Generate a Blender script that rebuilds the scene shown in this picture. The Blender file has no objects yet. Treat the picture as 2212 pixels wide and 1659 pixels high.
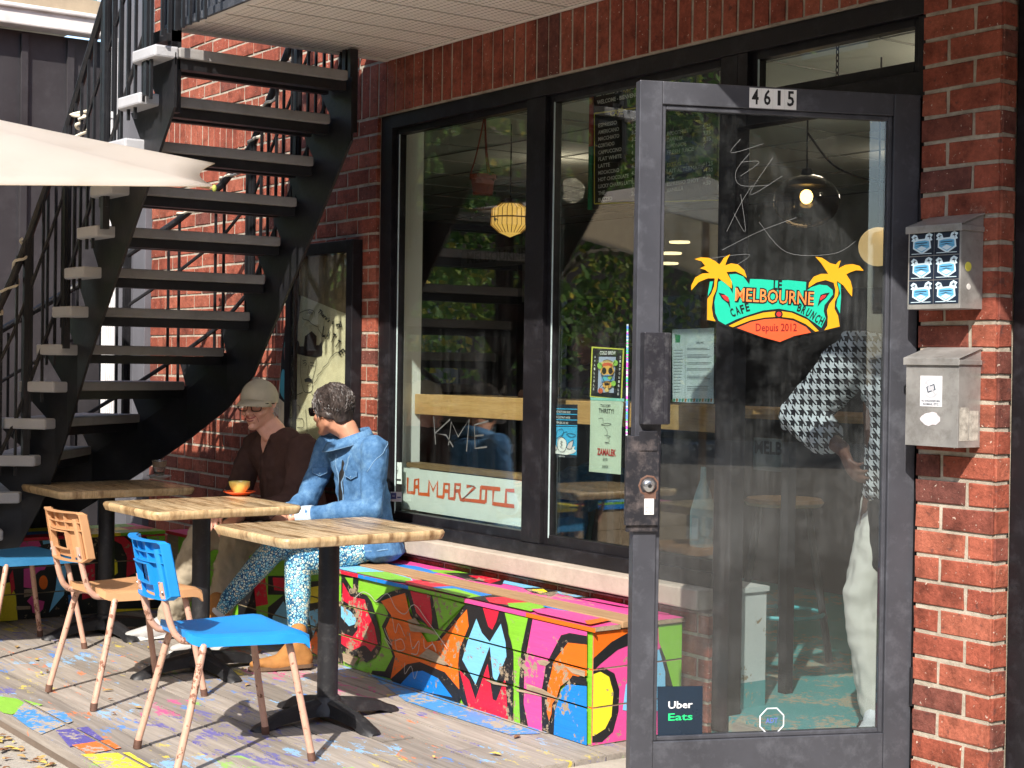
import bpy, bmesh, math, random
from mathutils import Vector, Matrix, geometry, noise as mnoise
random.seed(7)
S = bpy.context.scene
COL = S.collection
# ------------------------------------------------------------------ camera
YAW, PITCH, ROLL, FPX = math.radians(35.9), -0.0116, 0.0145, 3403.0
CAM = Vector((3.249, -3.918, 1.34))
_f0 = Vector((-math.cos(YAW), math.sin(YAW), 0)); _r0 = Vector((math.sin(YAW), math.cos(YAW), 0)); _z = Vector((0, 0, 1))
FW = _f0*math.cos(PITCH) + _z*math.sin(PITCH)
_u = _z*math.cos(PITCH) - _f0*math.sin(PITCH)
RT = _r0*math.cos(ROLL) + _u*math.sin(ROLL)
UP = _u*math.cos(ROLL) - _r0*math.sin(ROLL)
cd = bpy.data.cameras.new('camera'); cam = bpy.data.objects.new('camera', cd); COL.objects.link(cam)
cam.matrix_world = Matrix(((RT.x, UP.x, -FW.x, CAM.x), (RT.y, UP.y, -FW.y, CAM.y), (RT.z, UP.z, -FW.z, CAM.z), (0, 0, 0, 1)))
cd.sensor_width = 36; cd.lens = 36*FPX/2212; cd.clip_start = .05; cd.clip_end = 500
S.camera = cam
# ------------------------------------------------------------------ sky, sun, exposure
SUN_AZ = Vector((.62, -.78)).normalized(); SUN_EL = math.radians(40)
w = bpy.data.worlds.new('World'); S.world = w; w.use_nodes = True
nt = w.node_tree; bg = nt.nodes['Background']
sky = nt.nodes.new('ShaderNodeTexSky'); sky.sky_type = 'NISHITA'; sky.sun_disc = False
sky.sun_elevation = SUN_EL; sky.sun_rotation = math.atan2(SUN_AZ.x, SUN_AZ.y)
nt.links.new(sky.outputs[0], bg.inputs[0]); bg.inputs[1].default_value = .15
sd = bpy.data.lights.new('sun', 'SUN'); sd.energy = 3.5; sd.angle = math.radians(.5); sd.color = (1, .93, .84)
so = bpy.data.objects.new('sun', sd); COL.objects.link(so)
LDIR = Vector((-SUN_AZ.x*math.cos(SUN_EL), -SUN_AZ.y*math.cos(SUN_EL), -math.sin(SUN_EL)))
so.rotation_euler = LDIR.to_track_quat('-Z', 'Y').to_euler(); so.location = (6, -8, 9)
S.view_settings.view_transform = 'Standard'; S.view_settings.look = 'None'; S.view_settings.gamma = 1
S.view_settings.exposure = 1.28
S.cycles.transparent_max_bounces = 24; S.cycles.max_bounces = 10
# ------------------------------------------------------------------ photo-to-place surveying helpers (2212 px wide picture)
def ray(px, py): return FW + RT*((px-1106)/FPX) - UP*((py-829.5)/FPX)
def at(px, py, ax, val):
    d = ray(px, py); t = (val-CAM[ax])/d[ax]; return CAM + d*t
def c2(cx, cy, x0, y0, s):            # pixel of an enlarged crop -> survey pixel
    return ((x0+cx*s)*.576, (y0+cy*s)*.576)
# ------------------------------------------------------------------ materials
MATS = {}
TS = bpy.data.scenes.new('workbench')
def srgb(c):
    return tuple(((x/255)/12.92 if x/255 <= .04045 else ((x/255+.055)/1.055)**2.4) for x in c)
class NT:
    def __init__(s, name):
        s.m = bpy.data.materials.new(name); s.m.use_nodes = True; s.t = s.m.node_tree; s.b = s.t.nodes['Principled BSDF']
        s.tc = s.t.nodes.new('ShaderNodeTexCoord')
    def n(s, typ, **k):
        o = s.t.nodes.new(typ)
        for a, v in k.items(): setattr(o, a, v)
        return o
    def l(s, a, b): s.t.links.new(a, b)
    def co(s, scale=(1, 1, 1), kind='Object', rot=(0, 0, 0)):
        mp = s.n('ShaderNodeMapping'); mp.inputs['Scale'].default_value = scale; mp.inputs['Rotation'].default_value = rot
        s.l(s.tc.outputs[kind], mp.inputs[0]); return mp.outputs[0]
    def noise(s, scale=5, det=4, rough=.55, vec=None, dist=0):
        o = s.n('ShaderNodeTexNoise'); o.inputs['Scale'].default_value = scale; o.inputs['Detail'].default_value = det
        o.inputs['Roughness'].default_value = rough; o.inputs['Distortion'].default_value = dist
        s.l(vec if vec is not None else s.tc.outputs['Object'], o.inputs['Vector']); return o.outputs['Fac']
    def ramp(s, fac, stops, interp='LINEAR'):
        o = s.n('ShaderNodeValToRGB'); cr = o.color_ramp; cr.interpolation = interp
        while len(cr.elements) < len(stops): cr.elements.new(.5)
        for e, (p, c) in zip(cr.elements, stops):
            e.position = p; e.color = (c, c, c, 1) if isinstance(c, (int, float)) else (*c[:3], 1)
        s.l(fac, o.inputs[0]); return o.outputs[0]
    def mix(s, fac, a, b, typ='MIX'):
        o = s.n('ShaderNodeMix', data_type='RGBA', blend_type=typ)
        for sock, v in ((o.inputs['Factor'], fac), (o.inputs[6], a), (o.inputs[7], b)):
            if isinstance(v, (int, float)): sock.default_value = v if sock.type == 'VALUE' else (v, v, v, 1)
            elif isinstance(v, tuple): sock.default_value = (*v[:3], 1)
            else: s.l(v, sock)
        return o.outputs[2]
    def math(s, op, a, b=None, c=None):
        o = s.n('ShaderNodeMath', operation=op)
        for i, v in enumerate((a, b, c)):
            if v is None: continue
            if isinstance(v, (int, float)): o.inputs[i].default_value = v
            else: s.l(v, o.inputs[i])
        return o.outputs[0]
    def bump(s, h, strength=.3, dist=.01):
        o = s.n('ShaderNodeBump'); o.inputs['Strength'].default_value = strength; o.inputs['Distance'].default_value = dist
        s.l(h, o.inputs['Height']); s.l(o.outputs[0], s.b.inputs['Normal']); return o
    def set(s, col=None, rough=None, metal=None, spec=None):
        for key, v in (('Base Color', col), ('Roughness', rough), ('Metallic', metal), ('Specular IOR Level', spec)):
            if v is None: continue
            if isinstance(v, (int, float)): s.b.inputs[key].default_value = v
            elif isinstance(v, tuple): s.b.inputs[key].default_value = (*v[:3], 1)
            else: s.l(v, s.b.inputs[key])
        return s.m
def M(name, col, rough=.6, metal=0., var=.25, scale=6, bump=.15, bscale=60, spec=.4, dirt=None, dirtamt=.35, sheen=0):
    """plain surface with colour mottling, fine bump and optional dirt"""
    if name in MATS: return MATS[name]
    k = NT(name); n1 = k.noise(scale, 5, .6)
    c = k.mix(1.0, col, k.ramp(n1, [(.25, 1-var), (.75, 1+var*.5)]), 'MULTIPLY')
    if dirt:
        n2 = k.noise(scale*2.7, 6, .7)
        c = k.mix(k.ramp(n2, [(.58-dirtamt*.25, 0.), (.72, dirtamt)]), c, dirt)
    n3 = k.noise(bscale, 4, .6); k.bump(n3, bump, .004)
    k.set(c, k.ramp(n1, [(.2, max(rough-.1, .05)), (.8, min(rough+.12, 1))]), metal, spec)
    if sheen: k.b.inputs['Sheen Weight'].default_value = sheen
    MATS[name] = k.m; return k.m
def PAINT(name, col, chip=.5, wood=(.30, .23, .15), rough=.42, grainx=(2, 30, 30)):
    """glossy house paint on a board, chipped down to the wood"""
    if name in MATS: return MATS[name]
    k = NT(name); g = k.noise(6, 6, .7, k.co(grainx)); n1 = k.noise(3.2, 6, .72); n2 = k.noise(38, 4, .7)
    c = k.mix(1.0, col, k.ramp(g, [(.3, .86), (.7, 1.06)]), 'MULTIPLY')
    mask = k.ramp(k.math('ADD', k.math('MULTIPLY', n1, .55), k.math('MULTIPLY', n2, .45)), [(.60-.07*chip, 0.), (.612-.07*chip, 1.)])
    wd = k.mix(g, tuple(x*.6 for x in wood), tuple(x*1.35 for x in wood))
    k.bump(k.math('SUBTRACT', g, k.math('MULTIPLY', mask, .8)), .35, .003)
    k.set(k.mix(mask, c, wd), k.mix(mask, rough, .85)); MATS[name] = k.m; return k.m
def WOOD(name, a, b, rough=.5, sc=(3, 26, 26), bump=.2, dark=None, spec=.4):
    if name in MATS: return MATS[name]
    k = NT(name); v = k.co(sc); g = k.noise(1.3, 7, .65, v, 1.2); g2 = k.noise(7, 5, .7, v)
    c = k.mix(k.ramp(g, [(.3, 0.), (.7, 1.)]), a, b)
    c = k.mix(1.0, c, k.ramp(g2, [(.3, .8), (.7, 1.12)]), 'MULTIPLY')
    if dark: c = k.mix(k.ramp(k.noise(2.1, 3, .5, k.co((sc[0]*.5, sc[1]*.5, sc[2]*.5))), [(.52, 0.), (.68, .85)]), c, dark)
    k.bump(g2, bump, .002); k.set(c, rough, None, spec); MATS[name] = k.m; return k.m
def EMIT(name, col, strength):
    if name in MATS: return MATS[name]
    k = NT(name); k.set(col, .4); k.b.inputs['Emission Color'].default_value = (*col, 1); k.b.inputs['Emission Strength'].default_value = strength
    MATS[name] = k.m; return k.m
def GLASS(name, dust=.05, tint=(.93, .97, .95), streak=(9, 9, .8), refl=.14, a0=.0):
    if name in MATS: return MATS[name]
    k = NT(name); t = k.t
    geo = k.n('ShaderNodeNewGeometry'); vd = k.n('ShaderNodeVectorMath', operation='DOT_PRODUCT')
    k.l(geo.outputs['Incoming'], vd.inputs[0]); k.l(geo.outputs['Normal'], vd.inputs[1])
    c = k.math('ABSOLUTE', vd.outputs['Value']); p = k.math('POWER', k.math('SUBTRACT', 1., c), 5.)
    fr = k.math('MULTIPLY_ADD', p, 1-refl, refl)
    tr = k.n('ShaderNodeBsdfTransparent'); tr.inputs[0].default_value = (*tint, 1)
    gl = k.n('ShaderNodeBsdfGlossy'); gl.inputs['Roughness'].default_value = .0
    bp = k.n('ShaderNodeBump'); bp.inputs['Strength'].default_value = .04; bp.inputs['Distance'].default_value = .01
    k.l(k.noise(1.1, 1, .4), bp.inputs['Height']); k.l(bp.outputs[0], gl.inputs['Normal'])
    m1 = k.n('ShaderNodeMixShader'); k.l(fr, m1.inputs[0]); k.l(tr.outputs[0], m1.inputs[1]); k.l(gl.outputs[0], m1.inputs[2])
    df = k.n('ShaderNodeBsdfDiffuse'); df.inputs[0].default_value = (.72, .74, .74, 1)
    a = k.ramp(k.noise(1.5, 6, .72, k.co(streak)), [(.44, a0), (.84, 1.)]); b = k.ramp(k.noise(2.2, 7, .75), [(.42, .05), (.68, 1.)])
    m2 = k.n('ShaderNodeMixShader'); k.l(k.math('MULTIPLY', k.math('MULTIPLY', a, b), dust), m2.inputs[0])
    k.l(m1.outputs[0], m2.inputs[1]); k.l(df.outputs[0], m2.inputs[2])
    k.l(m2.outputs[0], t.nodes['Material Output'].inputs[0]); MATS[name] = k.m; return k.m
# ------------------------------------------------------------------ mesh builder
def fr(d):                           # two vectors square to d
    d = d.normalized(); a = Vector((0, 0, 1)) if abs(d.z) < .9 else Vector((1, 0, 0))
    u = d.cross(a).normalized(); return u, d.cross(u).normalized()
_txt = {}
def textmesh(s, bold=0, align='CENTER'):
    key = (s, bold, align)
    if key not in _txt:
        cu = bpy.data.curves.new('t', 'FONT'); cu.body = s; cu.align_x = align; cu.align_y = 'CENTER'; cu.offset = bold; cu.resolution_u = 2
        o = bpy.data.objects.new('t', cu); TS.collection.objects.link(o); TS.view_layers[0].update()
        me = o.evaluated_get(TS.view_layers[0].depsgraph).to_mesh()
        _txt[key] = ([v.co.copy() for v in me.vertices], [tuple(p.vertices) for p in me.polygons])
        bpy.data.objects.remove(o); bpy.data.curves.remove(cu)
    return _txt[key]
class MB:
    def __init__(s): s.v = []; s.f = []; s.m = []; s.c = []
    def add(s, vs, fs, m=0, c=.5):
        o = len(s.v); s.v += [Vector(v) for v in vs]; s.f += [tuple(i+o for i in f) for f in fs]; s.m += [m]*len(fs); s.c += [c]*len(fs)
        return s
    def box(s, a, b, m=0, mtx=None, c=.5):
        x0, y0, z0 = a; x1, y1, z1 = b
        v = [Vector(p) for p in ((x0,y0,z0),(x1,y0,z0),(x1,y1,z0),(x0,y1,z0),(x0,y0,z1),(x1,y0,z1),(x1,y1,z1),(x0,y1,z1))]
        if mtx: v = [mtx @ p for p in v]
        return s.add(v, [(0,3,2,1),(4,5,6,7),(0,1,5,4),(1,2,6,5),(2,3,7,6),(3,0,4,7)], m, c)
    def bar(s, p, q, w, h, m=0, up=None):       # rectangular bar from p to q
        p, q = Vector(p), Vector(q); d = (q-p).normalized()
        if up is None: u, v = fr(d)
        else: u = d.cross(Vector(up)).normalized(); v = u.cross(d)
        u = u*w/2; v = v*h/2
        vs = [p-u-v, p+u-v, p+u+v, p-u+v, q-u-v, q+u-v, q+u+v, q-u+v]
        return s.add(vs, [(0,3,2,1),(4,5,6,7),(0,1,5,4),(1,2,6,5),(2,3,7,6),(3,0,4,7)], m)
    def tube(s, pts, r, n=10, m=0, closed=False):
        pts = [Vector(p) for p in pts]; rs = r if isinstance(r, (list, tuple)) else [r]*len(pts)
        o = len(s.v); u = None; N = len(pts)
        for i, p in enumerate(pts):
            if closed: d = pts[(i+1) % N]-pts[i-1]
            else: d = pts[min(i+1, N-1)]-pts[max(i-1, 0)]
            if u is None: u, v = fr(d)
            else:
                d = d.normalized(); u = (u-d*u.dot(d)).normalized(); v = d.cross(u)
            for k in range(n):
                a = 2*math.pi*k/n; s.v.append(p+(u*math.cos(a)+v*math.sin(a))*rs[i])
        fs = []
        for i in range(N if closed else N-1):
            j = (i+1) % N
            for k in range(n): fs.append((o+i*n+k, o+i*n+(k+1) % n, o+j*n+(k+1) % n, o+j*n+k))
        if not closed: fs += [tuple(o+k for k in range(n))[::-1], tuple(o+(N-1)*n+k for k in range(n))]
        s.f += fs; s.m += [m]*len(fs); s.c += [.5]*len(fs); return s
    def lathe(s, prof, c, n=28, m=0, axis=(0, 0, 1)):
        c = Vector(c); ax = Vector(axis).normalized(); u, v = fr(ax); o = len(s.v)
        for r, h in prof:
            for k in range(n):
                a = 2*math.pi*k/n; s.v.append(c+ax*h+(u*math.cos(a)+v*math.sin(a))*max(r, 1e-4))
        fs = [(o+i*n+k, o+i*n+(k+1) % n, o+(i+1)*n+(k+1) % n, o+(i+1)*n+k) for i in range(len(prof)-1) for k in range(n)]
        s.f += fs; s.m += [m]*len(fs); s.c += [.5]*len(fs); return s
    def poly(s, pts, m=0, c=.5):
        pts = [Vector(p) for p in pts]
        if len(pts) < 3: return s
        tris = geometry.tessellate_polygon([pts]); return s.add(pts, [tuple(t) for t in tris], m, c)
    def prism(s, pts, off, m=0):
        pts = [Vector(p) for p in pts]; off = Vector(off); n = len(pts); tris = [tuple(t) for t in geometry.tessellate_polygon([pts])]
        vs = pts+[p+off for p in pts]
        return s.add(vs, tris+[tuple(i+n for i in t[::-1]) for t in tris]+[(i, (i+1) % n, (i+1) % n+n, i+n) for i in range(n)], m)
    def ribbon(s, pts, w, nrm, m=0):             # flat painted stroke on a surface
        pts = [Vector(p) for p in pts]; nrm = Vector(nrm)
        L, R = [], []
        for i, p in enumerate(pts):
            d = (pts[min(i+1, len(pts)-1)]-pts[max(i-1, 0)]).normalized(); q = d.cross(nrm).normalized()
            ww = (w[i] if isinstance(w, (list, tuple)) else w)/2; L.append(p+q*ww); R.append(p-q*ww)
        n = len(pts); return s.add(L+R, [(i, i+1, n+i+1, n+i) for i in range(n-1)], m)
    def text(s, st, org, xd, yd, size, m=0, bold=0, align='CENTER', width=None, bend=0):
        vs, fs = textmesh(st, bold, align); org, xd, yd = Vector(org), Vector(xd).normalized(), Vector(yd).normalized()
        sx = size
        if width and vs:
            ext = max(v.x for v in vs)-min(v.x for v in vs); sx = width/max(ext, 1e-3)
        return s.add([org+xd*(v.x*sx)+yd*(v.y*size+bend*(v.x*sx)**2) for v in vs], fs, m)
    def ell(s, c, r, n=14, m=0, mtx=None):
        c = Vector(c); r = (r, r, r) if isinstance(r, (int, float)) else r; vs = []; fs = []; h = n//2
        for i in range(h+1):
            t = math.pi*i/h
            for k in range(n):
                a = 2*math.pi*k/n; p = Vector((r[0]*math.sin(t)*math.cos(a), r[1]*math.sin(t)*math.sin(a), r[2]*math.cos(t)))
                vs.append(c+((mtx @ p) if mtx else p))
        for i in range(h):
            for k in range(n): fs.append((i*n+k, (i+1)*n+k, (i+1)*n+(k+1) % n, i*n+(k+1) % n))
        return s.add(vs, fs, m)
    def hull(s, balls, m=0):                     # convex skin round a few balls/ellipsoids: (centre, radius(es)[, matrix])
        t = MB()
        for b in balls: t.ell(b[0], b[1], 12, 0, b[2] if len(b) > 2 else None)
        bm = bmesh.new()
        for v in t.v: bm.verts.new(v)
        bmesh.ops.convex_hull(bm, input=bm.verts)
        bm.verts.ensure_lookup_table(); bm.verts.index_update()
        s.add([v.co.copy() for v in bm.verts], [tuple(v.index for v in f.verts) for f in bm.faces], m); bm.free(); return s
    def chain(s, pts, rs, m=0):
        for i in range(len(pts)-1): s.hull([(pts[i], rs[i]), (pts[i+1], rs[i+1])], m)
        return s
    def mesh(s, name, mats, smooth=False, vcol=False, clean=True):
        me = bpy.data.meshes.new(name); me.from_pydata([tuple(v) for v in s.v], [], s.f)
        for mt in mats: me.materials.append(mt)
        me.polygons.foreach_set('material_index', s.m)
        if vcol:
            a = me.attributes.new('tone', 'FLOAT', 'FACE'); a.data.foreach_set('value', s.c)
        if clean:
            bm = bmesh.new(); bm.from_mesh(me); bmesh.ops.recalc_face_normals(bm, faces=bm.faces); bm.to_mesh(me); bm.free()
        if smooth: me.polygons.foreach_set('use_smooth', [True]*len(me.polygons))
        me.update(); return me
    def build(s, name, mats, parent=None, smooth=False, bevel=0, vcol=False, label=None, clean=True, auto=True):
        if not isinstance(mats, (list, tuple)): mats = [mats]
        o = bpy.data.objects.new(name, s.mesh(name, mats, smooth, vcol, clean)); COL.objects.link(o)
        adopt(o, parent)
        if smooth and auto:
            md = o.modifiers.new('edge', 'EDGE_SPLIT'); md.split_angle = math.radians(42)
        if bevel:
            md = o.modifiers.new('bevel', 'BEVEL'); md.width = bevel; md.segments = 2; md.limit_method = 'ANGLE'; md.angle_limit = math.radians(40)
        if label: o['label'] = label
        return o
    def skin(s, name, mats, parent=None, voxel=.006, smooth=3, disp=0, dscale=.06, label=None):
        """melt overlapping solids into ONE continuous surface"""
        tmp = bpy.data.objects.new('tmp', s.mesh('tmp', mats)); TS.collection.objects.link(tmp)
        r = tmp.modifiers.new('r', 'REMESH'); r.mode = 'VOXEL'; r.voxel_size = voxel; r.use_smooth_shade = True
        if smooth:
            q = tmp.modifiers.new('s', 'SMOOTH'); q.factor = .6; q.iterations = smooth
        dg = TS.view_layers[0].depsgraph; TS.view_layers[0].update()
        me = bpy.data.meshes.new_from_object(tmp.evaluated_get(dg)); me.name = name
        bpy.data.objects.remove(tmp); o = bpy.data.objects.new(name, me); COL.objects.link(o)
        if disp:
            nn = [v.normal.copy() for v in me.vertices]; cc_ = [v.co.copy() for v in me.vertices]
            for v, vn_, vc_ in zip(me.vertices, nn, cc_):
                p = vc_/dscale
                v.co = vc_+vn_*disp*(mnoise.noise(Vector((p.x, p.y, p.z*.55)))+.5*mnoise.noise(p*2.1))
        if not me.materials:
            for mt in mats: me.materials.append(mt)
        me.polygons.foreach_set('use_smooth', [True]*len(me.polygons))
        adopt(o, parent)
        if label: o['label'] = label
        return o
def adopt(o, parent):
    if parent:
        o.parent = parent; top = parent
        while top.parent: top = top.parent
        if parent == top: o.matrix_parent_inverse = top.matrix_basis.inverted()
        # deeper levels sit in world coordinates already: their parent has an identity world matrix
def thing(name, label, cat, loc, group=None, rotz=0):
    o = bpy.data.objects.new(name, None); COL.objects.link(o); o.empty_display_size = .1
    o.matrix_basis = Matrix.Translation(Vector(loc)) @ Matrix.Rotation(rotz, 4, 'Z')
    return tag(o, label, cat, group)
def tag(o, label, cat, group=None):
    o['label'] = label; o['category'] = cat
    if group: o['group'] = group
    return o
def struct(o): o['kind'] = 'structure'; return o
def clip(poly, x0, x1, z0, z1):                   # clip a 2-D outline to a rectangle
    def cut(P, f, g):
        out = []
        for i in range(len(P)):
            a, b = P[i-1], P[i]; fa, fb = f(a), f(b)
            if fa >= 0: out.append(a)
            if fa*fb < 0:
                t = fa/(fa-fb); out.append((a[0]+(b[0]-a[0])*t, a[1]+(b[1]-a[1])*t))
        return out
    for f in (lambda p: p[0]-x0, lambda p: x1-p[0], lambda p: p[1]-z0, lambda p: z1-p[1]):
        if len(poly) < 3: return []
        poly = cut(poly, f, None)
    return poly
def spline(P, n=5, closed=False):                 # Catmull-Rom through points
    P = [Vector(p) for p in P]; N = len(P); out = []
    for i in range(N if closed else N-1):
        a, b, c, d = (P[(i-1) % N] if closed or i else P[0]), P[i], P[(i+1) % N], (P[(i+2) % N] if closed or i+2 < N else P[-1])
        for k in range(n):
            t = k/n; out.append(.5*((2*b)+(c-a)*t+(2*a-5*b+4*c-d)*t*t+(3*b-a-3*c+d)*t**3))
    if not closed: out.append(P[-1])
    return out
# ================================================================== shared materials
def brick_mat(name, mode):
    k = NT(name)
    if mode == 'brick':
        a = k.n('ShaderNodeAttribute', attribute_name='tone')
        c = k.ramp(a.outputs['Fac'], [(0, (.145, .055, .045)), (.16, (.19, .062, .045)), (.3, (.25, .066, .042)), (.65, (.30, .078, .047)), (1, (.35, .108, .066))])
        c = k.mix(1., c, k.ramp(k.noise(55, 5, .7), [(.3, .68), (.7, 1.18)]), 'MULTIPLY'); c = k.mix(1., c, k.ramp(k.noise(1.3, 5, .65), [(.35, .72), (.65, 1.1)]), 'MULTIPLY')
        c = k.mix(1., c, k.ramp(k.noise(11, 4, .6), [(.32, .55), (.5, 1.), (.7, 1.25)]), 'MULTIPLY'); c = k.mix(k.ramp(k.noise(7, 7, .8), [(.60, 0.), (.72, .5)]), c, (.42, .28, .20)); c = k.mix(k.ramp(k.noise(26, 3, .6), [(.30, .75), (.38, 0.)]), c, (.085, .04, .035))
        c = k.mix(k.ramp(k.noise(70, 3, .6), [(.66, 0.), (.71, .75)]), c, (.62, .52, .42))
        k.bump(k.math('ADD', k.noise(120, 5, .7), k.math('MULTIPLY', k.noise(28, 4, .7), 1.5)), .75, .004); return k.set(c, .85, None, .2)
    c = k.mix(k.ramp(k.noise(14, 6, .75), [(.3, 0.), (.7, 1.)]), (.23, .195, .15), (.50, .445, .36)); k.bump(k.noise(160, 4, .7), .7, .004); return k.set(c, .95, None, .1)
BRICK = brick_mat('brick', 'brick'); MORTAR = brick_mat('mortar', 'm')
BLACKMETAL = M('black_frame_paint', (.011, .010, .012), .40, .0, .3, 5, .12, 90, .28, (.06, .06, .07), .3)
FRAME = M('anodised_door_frame', (.066, .068, .080), .36, .25, .25, 5, .1, 80, .35, (.20, .21, .24), .3)
STEEL = M('stair_black_steel', (.011, .011, .013), .42, 0, .3, 6, .2, 50, .5, (.05, .05, .055), .25)
IRON = M('cast_iron_black', (.014, .014, .016), .5, 0, .3, 10, .35, 60, .45, (.12, .115, .11), .25)
WHITEPAINT = M('white_paint', (.72, .74, .72), .5, 0, .08, 3, .05, 40)
CONC = M('sidewalk_concrete', (.42, .38, .32), .92, 0, .2, 3, .5, 90, .2, (.20, .18, .15), .5)
STONE = M('sill_stone', (.40, .34, .28), .85, 0, .2, 7, .5, 45, .25, (.28, .24, .19), .45)
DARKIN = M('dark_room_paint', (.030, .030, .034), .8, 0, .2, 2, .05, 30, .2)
CEILM = M('ceiling_tile', (.75, .75, .70), .9, 0, .05, 3, .1, 60, .1)
TURQ = PAINT('turquoise_floor_paint', (.10, .36, .36), .8, (.42, .38, .28), .6)
OAK = WOOD('honey_wood', (.50, .28, .10), (.64, .40, .17), .45, (2.2, 20, 20))
BLACK = M('matt_black', (.012, .012, .013), .55)
# ================================================================== ground
def groundmat():
    k = NT('ground_concrete'); v = k.co((1, 1, 1))
    c = k.mix(k.noise(1.4, 6, .6), (.30, .275, .235), (.46, .42, .36))
    c = k.mix(k.ramp(k.noise(60, 5, .75), [(.35, .5), (.6, 0.)]), c, (.17, .15, .125)); k.bump(k.noise(140, 5, .7), .6, .004); return k.set(c, .92, None, .2)
GR = groundmat()
g = MB(); g.add([(-150, -5.2, -.055), (150, -5.2, -.055), (150, 150, -.055), (-150, 150, -.055)], [(0, 1, 2, 3)]); struct(g.build('sidewalk', GR))
g = MB(); g.box((-150, -5.35, -.30), (150, -5.2, -.051)); struct(g.build('kerb', CONC, None, False, .01))
ASPH = M('asphalt', (.055, .055, .058), .9, 0, .3, 2, .8, 120, .2)
g = MB(); g.add([(-150, -150, -.26), (150, -150, -.26), (150, -5.35, -.26), (-150, -5.35, -.26)], [(0, 1, 2, 3)]); struct(g.build('road', ASPH))
g = MB(); g.box((-.93, -1.35, -.30), (1.6, -.003, -.012)); struct(g.build('doorstep_pad', CONC, None, False, .012))
# deck
def deckmat():
    k = NT('worn_deck_boards'); g1 = k.noise(1.2, 7, .7, k.co((1.6, 26, 26)), .8)
    a = k.n('ShaderNodeAttribute', attribute_name='tone')
    c = k.mix(k.ramp(g1, [(.3, 0.), (.7, 1.)]), (.20, .175, .15), (.39, .345, .30))
    c = k.mix(1., c, k.ramp(a.outputs['Fac'], [(0, .66), (1, 1.14)]), 'MULTIPLY')
    # leftovers of many paint colours, worn to flecks
    vo = k.n('ShaderNodeTexVoronoi'); vo.inputs['Scale'].default_value = 3.6; k.l(k.co((1, 1.7, 1)), vo.inputs['Vector'])
    sp = k.n('ShaderNodeSeparateColor'); k.l(vo.outputs['Color'], sp.inputs[0])
    pal = k.ramp(sp.outputs[0], [(0, (.05, .22, .62)), (.16, (.10, .09, .36)), (.30, (.62, .50, .06)), (.42, (.70, .16, .03)), (.52, (.55, .07, .24)), (.64, (.22, .45, .72)), (.78, (.10, .10, .34)), (.90, (.26, .50, .08))], 'CONSTANT')
    fl = k.noise(7, 8, .78, k.co((1, 2.6, 1))); fl2 = k.noise(1.7, 3, .5)
    msk = k.ramp(k.math('ADD', fl, k.math('MULTIPLY', fl2, .30)), [(.715, 0.), (.735, .8)])
    c = k.mix(msk, c, pal)
    k.bump(g1, .5, .004); return k.set(c, .8, None, .25)
DECK = deckmat()
d = MB(); y = -1.985; r = random.Random(3)
while y < -.01:
    x = -9.2
    brk = sorted(r.uniform(-9, -1) for _ in range(1))
    xs = [-9.2]+brk+[-.935]
    for i in range(len(xs)-1):
        dz = r.uniform(-.0025, .0025); d.box((xs[i]+.002, y, -.03), (xs[i+1]-.003, y+.130, dz), 0, None, r.random())
    y += .139
d.box((-9.2, -1.984, -.11), (-.94, -1.94, -.0305), 1); d.box((-9.2, -.06, -.11), (-.95, -.03, -.032), 1)
DKW = M('old_board_edge', (.17, .13, .10), .9, 0, .3, 5, .4, 60)
# old painted rectangles near the street edge
def deckpatch(name, pts, col, chip): return None
DP = [([(-40, 1500), (52, 1513), (92, 1524), (25, 1545), (-60, 1530)], 0), ([(52, 1520), (140, 1540), (158, 1560), (85, 1590), (28, 1548)], 1),
      ([(120, 1580), (190, 1572), (225, 1600), (150, 1616)], 2), ([(155, 1612), (235, 1600), (262, 1618), (190, 1632)], 3), ([(175, 1632), (280, 1628), (330, 1659), (235, 1672)], 4),
      ([(760, 1430), (900, 1462), (1170, 1530), (1235, 1585), (1100, 1590), (880, 1520)], 1)]
DPM = [PAINT('deck_green', (.25, .52, .06), .45, (.36, .31, .25)), PAINT('deck_blue', (.07, .28, .62), 1.3, (.36, .31, .25)), PAINT('deck_violet', (.10, .09, .33), 1.1, (.36, .31, .25)),
       PAINT('deck_orange', (.72, .17, .04), 1.3, (.36, .31, .25)), PAINT('deck_yellow', (.72, .60, .06), .7, (.36, .31, .25)), PAINT('deck_sky', (.25, .52, .72), 2.3, (.36, .31, .25))]
for di, (pts, mi) in enumerate(DP):
    P = [(at(a, b, 2, 0).x, at(a, b, 2, 0).y) for a, b in pts]; yy = -1.985
    while yy < -.01:
        q = clip(P, -9, -.94, yy+.003, yy+.129)
        if len(q) > 2: d.poly([(a, b, .0033+.0004*di) for a, b in q], 2+mi)
        yy += .139
deck = d.build('wooden_deck', [DECK, DKW]+DPM, None, False, 0, True)
deck['kind'] = 'structure'
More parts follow.
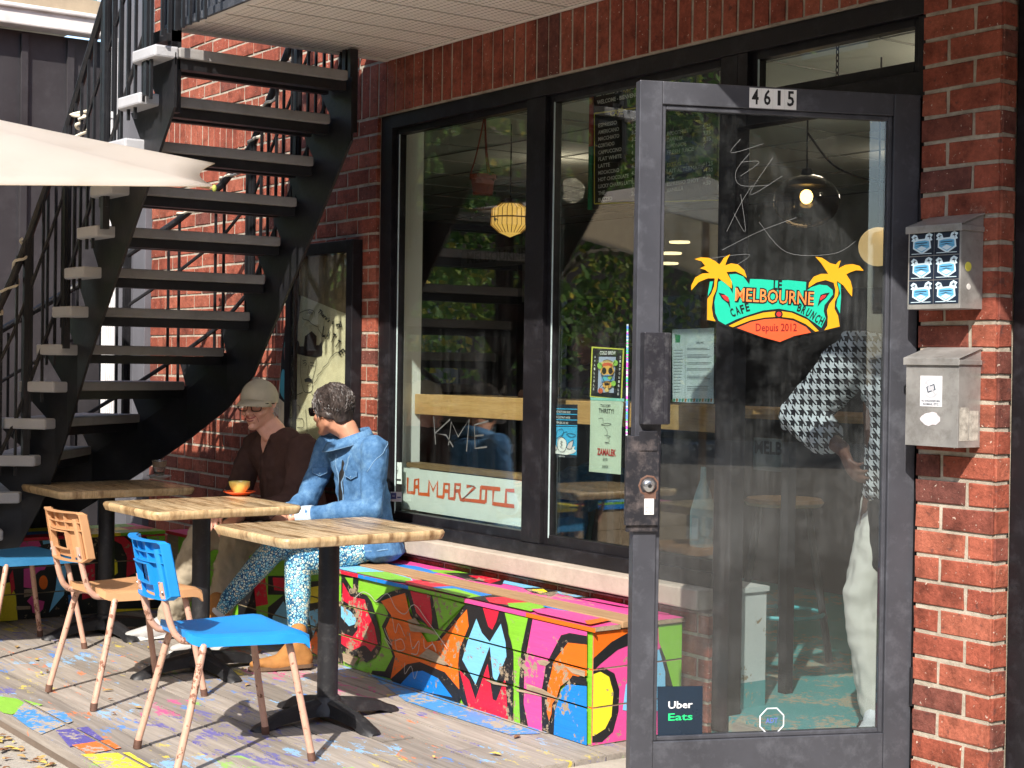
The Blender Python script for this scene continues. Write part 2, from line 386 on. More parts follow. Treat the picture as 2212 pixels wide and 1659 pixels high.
# fallen leaves
lf = MB(); r = random.Random(5)
for i in range(330):
    if i < 270: x = r.uniform(-3.6, -1.2); y = -2.02-abs(r.gauss(0, .13)); z = -.052+r.random()*.01
    else: x = r.uniform(-4.5, -1.0); y = r.uniform(-1.95, -.5); z = .006
    s_ = r.uniform(.008, .02); a = r.uniform(0, 6.28); t = r.uniform(-.5, .5)
    pts = [Vector((x+s_*math.cos(a+q)*(1.5 if q in (0, 3.14) else .7), y+s_*math.sin(a+q)*(1.5 if q in (0, 3.14) else .7), z+.006*abs(math.sin(q+t)))) for q in (0, .9, 2.2, 3.14, 4, 5.3)]
    if i >= 300: continue
    lf.poly(pts, i % 3)
o = lf.build('fallen_leaves', [M('leaf_tan', (.42, .27, .10), .8), M('leaf_yellow', (.55, .40, .10), .8), M('leaf_brown', (.22, .10, .045), .8)]); o['kind'] = 'stuff'; o['label'] = 'dry yellow and brown leaves along the deck edge'
# ================================================================== cafe building
def bricks(mb, O, X, N, W, z0, z1, holes=(), L=.21, C=.08, J=.013, seed=1, phase=0, dark=.12, depth=.10, mortar=True, soldier=False):
    O, X, N = Vector(O), Vector(X), Vector(N); Z = Vector((0, 0, 1)); r = random.Random(seed)
    nrow = 1 if soldier else int(round((z1-z0)/C)); rh = (z1-z0)/nrow if soldier else C
    for k in range(nrow):
        a, b = z0+k*rh, min(z0+(k+1)*rh, z1); mid = (a+b)/2
        segs = [(0, W)]
        for hx0, hx1, hz0, hz1 in holes:
            if hz0 < mid < hz1:
                n_ = []
                for p, q in segs:
                    if hx0 > p: n_.append((p, min(q, hx0)))
                    if hx1 < q: n_.append((max(p, hx1), q))
                segs = [t for t in n_ if t[1]-t[0] > .01]
        step = C if soldier else L
        off = 0 if soldier else (phase+k) % 2*L/2
        for p, q in segs:
            if mortar:
                p_, q_ = p+.005, q-.005; P = [O+X*p_+N*-.0045+Z*a, O+X*q_+N*-.0045+Z*a, O+X*q_+N*-.0045+Z*b, O+X*p_+N*-.0045+Z*b]; P += [v-N*depth for v in P]
                mb.add(P, [(0, 1, 2, 3), (0, 4, 5, 1), (1, 5, 6, 2), (2, 6, 7, 3), (3, 7, 4, 0)], 1)
            i = math.floor((p-off)/step)
            while off+i*step < q:
                s0, s1 = max(off+i*step, p), min(off+(i+1)*step, q); i += 1
                if s1-s0 < .02: continue
                s0 += (J/2 if s0 > p+1e-6 else 0); s1 -= (J/2 if s1 < q-1e-6 else 0)
                t0, t1 = a+J/2, b-J/2; ch = .0022; jt = lambda m=.0022: r.uniform(-m, m); dp = r.uniform(-.0018, .002)
                f = [O+X*(u+jt())+N*(dp+jt(.0006))+Z*(v+jt()) for u, v in ((s0+ch, t0+ch), (s1-ch, t0+ch), (s1-ch, t1-ch), (s0+ch, t1-ch))]
                o_ = [O+X*(u+jt())+N*(dp-ch)+Z*(v+jt()) for u, v in ((s0, t0), (s1, t0), (s1, t1), (s0, t1))]
                bk = [O+X*u-N*.02+Z*v for u, v in ((s0, t0), (s1, t0), (s1, t1), (s0, t1))]
                tone = r.uniform(.05, .25) if r.random() < dark else r.uniform(.35, 1)
                mb.add(f+o_+bk, [(0, 1, 2, 3)]+[(4+j, 4+(j+1) % 4, (j+1) % 4, j) for j in range(4)]+[(8+j, 8+(j+1) % 4, 4+(j+1) % 4, 4+j) for j in range(4)], 0, tone)
    return mb
B = thing('cafe_building', 'red brick cafe front with large black framed windows and soldier course', 'building', (-1.5, 0, 0))
BR = [BRICK, MORTAR]; X1 = (1, 0, 0); NY = (0, -1, 0)
w1 = bricks(MB(), (-6.0, 0, 0), X1, NY, 2.70, -.11, 2.53, seed=2, dark=.10)
w1.build('brick_wall', BR, B, vcol=True, clean=False)
bricks(MB(), (-3.30, 0, 0), X1, NY, 2.37, -.11, .45, seed=3).build('brick_wall', BR, B, vcol=True, clean=False, label='low dark red brick wall under the window sill')
bricks(MB(), (-6.0, 0, 0), X1, NY, 7.9, 2.53, 2.79, seed=4, soldier=True, C=.0795, J=.013).build('soldier_course', BR, B, vcol=True, clean=False)
bricks(MB(), (-6.0, 0, 0), X1, NY, 7.9, 2.79, 4.30, seed=5).build('upper_brick_wall', BR, B, vcol=True, clean=False)
p = bricks(MB(), (0, 0, 0), X1, NY, .29, -.11, 2.53, seed=11, dark=.16, L=.195, phase=1)
bricks(p, (.297, .0075, 0), (0, 1, 0), (1, 0, 0), .062, -.11, 2.53, seed=12, dark=.3, L=.5, mortar=True, depth=.05, phase=0)
bricks(p, (-.006, .18, 0), (0, -1, 0), (-1, 0, 0), .1722, -.11, 2.53, seed=13, depth=.05, L=.5)
p.build('brick_pier', BR, B, vcol=True, clean=False, label='narrow red brick pier at the right with two mailboxes on it')
q = MB(); q.box((1.25, -.0, -.12), (1.9, .3, 2.53)); q.box((.0, .19, 2.50), (2.0, .3, 4.3)); q.box((-6, .11, 2.56), (1.9, .25, 4.3)); q.build('wall_core', MORTAR, B)
q = MB(); q.box((-3.30, -.055, .468), (-.935, .075, .542)); q.build('window_sill', STONE, B, bevel=.006, label='long weathered beige stone sill')
# window frame
f = MB(); YF, YB = .022, .088
def fb(x0, x1, z0, z1, y0=YF, y1=YB): f.box((x0, y0, z0), (x1, y1, z1))
fb(-3.298, -3.20, .544, 2.528); fb(-2.115, -1.985, .60, 2.462); fb(-.935, -.850, .03, 2.462, YF, .088); fb(-.849, -.800, 2.20, 2.462, YF, .088)
fb(-3.198, -.003, 2.463, 2.528, YF-.004); fb(-3.198, -.937, .544, .598, YF-.006)
fb(-.799, -.003, 2.20, 2.285); fb(-.045, -.003, .03, 2.199, .03); fb(-.045, -.003, 2.286, 2.462, .03)
# glazing beads stepped back
for x0, x1, z0, z1 in ((-3.2, -2.115, .598, 2.463), (-1.985, -.935, .598, 2.463), (-.800, -.045, 2.285, 2.463)):
    b = .028; fb(x0, x0+b, z0, z1, .045); fb(x1-b, x1, z0, z1, .045); fb(x0+b, x1-b, z1-b, z1, .045); fb(x0+b, x1-b, z0, z0+b+.012, .045)
    f.tube([(x0+b+.004, .046, z0+b), (x0+b+.004, .046, z1-b)], .004, 6, 1)
f.build('window_frame', [BLACKMETAL, M('pale_gasket', (.35, .44, .44), .6)], B, bevel=.003)
GLW = GLASS('window_glass', .035)
for x0, x1, z0, z1 in ((-3.19, -2.12, .61, 2.45), (-1.98, -.94, .61, 2.45), (-.80, -.05, 2.29, 2.45)):
    m = MB(); m.box((x0, .066, z0), (x1, .072, z1)); m.build('window_pane', GLW, B)
# interior shell
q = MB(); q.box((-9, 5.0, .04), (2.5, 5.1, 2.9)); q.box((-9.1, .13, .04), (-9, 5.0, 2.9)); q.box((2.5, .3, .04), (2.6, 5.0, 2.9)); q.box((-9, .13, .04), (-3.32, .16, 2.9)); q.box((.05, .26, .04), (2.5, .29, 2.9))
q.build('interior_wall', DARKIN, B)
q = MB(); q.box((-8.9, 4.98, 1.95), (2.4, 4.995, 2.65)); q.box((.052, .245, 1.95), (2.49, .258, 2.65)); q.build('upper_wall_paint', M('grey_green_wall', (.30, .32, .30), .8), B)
q = MB(); q.box((-9, .10, 2.66), (2.5, 5.0, 2.74))
for i in range(8): q.box((-9, .3+i*.61, 2.652), (2.5, .306+i*.61, 2.658), 1)
for i in range(18): q.box((-8.9+i*.61, .12, 2.6525), (-8.892+i*.61, 4.9, 2.6575), 1)
q.build('ceiling', [CEILM, M('tile_joint', (.38, .38, .36), .9)], B)
q = MB(); q.box((-9, .03, -.02), (2.5, 5.0, .095)); q.build('interior_floor', TURQ, B)
q = MB(); q.box((-.80, -.001, -.012), (-.05, .028, .085)); q.build('door_threshold', M('worn_metal', (.45, .40, .33), .6, .3), B, bevel=.003)
q = MB(); q.box((-3.30, .089, .60), (-3.25, .235, 2.6)); q.build('window_reveal', WHITEPAINT, B, label='pale reveal board beside the left window')
q = MB(); q.box((-3.195, .125, .845), (-2.13, .20, .868)); q.build('inner_ledge', WOOD('brown_ledge', (.16, .10, .05), (.24, .16, .08)), B)
# closed door at far right of the pier
q = MB(); q.box((.298, .07, -.11), (.375, .17, 2.528)); q.box((.376, .07, 2.40), (1.24, .17, 2.528)); q.build('side_door_frame', BLACKMETAL, B, bevel=.004)
sdoor = MB(); sdoor.box((.385, .095, -.1), (1.235, .15, 2.39)); sdoor.box((.45, .088, .2), (1.17, .096, 1.0)); sdoor.box((.45, .088, 1.1), (1.17, .096, 2.25))
sdo = sdoor.build('side_door', M('dark_brown_door', (.030, .022, .022), .4), B, bevel=.004)
RUST = M('rusty_hinge', (.16, .085, .06), .7, .3, .4, 20, .4)
for z in (1.30, .34, 2.25):
    q = MB(); q.tube([(.385, .078, z-.055), (.385, .078, z+.055)], .0085, 10)
    for k in range(3): q.tube([(.385, .078, z-.05+k*.038), (.385, .078, z-.022+k*.038)], .0105, 10)
    q.build('hinge', RUST, sdo, smooth=True)
# door frame with grey trim at the building's left end
q = MB(); GREYP = M('grey_trim_paint', (.12, .12, .135), .5, 0, .2, 5)
for x0, x1, y0 in ((-6.12, -6.005, -.04), (-6.24, -6.125, -.02), (-6.40, -6.245, -.05)): q.box((x0, y0, -.12), (x1, .08, 2.52))
q.box((-6.70, .0, -.12), (-6.405, .08, 4.2)); q.box((-6.40, .0, 2.525), (-6.005, .08, 4.2)); q.build('side_door_frame', GREYP, B, bevel=.003, label='grey painted door frame at the far left end of the brick wall')
# ================================================================== balcony
BAL = thing('balcony', 'balcony with perforated cream soffit and dark metal fascia above the cafe windows', 'balcony', (-3.2, -1.09, 2.8))
def soffmat():
    k = NT('perforated_soffit'); v = k.co((1, 1, 1))
    sx = k.n('ShaderNodeSeparateXYZ'); k.l(v, sx.inputs[0])
    def cells(o, s): return k.math('FRACT', k.math('MULTIPLY', o, s))
    fx = k.math('SUBTRACT', cells(sx.outputs[0], 40.), .5); fy = k.math('SUBTRACT', cells(sx.outputs[1], 30.), .5)
    d2 = k.math('ADD', k.math('MULTIPLY', fx, fx), k.math('MULTIPLY', fy, fy))
    c = k.mix(k.ramp(k.noise(3, 4, .5), [(.3, 0.), (.7, 1.)]), (.74, .68, .60), (.84, .79, .71))
    c = k.mix(k.ramp(k.noise(2.3, 5, .7, k.co((1, 3, 1))), [(.64, 0.), (.76, .35)]), c, (.50, .33, .14))
    c = k.mix(k.ramp(d2, [(.035, .85), (.07, 0.)]), c, (.24, .21, .17)); return k.set(c, .55, None, .3)
SOFF = soffmat(); CREAM = M('cream_trim', (.74, .70, .62), .5, 0, .1, 4, .05)
q = MB(); x = -3.19; j = 0
while x < 1.8:
    q.box((x, -1.06, 2.790), (x+.184, -.002, 2.80)); q.box((x+.184, -1.06, 2.797), (x+.200, -.002, 2.803), 1); x += .20
q.build('soffit', [SOFF, M('soffit_groove', (.16, .14, .115), .8)], BAL)
q = MB(); q.box((-3.225, -1.085, 2.780), (-3.192, -.002, 2.805)); q.box((-3.19, -1.085, 2.780), (1.8, -1.062, 2.805)); q.box((-3.19, -.022, 2.781), (1.8, -.0035, 2.789)); q.build('soffit_trim', CREAM, BAL, bevel=.002)
q = MB(); q.box((-3.245, -1.115, 2.78), (1.85, -1.087, 3.05)); q.box((-3.25, -1.085, 2.806), (-3.228, -.002, 3.05)); q.box((-3.255, -1.13, 2.765), (1.85, -1.116, 2.80)); q.box((-3.255, -1.13, 2.97), (1.85, -1.116, 2.99))
x = -3.25
while x < 1.8: q.box((x, -1.128, 2.801), (x+.03, -1.1155, 2.969)); x += .28
q.build('fascia', M('dark_blue_metal', (.055, .060, .072), .5, .2, .3, 6, .1, 50, .5, (.45, .47, .5), .25), BAL, bevel=.003)
q = MB(); q.box((-3.20, -1.06, 2.81), (1.8, -.002, 2.90)); q.build('balcony_floor', DKW, BAL)
q = MB()
for i in range(44): q.tube([(-3.2+i*.115, -1.08, 3.0), (-3.2+i*.115, -1.08, 3.85)], .008, 6)
q.tube([(-3.22, -1.08, 3.87), (1.8, -1.08, 3.87)], .02, 8); q.build('railing', STEEL, BAL)
# ================================================================== neighbour's dark wing on the left
Wg = thing('dark_sided_building', 'neighbouring building clad in dark grey panels with battens and white gutter', 'building', (-6.7, -.8, -.12))
SID = M('charcoal_panel', (.032, .029, .032), .5, 0, .25, 3, .1, 60, .45, (.07, .065, .07), .3)
q = MB(); q.box((-7.1, -1.7, -.12), (-6.72, -.05, 3.42)); q.build('panel_wall', SID, Wg)
q = MB(); y = -.25
while y > -1.6:
    q.box((-6.719, y-.045, -.1), (-6.690, y, 2.52)); q.box((-6.719, y-.045, 2.78), (-6.690, y, 3.40)); y -= .30
q.build('batten', SID, Wg, bevel=.002)
q = MB(); q.box((-6.719, -1.7, 2.53), (-6.66, -.06, 2.62)); q.box((-6.719, -1.7, 2.621), (-6.675, -.06, 2.77), 0); q.build('ledge', SID, Wg, bevel=.004)
q = MB(); q.box((-6.719, -1.7, 3.43), (-6.58, -.07, 3.56)); q.box((-6.58, -1.7, 3.53), (-6.555, -.07, 3.56)); q.build('gutter', M('gutter_cream', (.70, .67, .64), .45), Wg, bevel=.01)
q = MB(); q.box((-6.60, -.085, .1), (-6.54, -.015, 3.42))
for i in range(5): q.box((-6.541, -.083+i*.014, .1), (-6.5375, -.077+i*.014, 3.42))
for z in (.9, 1.9, 2.9): q.box((-6.61, -.095, z), (-6.532, -.01, z+.03))
q.build('downspout', M('downspout_white', (.78, .77, .76), .4), Wg, bevel=.004)
q = MB(); q.box((-7.6, -1.7, 3.57), (-6.62, -.05, 3.66)); r = random.Random(9)
for i in range(17): yy = -.1-i*.09; q.box((-7.2+r.uniform(0, .4), yy-.08, 3.66), (-6.7, yy, 3.67+r.random()*.05), 1+(i % 3 == 0))
q.build('roof_edge', [M('tan_roof', (.36, .29, .20), .9), M('rotten_board', (.30, .22, .15), .9), M('teal_board', (.10, .30, .30), .7)], Wg)
# ================================================================== open glass door
DO = Vector((-.03, -.03, 0)); DX = Vector((-.40, -.916, 0)).normalized(); DN = Vector((-DX.y, DX.x, 0)); DZ = Vector((0, 0, 1))
if DN.x < 0: DN = -DN
def dw(s, n, z): return DO+DX*s+DN*n+DZ*z
def dpix(px, py, n=0):                                # survey pixel -> (s, z) on the door plane
    r_ = ray(px, py); t = ((DO+DN*n-CAM).dot(DN))/r_.dot(DN); p_ = CAM+r_*t-DO; return p_.dot(DX), p_.z
GD = MB(); DM = Matrix(((DX.x, DN.x, 0, DO.x), (DX.y, DN.y, 0, DO.y), (0, 0, 1, 0), (0, 0, 0, 1)))
def db(mb, s0, s1, n0, n1, z0, z1, m=0): mb.box((s0, n0, z0), (s1, n1, z1), m, DM)
db(GD, .802, .874, -.045, 0, .03, 2.206); db(GD, -.043, .047, -.045, 0, .03, 2.206); db(GD, .0475, .8015, -.045, -.002, 2.137, 2.206); db(GD, .0475, .8015, -.045, -.002, .03, .205)
bd = .014
db(GD, .788, .8015, -.036, -.010, .2055, 2.1365); db(GD, .0475, .061, -.036, -.010, .2055, 2.1365); db(GD, .0615, .7875, -.036, -.010, 2.122, 2.1365); db(GD, .0615, .7875, -.036, -.010, .2055, .219)
door = GD.build('glass_door', FRAME, B, bevel=.0025, label='open black framed glass door with cafe logo and house number 4615')
m = MB(); db(m, .0615, .7875, -.026, -.020, .219, 2.122); m.build('door_pane', GLASS('door_glass', .075, (.78, .81, .81), (40, 40, 2.2), .06, a0=.3), door)
m = MB(); db(m, .782, .862, .001, .046, 1.170, 1.446); db(m, .786, .80, .0465, .050, 1.172, 1.444); db(m, .776, .7815, .001, .040, 1.172, 1.444); hd = m.build('handle', M('handle_black', (.035, .034, .042), .35, .4, .3, 9, .15, 70, .5, (.3, .3, .3), .3), door, bevel=.004)
m = MB(); db(m, .803, .905, .0005, .022, .865, 1.135); db(m, .81, .868, .0225, .026, 1.09, 1.15); db(m, .80, .9, .001, .012, .845, .864)
lk = m.build('lock_plate', M('lock_black', (.030, .030, .036), .4, .4, .3, 9, .15, 70, .5, (.32, .26, .24), .4), door, bevel=.004)
m = MB(); c_ = dw(.835, .022, .985); m.lathe([(0, .012), (.012, .012), (.017, .010), (.020, .004), (.021, 0)], c_, 20, 0, DN)
m.lathe([(.0005, .0135), (.006, .0135), (.006, .012)], c_, 12, 1, DN); m.build('keyhole', [M('lock_chrome', (.6, .6, .6), .25, .9), BLACK], lk, smooth=True)
m = MB(); m.lathe([(.027, .0015), (.031, .0008), (.033, 0)], c_, 9, 0, DN); db(m, .812, .848, .0222, .0228, .945, .965); m.build('rust_patch', RUST, lk)
m = MB(); db(m, .818, .848, .0222, .0232, .898, .946); m.text('PUSH', dw(.833, .0236, .905), -DX, DZ, .010, 1); m.text('SERVICE', dw(.833, .0236, .92), -DX, DZ, .006, 2)
m.build('lock_sticker', [M('paper_white', (.78, .76, .74), .6), M('ink_red', (.6, .05, .05), .6), BLACK], lk)
# number plates 4615
m = MB()
for i, ch in enumerate('4615'):
    s1 = .527-i*.0385; db(m, s1-.0378, s1, .001, .0022, 2.139, 2.200); m.text(ch, dw(s1-.019, .0032, 2.1700), -DX, DZ, .064, 1, .02, width=(.022 if ch != '1' else .010))
m.build('house_number', [M('plate_white', (.80, .80, .78), .5), BLACK], door, label='house number 4615 in black on white tiles')
for z in (.35, 1.85):
    q = MB(); q.tube([dw(-.045, .004, z-.06), dw(-.045, .004, z+.06)], .009, 10); q.build('hinge', BLACKMETAL, door, smooth=True)
# painted cafe logo
LG = dict(x0=2560, y0=900, s=740/2212)
def lp(x, y, n): s_, z_ = dpix(*c2(x, y, LG['x0'], LG['y0'], LG['s']), -.019); return dw(s_, n, z_)
m = MB(); m_i = {'k': 0, 'y': 1, 'g': 2, 'r': 3, 'o': 4, 'c': 5, 'd': 6}
def lpoly(pts, col, lay, sm=0):
    P = [lp(a, b, -.0195+lay*.0006) for a, b in pts]
    if sm: P = spline(P, sm, True)
    m.poly(P, m_i[col])
palmL = [(130,215),(200,195),(290,200),(360,235),(410,275),(430,250),(460,200),(530,160),(500,215),(475,285),(540,262),(620,275),(690,340),(718,425),(660,385),(590,352),(490,360),(550,470),(548,545),(470,480),(395,425),(385,470),(375,560),(340,640),(325,760),(340,860),(368,912),(272,895),(275,660),(320,600),(350,520),(358,430),(280,430),(180,470),(95,565),(95,510),(140,420),(220,375),(300,372),(250,335),(192,318),(250,290),(210,240)]
palmR = [(1485,188),(1560,200),(1650,260),(1715,275),(1745,240),(1770,230),(1742,320),(1820,280),(1900,270),(1980,290),(2028,345),(1940,340),(1880,360),(1832,385),(1880,460),(1900,540),(1896,635),(1850,580),(1800,510),(1730,460),(1725,490),(1745,560),(1740,620),(1705,690),(1700,770),(1740,850),(1758,970),(1585,1012),(1620,960),(1625,860),(1615,790),(1640,720),(1700,640),(1710,560),(1690,480),(1600,450),(1500,475),(1408,535),(1415,480),(1470,410),(1550,380),(1630,380),(1590,320),(1550,260)]
green = [(430,455),(510,500),(560,600),(565,520),(520,385),(600,380),(680,410),(747,500),(755,437),(880,440),(1050,455),(1180,450),(1385,470),(1380,575),(1440,530),(1530,500),(1620,510),(1680,560),(1685,610),(1640,670),(1590,730),(1580,800),(1605,880),(1555,985),(1480,930),(1380,860),(1240,800),(1080,770),(900,790),(740,840),(600,890),(480,950),(400,905),(365,820),(355,700),(370,620),(390,560),(400,470)]
def grow(P, d_):
    V2 = [Vector((a, b)) for a, b in P]; area = sum(V2[i-1].x*V2[i].y-V2[i].x*V2[i-1].y for i in range(len(V2))); sg = -1 if area > 0 else 1; out = []
    for i in range(len(V2)):
        a = (V2[i]-V2[i-1]).normalized(); b = (V2[(i+1) % len(V2)]-V2[i]).normalized(); t = (a+b)
        t = t.normalized() if t.length > .2 else a
        out.append(tuple(V2[i]+Vector((t.y, -t.x))*d_*sg))
    return out
outer = [(270,640),(330,450),(430,420),(520,370),(600,365),(700,400),(760,425),(1100,440),(1390,455),(1480,440),(1600,440),(1760,470),(1785,600),(1785,820),(1770,985),(1590,1025),(1530,1035),(1430,1045),(1300,1075),(1090,1150),(900,1100),(590,995),(500,975),(380,925),(262,905)]
lpoly(outer, 'k', 0)
for P in (palmL, palmR): lpoly(grow(P, 14), 'k', 1)
lpoly([(305,465),(340,465),(320,560),(282,630),(285,580)], 'g', 2); lpoly([(1735,475),(1770,500),(1775,640),(1762,825),(1722,740),(1735,660),(1765,600)], 'g', 2)
lpoly(green, 'g', 2)
for P in (palmL, palmR): lpoly(grow(P, 9), 'k', 3)
for P in (palmL, palmR): lpoly(P, 'y', 4)
band = [(515,962),(700,875),(900,815),(1080,795),(1220,815),(1400,895),(1525,1020),(1485,1028),(1380,945),(1240,880),(1080,860),(920,870),(760,900),(560,978)]
lpoly(grow(band, 12), 'k', 3); lpoly(band, 'y', 4)
fan = [(605,985),(760,920),(920,888),(1080,880),(1240,905),(1380,975),(1435,1038),(1250,1075),(1088,1143),(880,1085)]
lpoly(grow(fan, 10), 'k', 4); lpoly(fan, 'o', 5)
cc = lambda cx, cy, rr, n=18: [(cx+rr*math.cos(2*math.pi*i/n), cy+rr*math.sin(2*math.pi*i/n)) for i in range(n)]
lpoly(cc(1073, 832, 46), 'k', 5); lpoly(cc(1075, 832, 27), 'r', 6)
lpoly([(400,590),(460,605),(510,640),(525,690),(535,775),(505,710),(440,660)], 'k', 3); lpoly([(430,618),(480,620),(512,650),(512,692),(470,670)], 'r', 4)
lpoly([(1648,590),(1600,595),(1545,615),(1528,670),(1510,748),(1555,690),(1605,650)], 'k', 3); lpoly([(1610,615),(1560,622),(1540,650),(1538,680),(1590,645)], 'r', 4)
def ltext(st, x, y, size, ang, col, lay, bold=.0, width=None, bend=0):
    o0 = lp(x, y, -.0195+lay*.0006); xd = (lp(x+20*math.cos(ang), y+20*math.sin(ang), -.0195+lay*.0006)-o0); yd = lp(x+20*math.sin(ang), y-20*math.cos(ang), -.0195+lay*.0006)-o0
    m.text(st, o0, xd, yd, size, m_i[col], bold, 'CENTER', width, bend)
pxm = (lp(1600, 600, 0)-lp(600, 600, 0)).length/1000
ltext('LE', 1062, 510, .040, .03, 'k', 4, .03, 95*pxm)
for bb, cl, ly in ((.075, 'k', 4), (.006, 'c', 5)): ltext('MELBOURNE', 1027, 642, .058, .055, cl, ly, bb, 880*pxm)
for i, (ch, x, y, a) in enumerate((('C',560,820,-.42),('A',615,795,-.36),('F',668,780,-.3),('É',722,758,-.22))): ltext(ch, x, y, .036, a, 'k', 4, .03, 44*pxm)
for i, (ch, x, y, a) in enumerate((('B',1305,762,.3),('R',1352,788,.42),('U',1405,818,.5),('N',1458,850,.52),('C',1506,885,.5),('H',1553,912,.42))): ltext(ch, x, y, .036, a, 'k', 4, .03, 42*pxm)
ltext('Depuis 2012', 1045, 985, .034, .0, 'd', 6, .012, 460*pxm)
m.build('door_logo', [M('sign_black', (.010, .010, .011), .4), M('sign_yellow', (.62, .29, .008), .4, 0, .04), M('sign_green', (.01, .42, .27), .4, 0, .04), M('sign_red', (.65, .03, .03), .4), M('sign_orange', (.62, .085, .025), .4, 0, .05), M('sign_salmon', (.85, .24, .06), .4), M('sign_maroon', (.20, .01, .01), .4)], door, label='cafe logo with two yellow palm trees, green banner and orange fan', clean=False)
# delivery sticker, octagon alarm sticker, scratches
m = MB(); P = [dpix(a, b, -.019) for a, b in ((1420,1483),(1518,1482),(1517,1592),(1421,1592))]
m.poly([dw(a, -.0195, b) for a, b in P]); cs = lambda a, b, n: dw(*(lambda t: (t[0], n, t[1]))(dpix(a, b, -.019)))
m.text('Uber', cs(1469, 1523, -.018), -DX, DZ, .031, 1, .015, width=.078); m.text('Eats', cs(1469, 1549, -.018), -DX, DZ, .031, 2, .015, width=.078)
m.build('delivery_sticker', [M('sticker_navy', (.010, .022, .040), .3), M('sticker_white', (.8, .8, .8), .5), M('sticker_green', (.02, .60, .20), .5)], door, label='dark square food delivery sticker in the lower corner')
m = MB(); c0 = cs(1667, 1557, -.0185)
P = [c0+(-DX*math.cos(math.pi/4*i+.39)+DZ*math.sin(math.pi/4*i+.39))*.042 for i in range(9)]; m.ribbon(P, .004, DN)
m.text('ADT', c0, -DX, DZ, .022, 1, .02, width=.04); m.build('alarm_sticker', [M('sticker_frost', (.72, .76, .78), .5), M('sticker_blue', (.10, .14, .42), .5)], door, label='octagonal see-through alarm sticker')
m = MB(); r = random.Random(21)
for pts in ([(1620,330),(1590,370),(1600,400),(1660,400)],[(1560,540),(1640,500),(1720,470)],[(1570,500),(1600,440),(1625,400)],[(1585,460),(1610,500),(1600,420)],[(1600,380),(1640,350),(1600,350)],[(1520,560),(1620,550),(1560,590)],[(1640,480),(1700,545),(1800,548),(1850,520)],[(1600,300),(1580,330),(1650,310)],[(1670,340),(1620,420),(1690,380)]):
    m.ribbon(spline([cs(a, b, -.0192) for a, b in pts], 6), .0006, DN)
m.build('glass_scratches', M('scratch', (.30, .31, .31), .6), door)
# ================================================================== outdoor staircase
ST = thing('outdoor_staircase', 'curving black steel outdoor staircase with grey treads and open risers', 'staircase', (-4.2, -.7, 0))
TREADM = M('grey_tread', (.29, .28, .27), .8, 0, .2, 6, .4, 50, .25, (.14, .13, .12), .3)
TIPM = M('pale_tread_end', (.40, .40, .41), .75, 0, .15, 6, .4, 50, .25)
WID = .82
tr_ = []                                             # (inner rear point, direction along tread, heading down, top z)
I = Vector((-3.013, -1.137, 0)); th = 0
RUNS = [.158, .155, .161, .163, .16, .158, .143, .104, .087, .087, .10, .10, .10, .10]
THS = [0, 0, 0, 0, 0, 0, 0, 9.3, 24.5, 39, 52.6, 65, 77, 89]
for k in range(14):
    th = math.radians(THS[k]); al = Vector((-math.sin(th), math.cos(th), 0)); hd = Vector((-math.cos(th), -math.sin(th), 0))
    tr_.append((I.copy(), al, hd, 2.671-.18*k))
    I = I+hd*RUNS[k]
def outer_run(k): return .25
for k, (I, al, hd, z) in enumerate(tr_):
    m = MB(); dep = .25; tn = .045; w0 = -.015; w1 = WID-.01
    ow = .25 if k < 7 else min(.42, .25+.03*(k-6))       # treads widen outwards in the curve
    pts = [I+al*w0, I+al*w1, I+al*w1+hd*ow, I+al*w0+hd*dep]
    m.prism([p+_z*(z-tn) for p in pts], _z*tn, 0)
    m.prism([p+_z*(z-.052) for p in (I+al*-.125, I+al*-.0155, I+al*-.0155+hd*.25, I+al*-.10+hd*.265, I+al*-.135+hd*.22)], _z*.052, 1)
    m.build('tread', [TREADM, TIPM], ST, bevel=.009)
    m = MB(); m.bar(I+al*0+hd*.045+_z*(z-.068), I+al*w1+hd*.045+_z*(z-.068), .05, .042, 0, _z); m.bar(I+al*0+hd*.20+_z*(z-.066), I+al*w1+hd*.20+_z*(z-.066), .035, .035, 0, _z); m.build('tread_support', STEEL, ST)
# stringers: zig-zag top, sweeping lower edge
def stringer(off, low, n0, extra):
    m = MB(); T = .012; top = []; bot = []
    for k, (I, al, hd, z) in enumerate(tr_):
        a = I+al*off; nx = tr_[k+1][0]+tr_[k+1][1]*off if k+1 < len(tr_) else a+hd*.16
        zz = z-.046
        P = [a+_z*zz, a+hd*max(.31, (nx-a).length*1.4)+_z*zz, nx+_z*(zz-.18), nx+_z*(zz-.18-low), a+_z*(zz-low)]
        m.prism([p-al*T/2 for p in P], al*T); 
        # folded carrier under each tread
        m.bar(a+_z*(zz-.004)-al*.0, a+hd*.22+_z*(zz-.004), .05, .006, 0, al)
    m.build('stringer', STEEL, ST); return m
stringer(WID+.012, .27, 0, 0); stringer(-.03, .21, 0, 0)
